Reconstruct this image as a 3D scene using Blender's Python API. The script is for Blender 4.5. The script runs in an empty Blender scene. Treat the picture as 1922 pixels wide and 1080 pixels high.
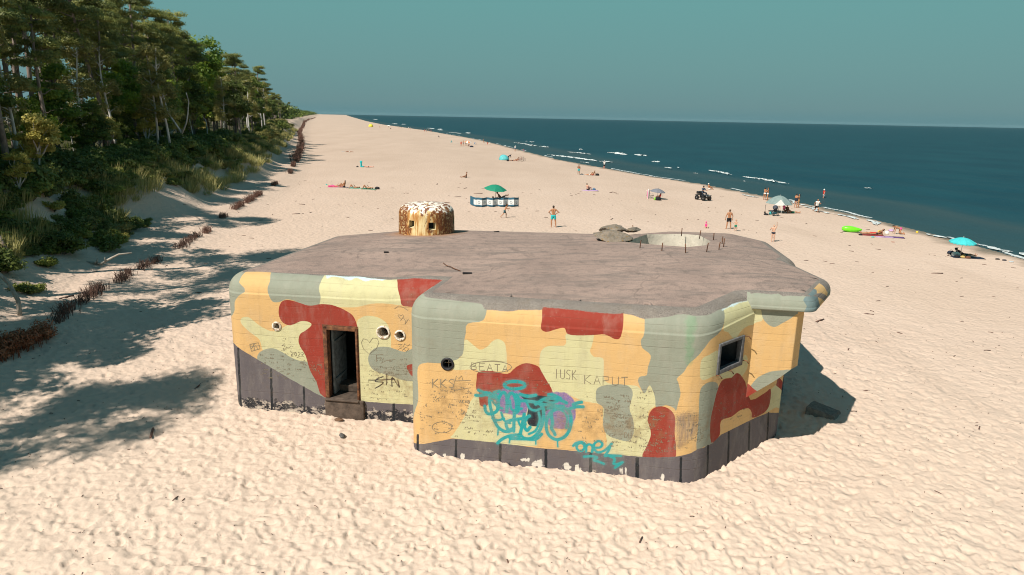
import bpy, bmesh, math, random
import numpy as np
from mathutils import Vector, Matrix, geometry
from mathutils.bvhtree import BVHTree

# ------------------------------------------------------------------ camera, sky, sun, exposure
scene = bpy.context.scene
COL = scene.collection
PITCH = math.radians(13.995); ROLL = math.atan(0.0198); CAM_H = 9.0
cam_data = bpy.data.cameras.new("camera")
cam_data.lens = 23.994; cam_data.sensor_width = 36.0
cam_data.clip_start = 0.1; cam_data.clip_end = 40000
cam = bpy.data.objects.new("camera", cam_data); COL.objects.link(cam)
_up0 = Vector((0, math.sin(PITCH), math.cos(PITCH))); _x = Vector((1, 0, 0))
_r = _x * math.cos(ROLL) + _up0 * math.sin(ROLL)
_u = -_x * math.sin(ROLL) + _up0 * math.cos(ROLL)
_b = _r.cross(_u)
cam.matrix_world = Matrix(((_r.x, _u.x, _b.x, 0), (_r.y, _u.y, _b.y, 0), (_r.z, _u.z, _b.z, CAM_H), (0, 0, 0, 1)))
scene.camera = cam

SUN_EL = math.radians(49); SUN_AZ = math.radians(224)      # azimuth clockwise from +Y: behind the camera, to the left
sun_dir = Vector((math.sin(SUN_AZ) * math.cos(SUN_EL), math.cos(SUN_AZ) * math.cos(SUN_EL), math.sin(SUN_EL)))
sun_data = bpy.data.lights.new("sun", 'SUN'); sun_data.energy = 5.0; sun_data.angle = math.radians(0.5)
sun_data.color = (1.0, 0.93, 0.83)
sun = bpy.data.objects.new("sun", sun_data); COL.objects.link(sun)
sun.rotation_euler = sun_dir.to_track_quat('Z', 'Y').to_euler(); sun.location = (-60, -80, 120)

SKY_STRENGTH = 0.055
world = bpy.data.worlds.new("World"); scene.world = world; world.use_nodes = True
wt = world.node_tree; wt.nodes.clear()
w_out = wt.nodes.new("ShaderNodeOutputWorld"); w_bg = wt.nodes.new("ShaderNodeBackground")
w_sky = wt.nodes.new("ShaderNodeTexSky"); w_sky.sky_type = 'NISHITA'; w_sky.sun_disc = False
w_sky.sun_elevation = SUN_EL; w_sky.sun_rotation = SUN_AZ
w_sky.air_density = 1.0; w_sky.dust_density = 1.2; w_sky.ozone_density = 1.0
w_tint = wt.nodes.new("ShaderNodeMix"); w_tint.data_type = 'RGBA'; w_tint.blend_type = 'MULTIPLY'
w_tint.inputs[0].default_value = 1.0
w_bw = wt.nodes.new("ShaderNodeHueSaturation"); w_bw.inputs['Saturation'].default_value = 0.30
w_tint.inputs[7].default_value = (0.255, 0.72, 0.76, 1)        # a teal summer sky
wt.links.new(w_sky.outputs[0], w_bw.inputs['Color'])
wt.links.new(w_bw.outputs[0], w_tint.inputs[6])
w_tc = wt.nodes.new("ShaderNodeTexCoord"); w_sep = wt.nodes.new("ShaderNodeSeparateXYZ"); w_ramp = wt.nodes.new("ShaderNodeValToRGB")
wt.links.new(w_tc.outputs['Generated'], w_sep.inputs[0]); wt.links.new(w_sep.outputs[2], w_ramp.inputs[0])
_stops = [(0.0, (.090, .200, .226)), (.018, (.125, .222, .232)), (.07, (.128, .252, .252)), (.17, (.118, .288, .282)), (.24, (.098, .255, .275)), (.5, (.070, .185, .240)), (1.0, (.052, .130, .190))]
while len(w_ramp.color_ramp.elements) < len(_stops): w_ramp.color_ramp.elements.new(.5)
for _e, (_p, _c) in zip(w_ramp.color_ramp.elements, _stops): _e.position = _p; _e.color = tuple(v / SKY_STRENGTH * .12 for v in _c) + (1,)
w_air = wt.nodes.new("ShaderNodeMix"); w_air.data_type = 'RGBA'; w_air.inputs[0].default_value = .9     # hazy summer air over the blue of the sky texture
w_mul = wt.nodes.new("ShaderNodeMix"); w_mul.data_type = 'RGBA'; w_mul.blend_type = 'MULTIPLY'; w_mul.inputs[0].default_value = 1; w_mul.inputs[7].default_value = (8.333, 8.333, 8.333, 1)
wt.links.new(w_ramp.outputs[0], w_mul.inputs[6]); wt.links.new(w_tint.outputs[2], w_air.inputs[6]); wt.links.new(w_mul.outputs[2], w_air.inputs[7])
wt.links.new(w_air.outputs[2], w_bg.inputs[0])
w_bg.inputs[1].default_value = SKY_STRENGTH
wt.links.new(w_bg.outputs[0], w_out.inputs[0])
scene.view_settings.view_transform = 'Standard'; scene.view_settings.look = 'None'
scene.view_settings.exposure = 0.35; scene.view_settings.gamma = 1.0
scene.cycles.filter_width = 1.05; scene.cycles.max_bounces = 6; scene.cycles.transparent_max_bounces = 8
random.seed(7); RNG = np.random.default_rng(7)

# ------------------------------------------------------------------ helpers
def tag(o, label=None, cat=None, group=None, kind=None):
    if label: o['label'] = label
    if cat: o['category'] = cat
    if group: o['group'] = group
    if kind: o['kind'] = kind
    return o

def empty(name, loc=(0, 0, 0), rz=0.0, label=None, cat=None, group=None, scale=1.0):
    o = bpy.data.objects.new(name, None); COL.objects.link(o)
    o.location = loc; o.rotation_euler = (0, 0, rz); o.scale = (scale,) * 3
    o.empty_display_size = 0.2
    return tag(o, label, cat, group)

def mesh_obj(name, verts, faces, material=None, parent=None, smooth=False):
    me = bpy.data.meshes.new(name)
    me.from_pydata([tuple(map(float, v)) for v in verts], [], [tuple(map(int, f)) for f in faces]); me.update()
    o = bpy.data.objects.new(name, me); COL.objects.link(o)
    for m in (material if isinstance(material, (list, tuple)) else [material]):
        if m: me.materials.append(m)
    if parent: o.parent = parent
    if smooth: me.polygons.foreach_set('use_smooth', [True] * len(me.polygons))
    return o

def grid_mesh(name, P, keep=None, flip=False, smooth=True):
    """P: (n, m, 3) array of points -> mesh of quads; keep: (n-1, m-1) mask"""
    n, m = P.shape[:2]
    idx = np.arange(n * m).reshape(n, m)
    q = np.stack([idx[:-1, :-1], idx[1:, :-1], idx[1:, 1:], idx[:-1, 1:]], -1)
    q = q[keep] if keep is not None else q.reshape(-1, 4)
    if flip: q = q[:, ::-1]
    me = bpy.data.meshes.new(name)
    me.vertices.add(n * m); me.vertices.foreach_set('co', P.reshape(-1).astype(np.float32))
    me.loops.add(q.size); me.loops.foreach_set('vertex_index', q.reshape(-1).astype(np.int32))
    me.polygons.add(len(q)); me.polygons.foreach_set('loop_start', np.arange(0, q.size, 4, dtype=np.int32))
    me.update(calc_edges=True)
    if smooth: me.polygons.foreach_set('use_smooth', np.ones(len(q), bool))
    me.validate()
    return me

def add_attr(me, name, arr):
    a = me.attributes.new(name, 'FLOAT', 'POINT'); a.data.foreach_set('value', np.asarray(arr, np.float32).reshape(-1))

class MB:
    """collects closed shapes and links them as one mesh object"""
    def __init__(self): self.v = []; self.f = []; self.m = []
    def add(self, vs, fs, mi=0):
        k = len(self.v); self.v += [tuple(p) for p in vs]; self.f += [tuple(i + k for i in f) for f in fs]; self.m += [mi] * len(fs); return self
    def box(self, c, s, rot=None, bev=0.0, mi=0):
        x, y, z = (d / 2 for d in s); R = rot or Matrix.Identity(3)
        b = min(bev, x * .9, y * .9, z * .9)
        if b <= 0:
            vs = [R @ Vector((sx * x, sy * y, sz * z)) + Vector(c) for sx in (-1, 1) for sy in (-1, 1) for sz in (-1, 1)]
            return self.add(vs, [(0, 1, 3, 2), (4, 6, 7, 5), (0, 4, 5, 1), (2, 3, 7, 6), (0, 2, 6, 4), (1, 5, 7, 3)], mi)
        bm = bmesh.new(); bmesh.ops.create_cube(bm, size=1)
        for v in bm.verts: v.co = Vector((v.co.x * 2 * x, v.co.y * 2 * y, v.co.z * 2 * z))
        bmesh.ops.bevel(bm, geom=bm.edges[:], offset=b, segments=2, affect='EDGES', profile=.6)
        bm.verts.ensure_lookup_table(); bm.verts.index_update()
        self.add([R @ v.co + Vector(c) for v in bm.verts], [[v.index for v in f.verts] for f in bm.faces], mi); bm.free(); return self
    def tube(self, pts, rad, n=8, mi=0, cap=True):
        pts = [Vector(p) for p in pts]
        rad = [rad] * len(pts) if isinstance(rad, (int, float)) else rad
        vs = []; fs = []; prev = None
        for i, p in enumerate(pts):
            t = (pts[min(i + 1, len(pts) - 1)] - pts[max(i - 1, 0)]); t = t.normalized() if t.length > 1e-9 else Vector((0, 0, 1))
            if prev is None:
                a = Vector((0, 0, 1)).cross(t)
                if a.length < .1: a = Vector((1, 0, 0)).cross(t)
            else: a = prev - t * prev.dot(t)
            a.normalize(); prev = a; b = t.cross(a)
            vs += [p + (a * math.cos(2 * math.pi * k / n) + b * math.sin(2 * math.pi * k / n)) * rad[i] for k in range(n)]
        for i in range(len(pts) - 1):
            for k in range(n):
                fs.append((i * n + k, i * n + (k + 1) % n, (i + 1) * n + (k + 1) % n, (i + 1) * n + k))
        if cap: fs += [tuple(range(n))[::-1], tuple(range((len(pts) - 1) * n, len(pts) * n))]
        return self.add(vs, fs, mi)
    def capsule(self, a, b, ra, rb, n=10, mi=0):
        a = Vector(a); b = Vector(b); d = b - a; L = d.length
        t = d.normalized() if L > 1e-6 else Vector((0, 0, 1))
        pts = []; rr = []
        for k in range(4):
            an = math.pi / 2 * (k / 4.0); pts.append(a - t * ra * math.cos(an)); rr.append(max(ra * math.sin(an), ra * .05))
        pts.append(a); rr.append(ra); pts.append(b); rr.append(rb)
        for k in range(4):
            an = math.pi / 2 * ((k + 1) / 4.0); pts.append(b + t * rb * math.sin(an)); rr.append(max(rb * math.cos(an), rb * .05))
        if L < 1e-6: del pts[5]; del rr[5]
        return self.tube(pts, rr, n, mi)
    def ball(self, c, r, n=10, mi=0):
        rx, ry, rz = (r,) * 3 if isinstance(r, (int, float)) else r
        vs = []; fs = []; m = max(4, n // 2 + 1)
        for i in range(m + 1):
            th = math.pi * (i + .0001) / (m + .0002)
            for k in range(n):
                ph = 2 * math.pi * k / n
                vs.append((c[0] + rx * math.sin(th) * math.cos(ph), c[1] + ry * math.sin(th) * math.sin(ph), c[2] + rz * math.cos(th)))
        for i in range(m):
            for k in range(n): fs.append((i * n + k, (i + 1) * n + k, (i + 1) * n + (k + 1) % n, i * n + (k + 1) % n))
        return self.add(vs, fs, mi)
    def build(self, name, material, parent=None, smooth=True):
        o = mesh_obj(name, self.v, self.f, material, parent, smooth)
        if any(self.m): o.data.polygons.foreach_set('material_index', self.m)
        return o

# value noise on a lattice (numpy), smooth, in -1..1
_T = np.random.default_rng(11).random((256, 256)) * 2 - 1
def vnoise(x, y, s=0):
    x = np.asarray(x, float) + s * 17.31; y = np.asarray(y, float) + s * 9.17
    xi = np.floor(x).astype(int); yi = np.floor(y).astype(int); fx = x - xi; fy = y - yi
    fx = fx * fx * fx * (fx * (fx * 6 - 15) + 10); fy = fy * fy * fy * (fy * (fy * 6 - 15) + 10)
    g = lambda a, b: _T[a & 255, b & 255]
    return (g(xi, yi) * (1 - fx) + g(xi + 1, yi) * fx) * (1 - fy) + (g(xi, yi + 1) * (1 - fx) + g(xi + 1, yi + 1) * fx) * fy
def smooth(t): t = np.clip(t, 0, 1); return t * t * (3 - 2 * t)

# ------------------------------------------------------------------ materials
class NT:
    """tiny node-tree helper"""
    def __init__(self, name):
        self.m = bpy.data.materials.new(name); self.m.use_nodes = True; self.t = self.m.node_tree; self.b = self.t.nodes['Principled BSDF']
    def n(self, typ, **kw):
        x = self.t.nodes.new(typ)
        for k, v in kw.items(): setattr(x, k, v)
        return x
    def l(self, a, b): self.t.links.new(a, b)
    def put(self, sock, v):
        if isinstance(v, (int, float)): sock.default_value = v
        elif isinstance(v, (tuple, list)): sock.default_value = tuple(v) + ((1,) if len(v) == 3 and sock.type == 'RGBA' else ())
        else: self.l(v, sock)
    def math(self, op, a, b=0.0, c=None, clamp=False):
        x = self.n('ShaderNodeMath', operation=op, use_clamp=clamp); self.put(x.inputs[0], a); self.put(x.inputs[1], b)
        if c is not None: self.put(x.inputs[2], c)
        return x.outputs[0]
    def mix(self, f, a, b, blend='MIX'):
        x = self.n('ShaderNodeMix', data_type='RGBA', blend_type=blend); self.put(x.inputs[0], f); self.put(x.inputs[6], a); self.put(x.inputs[7], b); return x.outputs[2]
    def coord(self, which='Object'): return self.n('ShaderNodeTexCoord').outputs[which]
    def noise(self, vec=None, scale=5.0, detail=4.0, rough=.5, dist=0.0):
        x = self.n('ShaderNodeTexNoise'); x.inputs['Scale'].default_value = scale; x.inputs['Detail'].default_value = detail
        x.inputs['Roughness'].default_value = rough; x.inputs['Distortion'].default_value = dist
        if vec is not None: self.l(vec, x.inputs['Vector'])
        return x.outputs[0]
    def mapping(self, vec, scale=(1, 1, 1), rot=(0, 0, 0)):
        x = self.n('ShaderNodeMapping'); self.l(vec, x.inputs[0]); x.inputs['Scale'].default_value = scale; x.inputs['Rotation'].default_value = rot; return x.outputs[0]
    def ramp(self, f, stops, interp='LINEAR'):
        x = self.n('ShaderNodeValToRGB'); self.l(f, x.inputs[0]); e = x.color_ramp.elements; x.color_ramp.interpolation = interp
        while len(e) < len(stops): e.new(.5)
        for el, (p, c) in zip(e, stops): el.position = p; el.color = tuple(c) + ((1,) if len(c) == 3 else ())
        return x.outputs[0]
    def rng(self, f, a, b, c=0., d=1.):
        x = self.n('ShaderNodeMapRange'); self.l(f, x.inputs[0])
        for i, v in enumerate((a, b, c, d)): x.inputs[1 + i].default_value = v
        return x.outputs[0]
    def attr(self, name): return self.n('ShaderNodeAttribute', attribute_name=name).outputs['Fac']
    def bump(self, h, strength=.3, dist=.05, nrm=None):
        x = self.n('ShaderNodeBump'); x.inputs['Strength'].default_value = strength; x.inputs['Distance'].default_value = dist; self.l(h, x.inputs['Height'])
        if nrm is not None: self.l(nrm, x.inputs['Normal'])
        return x.outputs[0]
    def done(self, color=None, rough=None, normal=None, **kw):
        if color is not None: self.put(self.b.inputs['Base Color'], color)
        if rough is not None: self.put(self.b.inputs['Roughness'], rough)
        if normal is not None: self.l(normal, self.b.inputs['Normal'])
        for k, v in kw.items(): self.put(self.b.inputs[k.replace('_', ' ')], v)
        return self.m

_mc = {}
def plain(name, color, rough=.7, var=.18, scale=9.0, metallic=0.0, spec=.3, bump=.12):
    """a procedural material with slight colour and surface variation"""
    if name in _mc: return _mc[name]
    t = NT(name); c = t.coord(); f = t.noise(c, scale, 4, .6)
    a = tuple(v * (1 - var) for v in color); b = tuple(min(1, v * (1 + var)) for v in color)
    t.done(t.mix(t.rng(f, .3, .7), a, b), rough, t.bump(t.noise(c, scale * 4, 3), bump, .02), Metallic=metallic)
    t.b.inputs['Specular IOR Level'].default_value = spec
    _mc[name] = t.m; return t.m
# ------------------------------------------------------------------ bunker plan (metres, seen from above)
def fillet_path(pts, closed=True):
    """pts: (x, y, radius, spacing of the segment that follows) -> samples with outward normals and running length"""
    n = len(pts); XY = np.array([p[:2] for p in pts], float); out = []; nor = []
    rng = range(n)
    ends = []
    for i in rng:
        p = XY[i]
        if not closed and i in (0, n - 1):
            ends.append((p, p, None)); continue
        a = XY[i - 1] - p; b = XY[(i + 1) % n] - p
        a /= np.linalg.norm(a); b /= np.linalg.norm(b)
        ang = np.arccos(np.clip(a @ b, -1, 1)); R = pts[i][2]; d = R / np.tan(ang / 2)
        ends.append((p + a * d, p + b * d, (a, b, ang, R)))
    for i in rng:
        s, e, g = ends[i]
        if g is not None:
            a, b, ang, R = g
            cen = XY[i] + (a + b) / np.linalg.norm(a + b) * (R / np.sin(ang / 2))
            cross = (-a)[0] * b[1] - (-a)[1] * b[0]            # >0: convex for a counter-clockwise outline
            if R < .05:
                n1 = np.array([-a[1], a[0]]); n2 = np.array([b[1], -b[0]])
                m = (n1 + n2) / (1 + n1 @ n2); out.append(XY[i]); nor.append(m)
            else:
                a0 = np.arctan2(*(s - cen)[::-1]); a1 = np.arctan2(*(e - cen)[::-1]); da = (a1 - a0 + np.pi) % (2 * np.pi) - np.pi
                k = max(4, int(abs(da) * R / min(pts[i][3], pts[i - 1][3], .08)))
                for j in range(k + 1):
                    t = a0 + da * j / k; v = np.array([np.cos(t), np.sin(t)]); out.append(cen + R * v); nor.append(v if cross > 0 else -v)
        else:
            q = XY[i + 1] - XY[i] if i == 0 else XY[i] - XY[i - 1]; q /= np.linalg.norm(q); out.append(XY[i]); nor.append(np.array([q[1], -q[0]]))
        if i == n - 1 and not closed: break
        q0 = ends[i][1]; q1 = ends[(i + 1) % n][0]; L = np.linalg.norm(q1 - q0); dr = (q1 - q0) / L
        k = max(1, int(L / pts[i][3]))
        for j in range(1, k): out.append(q0 + dr * L * j / k); nor.append(np.array([dr[1], -dr[0]]))
    out = np.array(out); nor = np.array(nor)
    if closed: out = np.vstack([out, out[:1]]); nor = np.vstack([nor, nor[:1]])
    u = np.concatenate([[0], np.cumsum(np.linalg.norm(np.diff(out, axis=0), axis=1))])
    return out, nor, u

DS = .03
WALL_PLAN = [(-8.80, 19.87, .62, DS), (-2.40, 18.93, 0, .06), (-2.80, 17.10, .62, DS), (4.72, 15.74, 1.0, DS), (7.98, 18.72, .5, DS), (8.55, 20.9, 0, .06),
             (9.42, 22.0, .6, .06), (9.80, 25.3, .7, .3), (8.9, 27.3, .8, .3), (-4.9, 28.6, .9, .3), (-7.35, 27.1, .9, .2)]
SLAB_PLAN = [(5.6, 17.3, 0, DS), (6.30, 17.17, 0, DS), (7.80, 16.93, .36, DS), (9.12, 18.95, .36, DS), (8.95, 21.7, .36, .1), (7.8, 23.4, 0, .1)]
WING_PLAN = [(6.1, 17.33, 0, DS), (7.46, 17.11, .05, DS), (7.80, 17.52, .05, DS), (8.3, 20.6, .05, .1), (8.0, 21.2, 0, .1)]
Z_EAVE = 3.72; R_EAVE = .56; Z_ROOF = Z_EAVE + R_EAVE

def profile(z0, dz, r, n_arc=18, zr=Z_EAVE):
    z = np.arange(z0, zr, dz); d = np.zeros_like(z); v = z.copy()
    a = np.linspace(0, np.pi / 2, n_arc)
    return (np.concatenate([d, r * (1 - np.cos(a))]), np.concatenate([z, zr + r * np.sin(a)]), np.concatenate([v, zr + r * a]))

def lift(P):
    L = np.interp(P[..., 0], [-9, -3.6, -2.5, 4.6, 6.3, 12], [0, .05, .17, .22, .42, .42]); t = np.clip((P[..., 2] - 2.2) / 1.5, 0, 1)
    P[..., 2] += L * t * t * (3 - 2 * t); return P

def wall_grid():
    p, n, u = fillet_path(WALL_PLAN); d, z, v = profile(-.6, .03, R_EAVE)
    P = np.zeros((len(u), len(z), 3)); P[..., :2] = p[:, None] - n[:, None] * d[None, :, None]; P[..., 2] = z
    U, V = np.meshgrid(u, v, indexing='ij'); return lift(P), U, V
def slab_grid():
    p, n, u = fillet_path(SLAB_PLAN, False); d, z, v = profile(Z_EAVE + .13, .03, .34, zr=Z_ROOF - .34)
    d = np.concatenate([[.9, .5], d]); z = np.concatenate([[z[0]] * 2, z]); v = np.concatenate([[v[0] - .9, v[0] - .5], v])
    P = np.zeros((len(u), len(z), 3)); P[..., :2] = p[:, None] - n[:, None] * d[None, :, None]; P[..., 2] = z
    U, V = np.meshgrid(u, v, indexing='ij'); return lift(P), U, V
def wing_grid():
    p, n, u = fillet_path(WING_PLAN, False)
    key = np.array([1.50, 2.58, 2.55, 2.0, 1.6]); ku = np.concatenate([[0], np.cumsum(np.linalg.norm(np.diff(np.array([q[:2] for q in WING_PLAN]), axis=0), axis=1))])
    zb = np.interp(u, ku, key); t = np.linspace(0, 1, 80)
    P = np.zeros((len(u), len(t), 3)); P[..., :2] = p[:, None]; P[..., 2] = zb[:, None] + (3.86 - zb[:, None]) * t
    U = np.repeat(u[:, None], len(t), 1); V = P[..., 2].copy(); return lift(P), U, V
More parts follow.
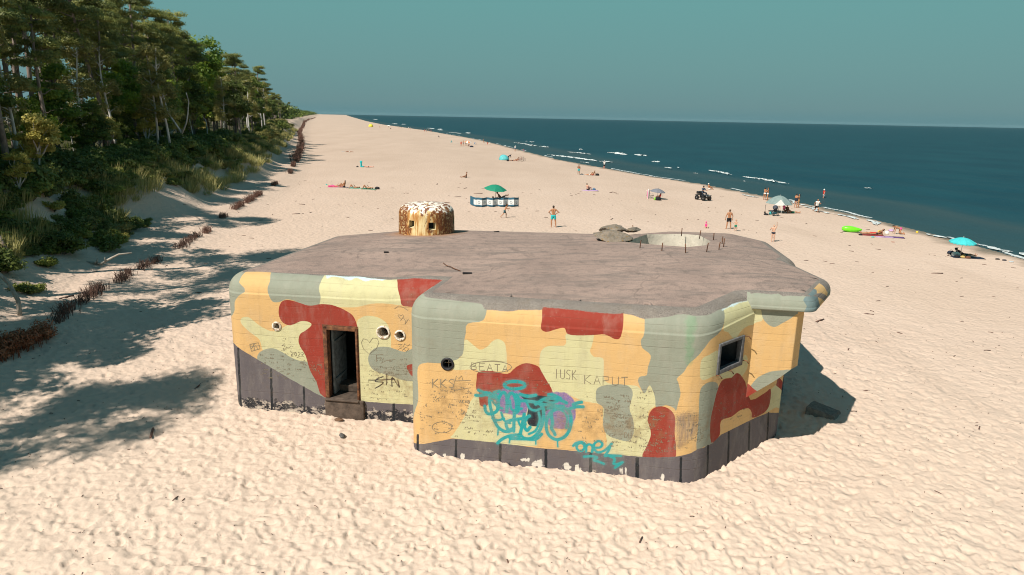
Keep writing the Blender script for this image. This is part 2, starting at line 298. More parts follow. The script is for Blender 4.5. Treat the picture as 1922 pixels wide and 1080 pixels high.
# paint on the bunker: outlines in metres along (u) and up (v) the wall
PAINT = {"wall":{"sage":[[[-0.956,2.986],[-1.048,3.089],[0.308,4.554],[1.156,3.88],[0.972,3.65],[0.787,3.427],[0.664,3.028],[-0.199,2.52],[-0.804,1.758],[-0.804,1.08]],[[1.665,4.87],[1.904,4.193],[1.886,3.913],[1.928,3.708],[2.04,3.511],[2.259,3.512],[2.456,3.601],[2.727,3.578],[2.99,3.444],[3.312,3.398],[3.489,3.469],[3.556,3.735],[3.487,3.988],[3.507,4.285],[3.471,4.642],[3.223,5.245]],[[1.403,1.671],[1.474,1.871],[1.681,1.997],[1.965,2.056],[2.237,1.954],[2.506,1.807],[2.778,1.716],[3.025,1.69],[3.318,1.479],[3.518,1.076],[3.544,0.486],[3.273,0.633],[2.84,0.881],[2.405,1.101],[1.861,1.368],[1.563,1.542]],[[4.957,1.877],[5.002,2.098],[5.114,2.241],[5.303,2.335],[5.569,2.353],[5.832,2.292],[6.094,2.241],[6.463,2.334],[6.449,1.418],[6.024,1.346],[5.759,1.419],[5.493,1.48],[5.226,1.542],[5.042,1.665]],[[6.912,2.986],[7.003,3.211],[8.434,4.397],[9.518,4.38],[10.484,4.31],[10.54,3.788],[10.111,3.655],[10.06,3.403],[10.023,3.212],[9.992,2.934],[9.876,2.81],[9.796,2.758],[9.341,2.653],[9.016,2.639],[8.768,2.542],[8.685,2.317],[8.714,1.763],[8.664,1.403],[8.346,0.868],[7.093,-0.428],[7.093,-0.66]],[[13.475,2.198],[13.515,2.382],[13.783,2.477],[14.125,2.514],[14.326,2.45],[14.395,2.285],[14.335,1.905],[14.453,1.593],[14.476,1.213],[14.364,1.008],[14.062,1.03],[13.804,1.14],[13.69,1.404],[13.693,1.841],[13.51,1.985]],[[14.532,4.633],[14.576,3.744],[14.503,3.527],[14.552,3.358],[14.742,3.229],[14.766,3.114],[14.714,2.926],[14.701,2.762],[14.548,2.727],[14.505,2.604],[14.681,2.341],[14.796,2.554],[14.948,2.256],[14.993,1.987],[15.22,2.084],[15.433,2.02],[15.477,1.909],[15.522,2.2],[15.556,2.417],[15.484,2.656],[15.435,2.746],[15.589,2.896],[15.699,3.082],[15.87,3.219],[16.05,3.386],[16.252,3.565],[16.621,3.676],[16.805,3.926],[16.941,4.23],[16.664,4.544]],[[16.046,2.413],[16.149,2.596],[16.406,2.622],[16.718,2.505],[16.817,2.25],[16.722,1.927],[16.647,1.479],[16.761,0.785],[16.354,0.916],[16.109,0.854],[16.083,1.735]]],"pale":[[[3.281,5.086],[3.47,4.519],[3.497,4.284],[3.482,3.988],[3.544,3.708],[3.478,3.479],[3.746,3.457],[4.173,3.453],[4.653,3.477],[5.132,3.605],[5.603,3.629],[6.029,3.569],[6.021,3.814],[5.729,5.002]],[[0.949,2.852],[1.027,2.965],[1.225,2.988],[1.384,2.879],[1.675,2.681],[2.002,2.594],[2.288,2.719],[2.516,2.84],[2.711,2.894],[2.909,2.995],[3.128,3.007],[3.285,2.912],[3.384,2.735],[3.148,2.401],[3.135,2.172],[3.092,1.406],[2.666,1.708],[2.341,1.851],[1.96,1.989],[1.62,1.937],[1.534,2.291],[1.269,2.492],[1.033,2.695]],[[4.643,2.966],[4.746,3.15],[4.961,3.238],[5.225,3.227],[5.459,3.139],[5.612,2.971],[5.683,2.67],[5.699,2.256],[6.04,2.173],[6.461,2.204],[6.437,0.561],[5.467,0.507],[4.638,0.51],[4.641,2.072]],[[10.034,3.259],[10.244,3.157],[10.429,3.045],[10.611,3.112],[10.765,3.26],[10.919,3.326],[11.075,3.257],[11.13,3.101],[11.151,2.831],[11.14,2.622],[10.932,2.573],[10.407,2.517],[10.354,2.576],[9.769,2.516],[9.555,2.597],[9.502,2.665],[9.796,2.767],[9.982,2.91]],[[12.012,3.025],[12.073,3.163],[12.246,3.256],[12.596,3.279],[12.667,3.384],[12.636,3.523],[12.779,3.655],[13.073,3.711],[13.295,3.665],[13.349,3.57],[13.313,3.334],[13.271,3.198],[13.376,3.081],[13.599,3.066],[13.635,2.872],[13.679,2.562],[13.979,2.493],[14.468,2.509],[14.674,2.36],[14.827,2.584],[14.963,2.385],[14.985,2.077],[14.826,1.901],[14.813,1.738],[14.914,1.315],[14.793,0.53],[13.887,0.536],[13.813,0.975],[13.682,1.567],[13.639,1.917],[13.209,1.983],[13.004,2.044],[12.748,2.101],[12.295,1.92],[12.181,2.289],[12.148,2.487],[12.013,2.71]],[[10.359,1.898],[10.44,1.739],[10.452,1.56],[10.629,1.533],[10.733,1.739],[10.944,1.788],[11.677,1.832],[12.006,1.226],[11.966,0.771],[11.919,0.584],[10.855,0.533],[9.712,0.58],[9.712,0.667],[9.877,0.944],[10.093,1.366],[10.173,1.656]],[[17.12,4.38],[16.805,3.926],[16.738,3.671],[16.986,3.543],[17.334,3.319],[17.666,3.437],[17.974,3.462],[18.315,3.485],[18.47,4.153]],[[15.997,2.981],[16.017,3.159],[16.196,3.222],[16.614,3.221],[16.719,2.736],[16.43,2.731],[16.202,2.705],[16.037,2.749]],[[16.714,2.76],[17.337,2.676],[17.792,2.741],[17.919,2.867],[18.102,2.79],[18.164,2.559],[17.82,2.412],[17.268,2.529],[16.848,2.595]],[[19.514,1.592],[19.952,1.672],[21.415,0.767],[21.637,0.264],[20.123,0.932],[19.563,0.927]]],"white_top":[[[3.307,5.089],[3.611,4.37],[3.765,4.462],[4.05,4.423],[4.36,4.302],[4.525,4.445],[4.841,4.297],[5.075,4.394],[5.347,4.37],[5.608,4.546],[5.786,4.519],[5.521,5.348]],[[17.152,4.421],[16.865,4.162],[17.118,4.169],[17.38,4.134],[17.696,4.145],[18.228,4.1],[18.618,4.269]]],"red":[[[5.672,5.011],[5.842,4.253],[5.875,4.102],[5.979,3.816],[6.029,3.569],[6.199,3.527],[6.302,3.508],[6.894,3.496],[6.675,4.872]],[[2.217,3.298],[2.314,3.515],[2.51,3.588],[2.779,3.549],[3.099,3.46],[3.316,3.461],[3.561,3.515],[3.909,3.501],[4.277,3.381],[4.536,3.215],[4.643,2.966],[4.657,2.761],[4.644,1.854],[4.626,0.621],[3.521,0.586],[3.295,1.047],[3.095,1.451],[2.982,1.897],[2.832,2.161],[2.784,2.376],[2.856,2.569],[3.027,2.686],[3.199,2.828],[3.22,2.908],[3.098,2.964],[2.879,2.956],[2.682,2.86],[2.514,2.813],[2.326,2.881],[2.217,3.06]],[[6.139,1.802],[6.298,1.869],[6.456,1.88],[6.451,1.5],[6.292,1.499],[6.189,1.643]],[[11.992,4.33],[12.028,3.933],[12.016,3.654],[12.159,3.579],[12.382,3.653],[12.604,3.71],[12.684,3.565],[12.932,3.542],[13.349,3.58],[13.615,3.613],[13.864,3.519],[13.983,3.541],[14.036,3.717],[14.051,4.014],[14.013,4.58]],[[10.356,2.337],[10.407,2.517],[10.775,2.57],[11.167,2.529],[11.397,2.711],[11.651,2.821],[11.96,2.775],[12.055,2.668],[12.174,2.489],[12.335,2.251],[12.384,2.038],[12.295,1.92],[11.987,1.89],[11.52,1.845],[10.944,1.788],[10.732,1.767],[10.628,1.589],[10.468,1.601],[10.429,1.794],[10.428,1.961],[10.347,2.064]],[[16.759,2.397],[16.959,2.548],[17.376,2.506],[17.681,2.547],[18.13,2.234],[18.536,1.603],[19.354,1.603],[19.654,1.62],[19.698,1.152],[19.433,0.965],[18.774,0.996],[18.678,1.184],[18.469,1.37],[18.01,1.44],[17.59,1.378],[17.061,1.414],[17.078,1.016],[16.689,0.917],[16.543,1.51],[16.618,1.957]],[[19.955,1.658],[20.021,1.915],[21.637,0.78],[21.637,-0.27],[21.637,0.361],[21.494,0.703]],[[14.804,1.667],[14.891,1.936],[15.119,2.045],[15.36,1.955],[15.48,1.737],[15.495,1.333],[15.552,0.988],[15.545,0.662],[15.224,0.565],[14.743,0.569],[14.85,0.968],[14.91,1.27],[14.828,1.553]],[[23.177,3.531],[23.177,2.882],[22.334,2.882],[22.184,2.882],[23.177,2.934],[23.177,3.375]]],"base":[[[-0.804,1.14],[-0.804,1.506],[0.512,2.079],[0.813,1.981],[1.375,1.68],[1.864,1.413],[2.406,1.118],[2.841,0.898],[3.275,0.679],[3.521,0.58],[3.433,-0.618],[-0.712,-1.8]],[[4.624,0.559],[5.468,0.557],[6.491,0.594],[6.477,-0.337],[3.433,-0.618],[3.521,0.58]],[[7.093,-0.75],[7.093,-0.251],[9.712,0.569],[10.854,0.579],[12.025,0.55],[13.066,0.583],[13.884,0.592],[14.788,0.607],[15.306,0.645],[15.406,-0.753],[8.059,-1.8]],[[15.086,0.627],[15.584,0.708],[15.959,0.815],[16.137,0.896],[16.745,0.881],[17.133,0.999],[17.661,0.987],[18.322,0.972],[18.781,0.962],[19.695,0.889],[21.637,0.306],[21.637,-0.15],[21.637,-1.8],[17.364,-0.99],[15.142,-0.567]]],"tar":[[[0.723,1.964],[0.82,1.982],[0.697,-0.46],[0.54,-0.513]],[[1.798,1.397],[1.871,1.403],[1.792,-0.387],[1.717,-0.394]],[[2.835,0.886],[2.902,0.892],[2.867,-0.407],[2.799,-0.414]],[[4.615,0.542],[4.686,0.548],[4.664,-0.389],[4.592,-0.395]],[[5.677,0.564],[5.747,0.57],[5.736,-0.377],[5.665,-0.383]],[[8.602,0.506],[8.713,0.547],[8.691,-0.473],[8.571,-0.525]],[[9.77,0.546],[9.841,0.554],[9.819,-0.466],[9.746,-0.475]],[[10.978,0.564],[11.053,0.573],[11.053,-0.464],[10.977,-0.473]],[[12.207,0.542],[12.285,0.551],[12.306,-0.426],[12.226,-0.436]],[[13.375,0.568],[13.457,0.577],[13.507,-0.479],[13.424,-0.49]],[[14.571,0.571],[14.66,0.581],[14.722,-0.555],[14.631,-0.567]],[[15.669,0.703],[15.733,0.705],[15.803,-0.439],[15.736,-0.439]],[[16.495,0.921],[16.589,0.89],[16.721,-0.242],[16.625,-0.206]],[[17.483,0.999],[17.584,0.968],[17.754,-0.273],[17.65,-0.235]],[[18.569,0.93],[18.667,0.9],[18.848,-0.285],[18.747,-0.25]],[[19.637,0.926],[19.743,0.895],[19.897,-0.248],[19.789,-0.212]]],"black":[[[11.527,2.022],[11.931,2.033],[12.24,2.036],[12.498,1.995],[12.328,1.704],[12.177,1.578],[12.11,1.226],[11.798,1.165],[11.715,1.364],[11.731,1.755]]],"purple":[[[10.864,1.836],[10.966,2.078],[11.253,2.15],[11.515,2.108],[11.721,1.754],[11.686,1.484],[11.477,1.44],[11.161,1.447],[10.948,1.509]],[[12.263,2.125],[12.644,2.183],[12.903,2.034],[12.965,1.768],[12.968,1.438],[12.783,1.208],[12.476,1.153],[12.238,1.295],[12.193,1.58],[12.452,1.826],[12.345,1.98]]],"green_wash":[[[15.573,4.188],[15.827,4.194],[15.77,3.712],[15.784,3.174],[15.648,3.081],[15.567,3.706]]],"smear":[[[15.508,1.711],[15.6,1.864],[15.726,1.928],[15.922,1.867],[16.028,1.857],[16.055,1.391],[15.819,1.117],[15.619,0.936],[15.562,0.989]]],"white":[[[9.161,0.121],[9.114,0.096],[9.103,0.082],[9.059,0.051],[9.023,0.047],[8.963,0.056],[8.937,0.074],[8.92,0.087],[8.933,0.112],[8.963,0.14],[9.022,0.143],[9.06,0.169],[9.108,0.148],[9.119,0.14]],[[9.511,0.061],[9.507,0.021],[9.492,0.013],[9.473,-0.026],[9.454,0.005],[9.44,0.013],[9.417,0.018],[9.406,0.049],[9.427,0.075],[9.426,0.105],[9.454,0.105],[9.473,0.135],[9.483,0.118],[9.504,0.087]],[[10.043,0.063],[10.037,0.027],[10.022,0.007],[10.0,-0.048],[9.976,-0.042],[9.95,-0.019],[9.946,0.012],[9.929,0.05],[9.923,0.096],[9.948,0.113],[9.973,0.165],[9.999,0.171],[10.031,0.119],[10.036,0.092]],[[11.802,0.18],[11.797,0.154],[11.809,0.15],[11.754,0.126],[11.688,0.125],[11.661,0.129],[11.616,0.141],[11.58,0.155],[11.631,0.182],[11.66,0.206],[11.697,0.215],[11.744,0.208],[11.775,0.227],[11.86,0.205]],[[12.162,0.107],[12.199,0.054],[12.145,0.028],[12.066,-0.036],[12.015,0.005],[11.958,0.005],[11.868,0.031],[11.869,0.073],[11.911,0.121],[11.945,0.146],[12.001,0.167],[12.071,0.228],[12.157,0.197],[12.172,0.156]],[[12.924,0.112],[12.9,0.056],[12.878,0.024],[12.843,0.017],[12.814,-0.001],[12.774,0.011],[12.76,0.03],[12.737,0.089],[12.734,0.136],[12.782,0.204],[12.804,0.2],[12.839,0.226],[12.86,0.186],[12.885,0.149]],[[13.174,0.084],[13.161,0.016],[13.14,-0.045],[13.104,-0.056],[13.078,-0.067],[13.04,-0.057],[13.026,0.007],[13.027,0.066],[13.023,0.116],[13.039,0.176],[13.07,0.176],[13.097,0.198],[13.134,0.191],[13.131,0.147]],[[14.258,0.157],[14.27,0.123],[14.259,0.067],[14.249,0.037],[14.237,0.048],[14.227,0.086],[14.219,0.1],[14.203,0.151],[14.208,0.203],[14.223,0.215],[14.226,0.282],[14.237,0.257],[14.252,0.263],[14.264,0.207]],[[14.393,0.06],[14.383,-0.011],[14.389,-0.097],[14.369,-0.066],[14.358,-0.109],[14.34,-0.062],[14.325,-0.029],[14.333,0.053],[14.329,0.117],[14.324,0.22],[14.335,0.24],[14.353,0.21],[14.366,0.23],[14.381,0.125]],[[15.338,0.091],[15.327,0.011],[15.335,-0.014],[15.313,-0.07],[15.286,-0.111],[15.269,-0.031],[15.253,0.021],[15.225,0.077],[15.24,0.129],[15.248,0.198],[15.267,0.195],[15.288,0.191],[15.313,0.174],[15.315,0.164]]],"bare":[[[-1.048,3.089],[-0.049,4.481],[1.112,4.528],[1.283,4.68],[1.79,4.571],[1.832,4.542],[2.204,4.636],[2.573,4.561],[2.97,4.657],[3.433,4.604],[3.779,4.561],[4.106,4.556],[4.525,4.589],[4.985,4.653],[5.404,4.679],[5.821,4.456],[6.127,4.397],[6.487,4.417],[6.808,4.379],[6.377,5.8]],[[6.729,3.089],[8.705,4.279],[9.038,4.36],[9.537,4.303],[9.808,4.276],[10.49,4.222],[10.523,4.085],[10.776,4.124],[11.189,4.107],[11.597,4.102],[11.988,4.129],[11.998,4.21],[12.388,4.228],[12.789,4.209],[13.187,4.179],[13.627,4.2],[14.016,4.193],[14.068,4.119],[14.309,4.125],[14.526,4.097],[15.045,4.201],[15.078,5.8]],[[14.488,4.932],[14.553,4.15],[14.807,4.205],[15.112,4.268],[15.519,4.282],[15.917,4.255],[16.314,4.24],[16.889,4.211],[17.43,4.265],[17.802,4.236],[18.284,4.154],[18.61,4.195],[19.603,4.789],[15.396,5.8]],[[23.177,4.162],[23.177,3.756],[23.177,3.398],[23.177,3.355],[23.177,3.562],[23.177,2.882],[21.73,4.347],[21.397,4.561]]]},"slab":{"sage":[[[0.492,4.521],[0.684,4.162],[0.7,4.03],[0.846,3.908],[0.936,3.753],[1.787,3.804],[2.046,3.836],[2.02,4.008],[1.97,4.25],[2.733,4.568]]],"blue":[[[2.746,4.558],[1.977,4.251],[2.028,4.008],[2.053,3.826],[2.998,3.787],[2.717,4.011],[2.856,4.208],[3.158,4.314]]],"bare":[[[0.545,4.965],[0.634,4.27],[0.796,4.325],[0.918,4.304],[1.163,4.289],[1.343,4.344],[1.429,4.248],[1.579,4.28],[1.946,4.289],[2.134,4.288],[2.921,4.226],[3.263,4.159],[4.129,3.849],[5.804,3.023]]]},"wing":{"pale":[[[0.109,4.137],[0.233,4.0],[0.41,3.85],[0.473,3.719],[0.517,3.546],[0.374,3.49],[0.181,3.438]]],"sage":[[[0.328,3.925],[0.452,3.799],[0.512,3.594],[0.652,3.461],[0.783,3.41],[0.881,3.42],[1.018,3.505],[1.156,3.585],[1.311,3.722],[1.379,3.804],[1.262,4.07]],[[0.376,2.018],[0.467,2.21],[0.587,2.361],[0.895,2.504],[1.361,2.575],[1.427,2.596],[3.105,1.417],[3.098,2.184],[0.649,1.695],[0.44,1.929]]],"red":[[[0.115,2.159],[0.307,2.158],[0.458,2.032],[0.637,1.851],[0.367,1.403],[0.168,1.593]]]}}
SPRAY = [["teal",0.0438,[[11.64,2.283],[11.625,2.247],[11.579,2.212],[11.508,2.182],[11.42,2.161],[11.326,2.153],[11.237,2.157],[11.165,2.173],[11.117,2.2],[11.1,2.234],[11.116,2.27],[11.162,2.304],[11.234,2.333],[11.322,2.352],[11.416,2.36],[11.504,2.356],[11.576,2.34],[11.623,2.315],[11.64,2.283]]],["teal",0.0438,[[10.337,1.88],[10.492,1.889],[10.624,1.924],[10.757,1.892],[10.864,1.847]]],["teal",0.0438,[[10.411,2.031],[10.544,1.983],[10.703,1.976],[10.836,1.933]]],["teal",0.0438,[[10.966,2.056],[10.809,1.986],[10.721,1.85],[10.723,1.655],[10.79,1.381],[10.857,1.19],[10.955,1.03],[11.116,0.934],[11.276,0.951],[11.379,1.075]]],["teal",0.0438,[[10.585,1.596],[10.608,1.464],[10.694,1.382],[10.843,1.431],[10.932,1.536],[10.945,1.732],[10.889,1.922]]],["teal",0.0438,[[10.931,1.564],[10.944,1.788],[11.02,1.99],[11.109,2.026],[11.18,1.867],[11.176,1.504]]],["teal",0.0438,[[11.17,1.81],[11.256,2.012],[11.35,1.994],[11.428,1.78],[11.434,1.502]]],["teal",0.0438,[[11.423,2.001],[11.494,1.842],[11.475,1.535]]],["teal",0.0438,[[11.468,1.839],[11.677,1.849],[11.989,1.824],[12.138,1.685],[12.143,1.352],[12.053,1.035],[11.86,0.816],[11.65,0.793],[11.542,0.895]]],["teal",0.0438,[[11.527,2.022],[11.725,1.986],[11.931,2.039]]],["teal",0.0438,[[11.381,1.525],[11.371,0.961]]],["teal",0.0438,[[11.644,1.479],[11.598,1.183],[11.552,0.896]]],["teal",0.0438,[[11.689,1.361],[11.427,1.306],[11.207,1.227],[11.166,1.126],[11.233,0.986],[11.354,1.033]]],["teal",0.0438,[[11.781,1.438],[11.699,1.362],[11.652,1.161],[11.723,1.016],[11.81,1.121]]],["teal",0.0438,[[11.938,1.786],[12.191,1.965],[12.447,1.99],[12.627,1.942],[12.731,1.898]]],["teal",0.0438,[[12.264,2.082],[12.392,2.083],[12.574,2.002]]],["teal",0.0438,[[12.067,1.799],[12.351,1.789],[12.658,1.792]]],["teal",0.0438,[[12.533,1.724],[12.367,1.625],[12.249,1.419],[12.232,1.166],[12.311,0.95],[12.513,0.843],[12.741,0.969],[12.859,1.233],[12.862,1.538],[12.763,1.72],[12.584,1.73]]],["teal",0.0438,[[12.349,1.551],[12.393,1.295],[12.372,1.153],[12.438,1.048],[12.471,0.979]]],["teal",0.0438,[[12.823,1.743],[12.988,1.814],[13.165,1.832]]],["teal",0.0438,[[12.91,1.872],[13.009,1.925],[13.119,1.958]]],["teal",0.0438,[[10.946,0.572],[11.067,0.7],[11.278,0.821],[11.516,0.864],[11.491,0.776],[11.28,0.741],[11.703,0.77],[11.966,0.799],[12.118,0.957]]],["teal",0.0315,[[10.785,1.773],[10.893,1.644],[11.053,1.576]]],["teal",0.0315,[[11.028,1.461],[11.111,1.245],[11.271,1.177]]],["teal",0.0315,[[11.259,1.819],[11.29,1.6],[11.396,1.554],[11.578,1.628]]],["teal",0.0315,[[11.676,1.86],[11.786,1.649],[11.943,1.61],[12.071,1.678]]],["teal",0.0315,[[11.778,0.92],[11.959,1.053],[12.055,1.343],[12.022,1.562]]],["teal",0.0315,[[11.48,1.283],[11.563,1.123],[11.693,1.193]]],["teal",0.0315,[[12.251,1.696],[12.456,1.717],[12.663,1.655],[12.773,1.473],[12.758,1.194]]],["teal",0.0315,[[10.792,1.268],[10.952,1.228],[11.11,1.301]]],["teal",0.0315,[[12.193,1.91],[12.348,1.871],[12.5,1.913]]],["teal",0.0219,[[11.279,0.798],[11.261,0.607]]],["teal",0.0205,[[12.538,0.846],[12.556,0.639]]],["teal",0.0205,[[10.955,1.03],[10.948,0.802]]],["teal",0.0192,[[11.966,0.799],[11.975,0.647]]],["teal",0.0329,[[12.957,0.712],[13.031,0.804],[13.183,0.849],[13.289,0.777]]],["teal",0.0329,[[13.25,0.717],[13.246,0.678],[13.23,0.642],[13.204,0.614],[13.171,0.597],[13.135,0.593],[13.101,0.602],[13.073,0.624],[13.054,0.656],[13.046,0.694],[13.05,0.733],[13.067,0.768],[13.093,0.796],[13.126,0.813],[13.161,0.817],[13.195,0.808],[13.223,0.786],[13.242,0.754],[13.25,0.717]]],["teal",0.0329,[[13.297,0.592],[13.305,0.762],[13.39,0.805],[13.459,0.74],[13.45,0.599]]],["teal",0.0329,[[13.495,0.727],[13.647,0.745],[13.708,0.852],[13.613,0.925],[13.505,0.84],[13.497,0.688],[13.603,0.605],[13.753,0.661],[13.873,0.787],[13.944,0.889]]],["teal",0.0329,[[13.929,0.877],[13.869,0.675],[13.786,0.525],[13.886,0.548],[14.199,0.572]]],["teal",0.0329,[[13.252,0.44],[13.456,0.475],[13.585,0.456],[13.513,0.369],[13.642,0.339],[13.772,0.297]]],["teal",0.0329,[[13.913,0.528],[14.042,0.47],[14.025,0.327],[14.151,0.342],[14.249,0.393],[14.066,0.219]]],["ink",0.0178,[[5.41,1.408],[5.22,1.321],[5.163,1.223],[5.405,1.226],[5.294,1.106],[5.14,1.011]]],["ink",0.0178,[[4.937,1.261],[5.272,1.287],[5.757,1.353]]],["ink",0.0178,[[5.526,1.51],[5.505,1.151]]],["ink",0.0178,[[5.671,1.109],[5.694,1.403],[5.901,1.1],[5.863,1.334]]]]
PENCIL = [[0.0082,[[10.222,2.561],[10.221,2.732],[10.336,2.715],[10.329,2.669],[10.221,2.647],[10.351,2.631],[10.337,2.579],[10.222,2.561]]],[0.0082,[[10.57,2.743],[10.426,2.733],[10.428,2.563],[10.572,2.574]]],[0.0082,[[10.427,2.649],[10.542,2.657]]],[0.0082,[[10.633,2.564],[10.703,2.739],[10.776,2.575]]],[0.0082,[[10.661,2.631],[10.747,2.638]]],[0.0082,[[10.835,2.735],[10.977,2.745]]],[0.0082,[[10.906,2.74],[10.909,2.571]]],[0.0082,[[11.042,2.567],[11.109,2.741],[11.184,2.578]]],[0.0082,[[11.069,2.634],[11.154,2.64]]],[0.0069,[[11.283,2.703],[11.251,2.653],[11.157,2.603],[11.011,2.56],[10.83,2.529],[10.637,2.513],[10.455,2.516],[10.306,2.537],[10.208,2.573],[10.174,2.62],[10.207,2.671],[10.304,2.721],[10.452,2.763],[10.634,2.792],[10.826,2.806],[11.006,2.802],[11.153,2.782],[11.249,2.747],[11.283,2.703]]],[0.011,[[9.164,2.232],[9.162,1.986]]],[0.011,[[9.303,2.245],[9.163,2.097],[9.317,2.001]]],[0.011,[[9.384,2.248],[9.383,2.003]]],[0.011,[[9.523,2.261],[9.384,2.114],[9.537,2.018]]],[0.011,[[9.757,2.254],[9.665,2.27],[9.604,2.204],[9.742,2.119],[9.711,2.035],[9.603,2.045]]],[0.0075,[[12.446,2.742],[12.455,2.521]]],[0.0075,[[12.545,2.74],[12.558,2.554],[12.607,2.523],[12.653,2.561],[12.65,2.748]]],[0.0075,[[12.802,2.728],[12.738,2.745],[12.698,2.688],[12.797,2.608],[12.78,2.532],[12.705,2.544]]],[0.0075,[[12.847,2.744],[12.857,2.524]]],[0.0075,[[12.941,2.751],[12.852,2.625],[12.962,2.533]]],[0.0075,[[13.166,2.66],[13.177,2.45]]],[0.0075,[[13.311,2.671],[13.172,2.546],[13.339,2.464]]],[0.0075,[[13.408,2.456],[13.477,2.67],[13.569,2.469]]],[0.0075,[[13.436,2.539],[13.533,2.547]]],[0.0075,[[13.639,2.462],[13.627,2.669],[13.772,2.66],[13.768,2.588],[13.633,2.557]]],[0.0075,[[13.855,2.674],[13.874,2.5],[13.948,2.474],[14.018,2.511],[14.014,2.686]]],[0.0075,[[14.083,2.678],[14.241,2.69]]],[0.0075,[[14.162,2.684],[14.176,2.48]]],[0.0089,[[9.893,1.617],[9.92,1.705],[9.947,1.623]]],[0.0089,[[9.903,1.651],[9.936,1.654]]],[0.0089,[[10.023,1.705],[9.991,1.71],[9.97,1.666],[9.991,1.626],[10.023,1.637]]],[0.0089,[[10.046,1.63],[10.073,1.717],[10.1,1.635]]],[0.0089,[[10.057,1.663],[10.089,1.666]]],[0.0089,[[10.123,1.636],[10.123,1.72],[10.166,1.712],[10.163,1.689],[10.123,1.678],[10.171,1.67],[10.166,1.644],[10.123,1.636]]],[0.0082,[[14.25,1.244],[14.259,1.09],[14.307,1.111],[14.324,1.175],[14.299,1.234],[14.25,1.244]]],[0.0082,[[14.35,1.241],[14.361,1.111],[14.394,1.091],[14.424,1.118],[14.419,1.248]]],[0.0069,[[2.515,1.956],[2.557,1.988],[2.59,1.954],[2.508,1.84],[2.588,1.846]]],[0.0069,[[2.671,1.993],[2.626,1.918],[2.662,1.849],[2.706,1.924],[2.671,1.993]]],[0.0069,[[2.743,1.967],[2.784,1.999],[2.818,1.965],[2.736,1.852],[2.816,1.857]]],[0.0069,[[2.856,1.972],[2.898,2.004],[2.932,1.971],[2.85,1.857],[2.929,1.863]]],[0.0096,[[5.429,2.108],[5.215,2.081],[5.22,1.87]]],[0.0096,[[5.223,1.979],[5.347,2.004]]],[0.0096,[[5.317,1.904],[5.373,2.006],[5.387,1.909],[5.427,2.01],[5.451,1.914]]],[0.0075,[[5.341,1.824],[5.504,1.918],[5.798,1.983]]],[0.0069,[[5.984,3.192],[5.907,3.266],[5.934,3.305],[6.001,3.264],[6.054,3.302],[6.089,3.253],[5.982,3.129]]],[0.0055,[[5.808,3.468],[5.94,3.553],[6.069,3.507],[6.222,3.404]]],[0.0062,[[6.063,3.215],[6.139,3.118],[6.111,3.023],[6.218,3.165],[6.269,3.117]]],[0.0062,[[4.975,2.096],[4.82,2.248],[4.762,2.43],[4.831,2.555],[4.963,2.522],[5.014,2.447],[5.125,2.595],[5.258,2.593],[5.307,2.467],[5.221,2.276],[5.002,2.098]]],[0.0082,[[1.196,2.129],[1.483,2.205],[1.525,2.014],[1.235,1.91],[1.196,2.129]]],[0.0082,[[1.178,2.045],[1.521,2.113]]],[0.0082,[[1.311,2.165],[1.35,1.935]]],[0.0082,[[1.216,1.964],[1.354,2.14],[1.466,1.982]]],[0.0075,[[5.888,2.451],[6.02,2.459],[5.913,2.376],[6.045,2.384],[6.099,2.489],[6.177,2.418],[6.256,2.473]]],[0.0075,[[5.885,2.296],[5.991,2.355],[6.016,2.278],[6.123,2.379],[6.228,2.345],[6.147,2.261],[6.043,2.332]]],[0.0062,[[9.685,0.895],[9.669,0.838],[9.621,0.785],[9.548,0.741],[9.458,0.712],[9.362,0.701],[9.272,0.711],[9.198,0.739],[9.151,0.783],[9.134,0.837],[9.152,0.894],[9.2,0.948],[9.274,0.992],[9.364,1.02],[9.459,1.03],[9.549,1.02],[9.622,0.992],[9.669,0.949],[9.685,0.895]]],[0.0069,[[9.785,2.25],[9.807,2.368],[9.876,2.306],[9.956,2.386],[9.983,2.278]]],[0.0069,[[10.208,2.079],[9.742,1.962],[9.758,2.231],[10.197,2.286]]]]
SCRIBBLE = [[[[2.205,1.896],[2.624,1.926],[2.656,2.448],[2.24,2.421]],16,0.058,0.0061],[[[1.441,1.053],[2.968,1.173],[3.013,1.954],[1.501,1.845]],60,0.058,0.0061],[[[4.679,0.581],[6.225,0.711],[6.245,1.865],[4.721,1.751]],40,0.072,0.0054],[[[3.074,1.069],[3.464,1.1],[3.495,1.714],[3.108,1.685]],12,0.09,0.0048],[[[4.898,2.199],[5.139,2.216],[5.146,2.43],[4.906,2.413]],3,0.054,0.0061],[[[5.114,1.396],[6.186,1.479],[6.195,2.023],[5.131,1.945]],26,0.063,0.0054],[[[8.73,0.612],[10.258,0.813],[10.25,2.275],[8.76,2.115]],75,0.067,0.0061],[[[9.712,0.58],[10.637,0.682],[10.626,1.757],[9.714,1.668]],26,0.081,0.0054],[[[13.067,0.555],[14.828,0.756],[14.722,2.364],[12.997,2.206]],70,0.081,0.0058],[[[13.64,1.398],[14.385,1.477],[14.337,2.279],[13.599,2.21]],30,0.072,0.0068],[[[10.518,1.969],[12.186,2.129],[12.172,2.536],[10.514,2.402]],16,0.072,0.0048],[[[14.52,0.693],[15.051,0.754],[14.929,2.515],[14.41,2.473]],18,0.072,0.0048],[[[14.87,0.673],[15.528,0.749],[15.441,1.906],[14.793,1.84]],26,0.081,0.0068],[[[16.699,1.166],[18.632,0.558],[18.325,2.093],[16.467,2.538]],26,0.081,0.0054],[[[18.325,2.093],[21.637,0.621],[21.637,1.506],[18.235,2.499]],9,0.054,0.0048],[[[15.619,0.936],[16.136,0.908],[16.035,1.914],[15.544,1.916]],16,0.099,0.0068]]
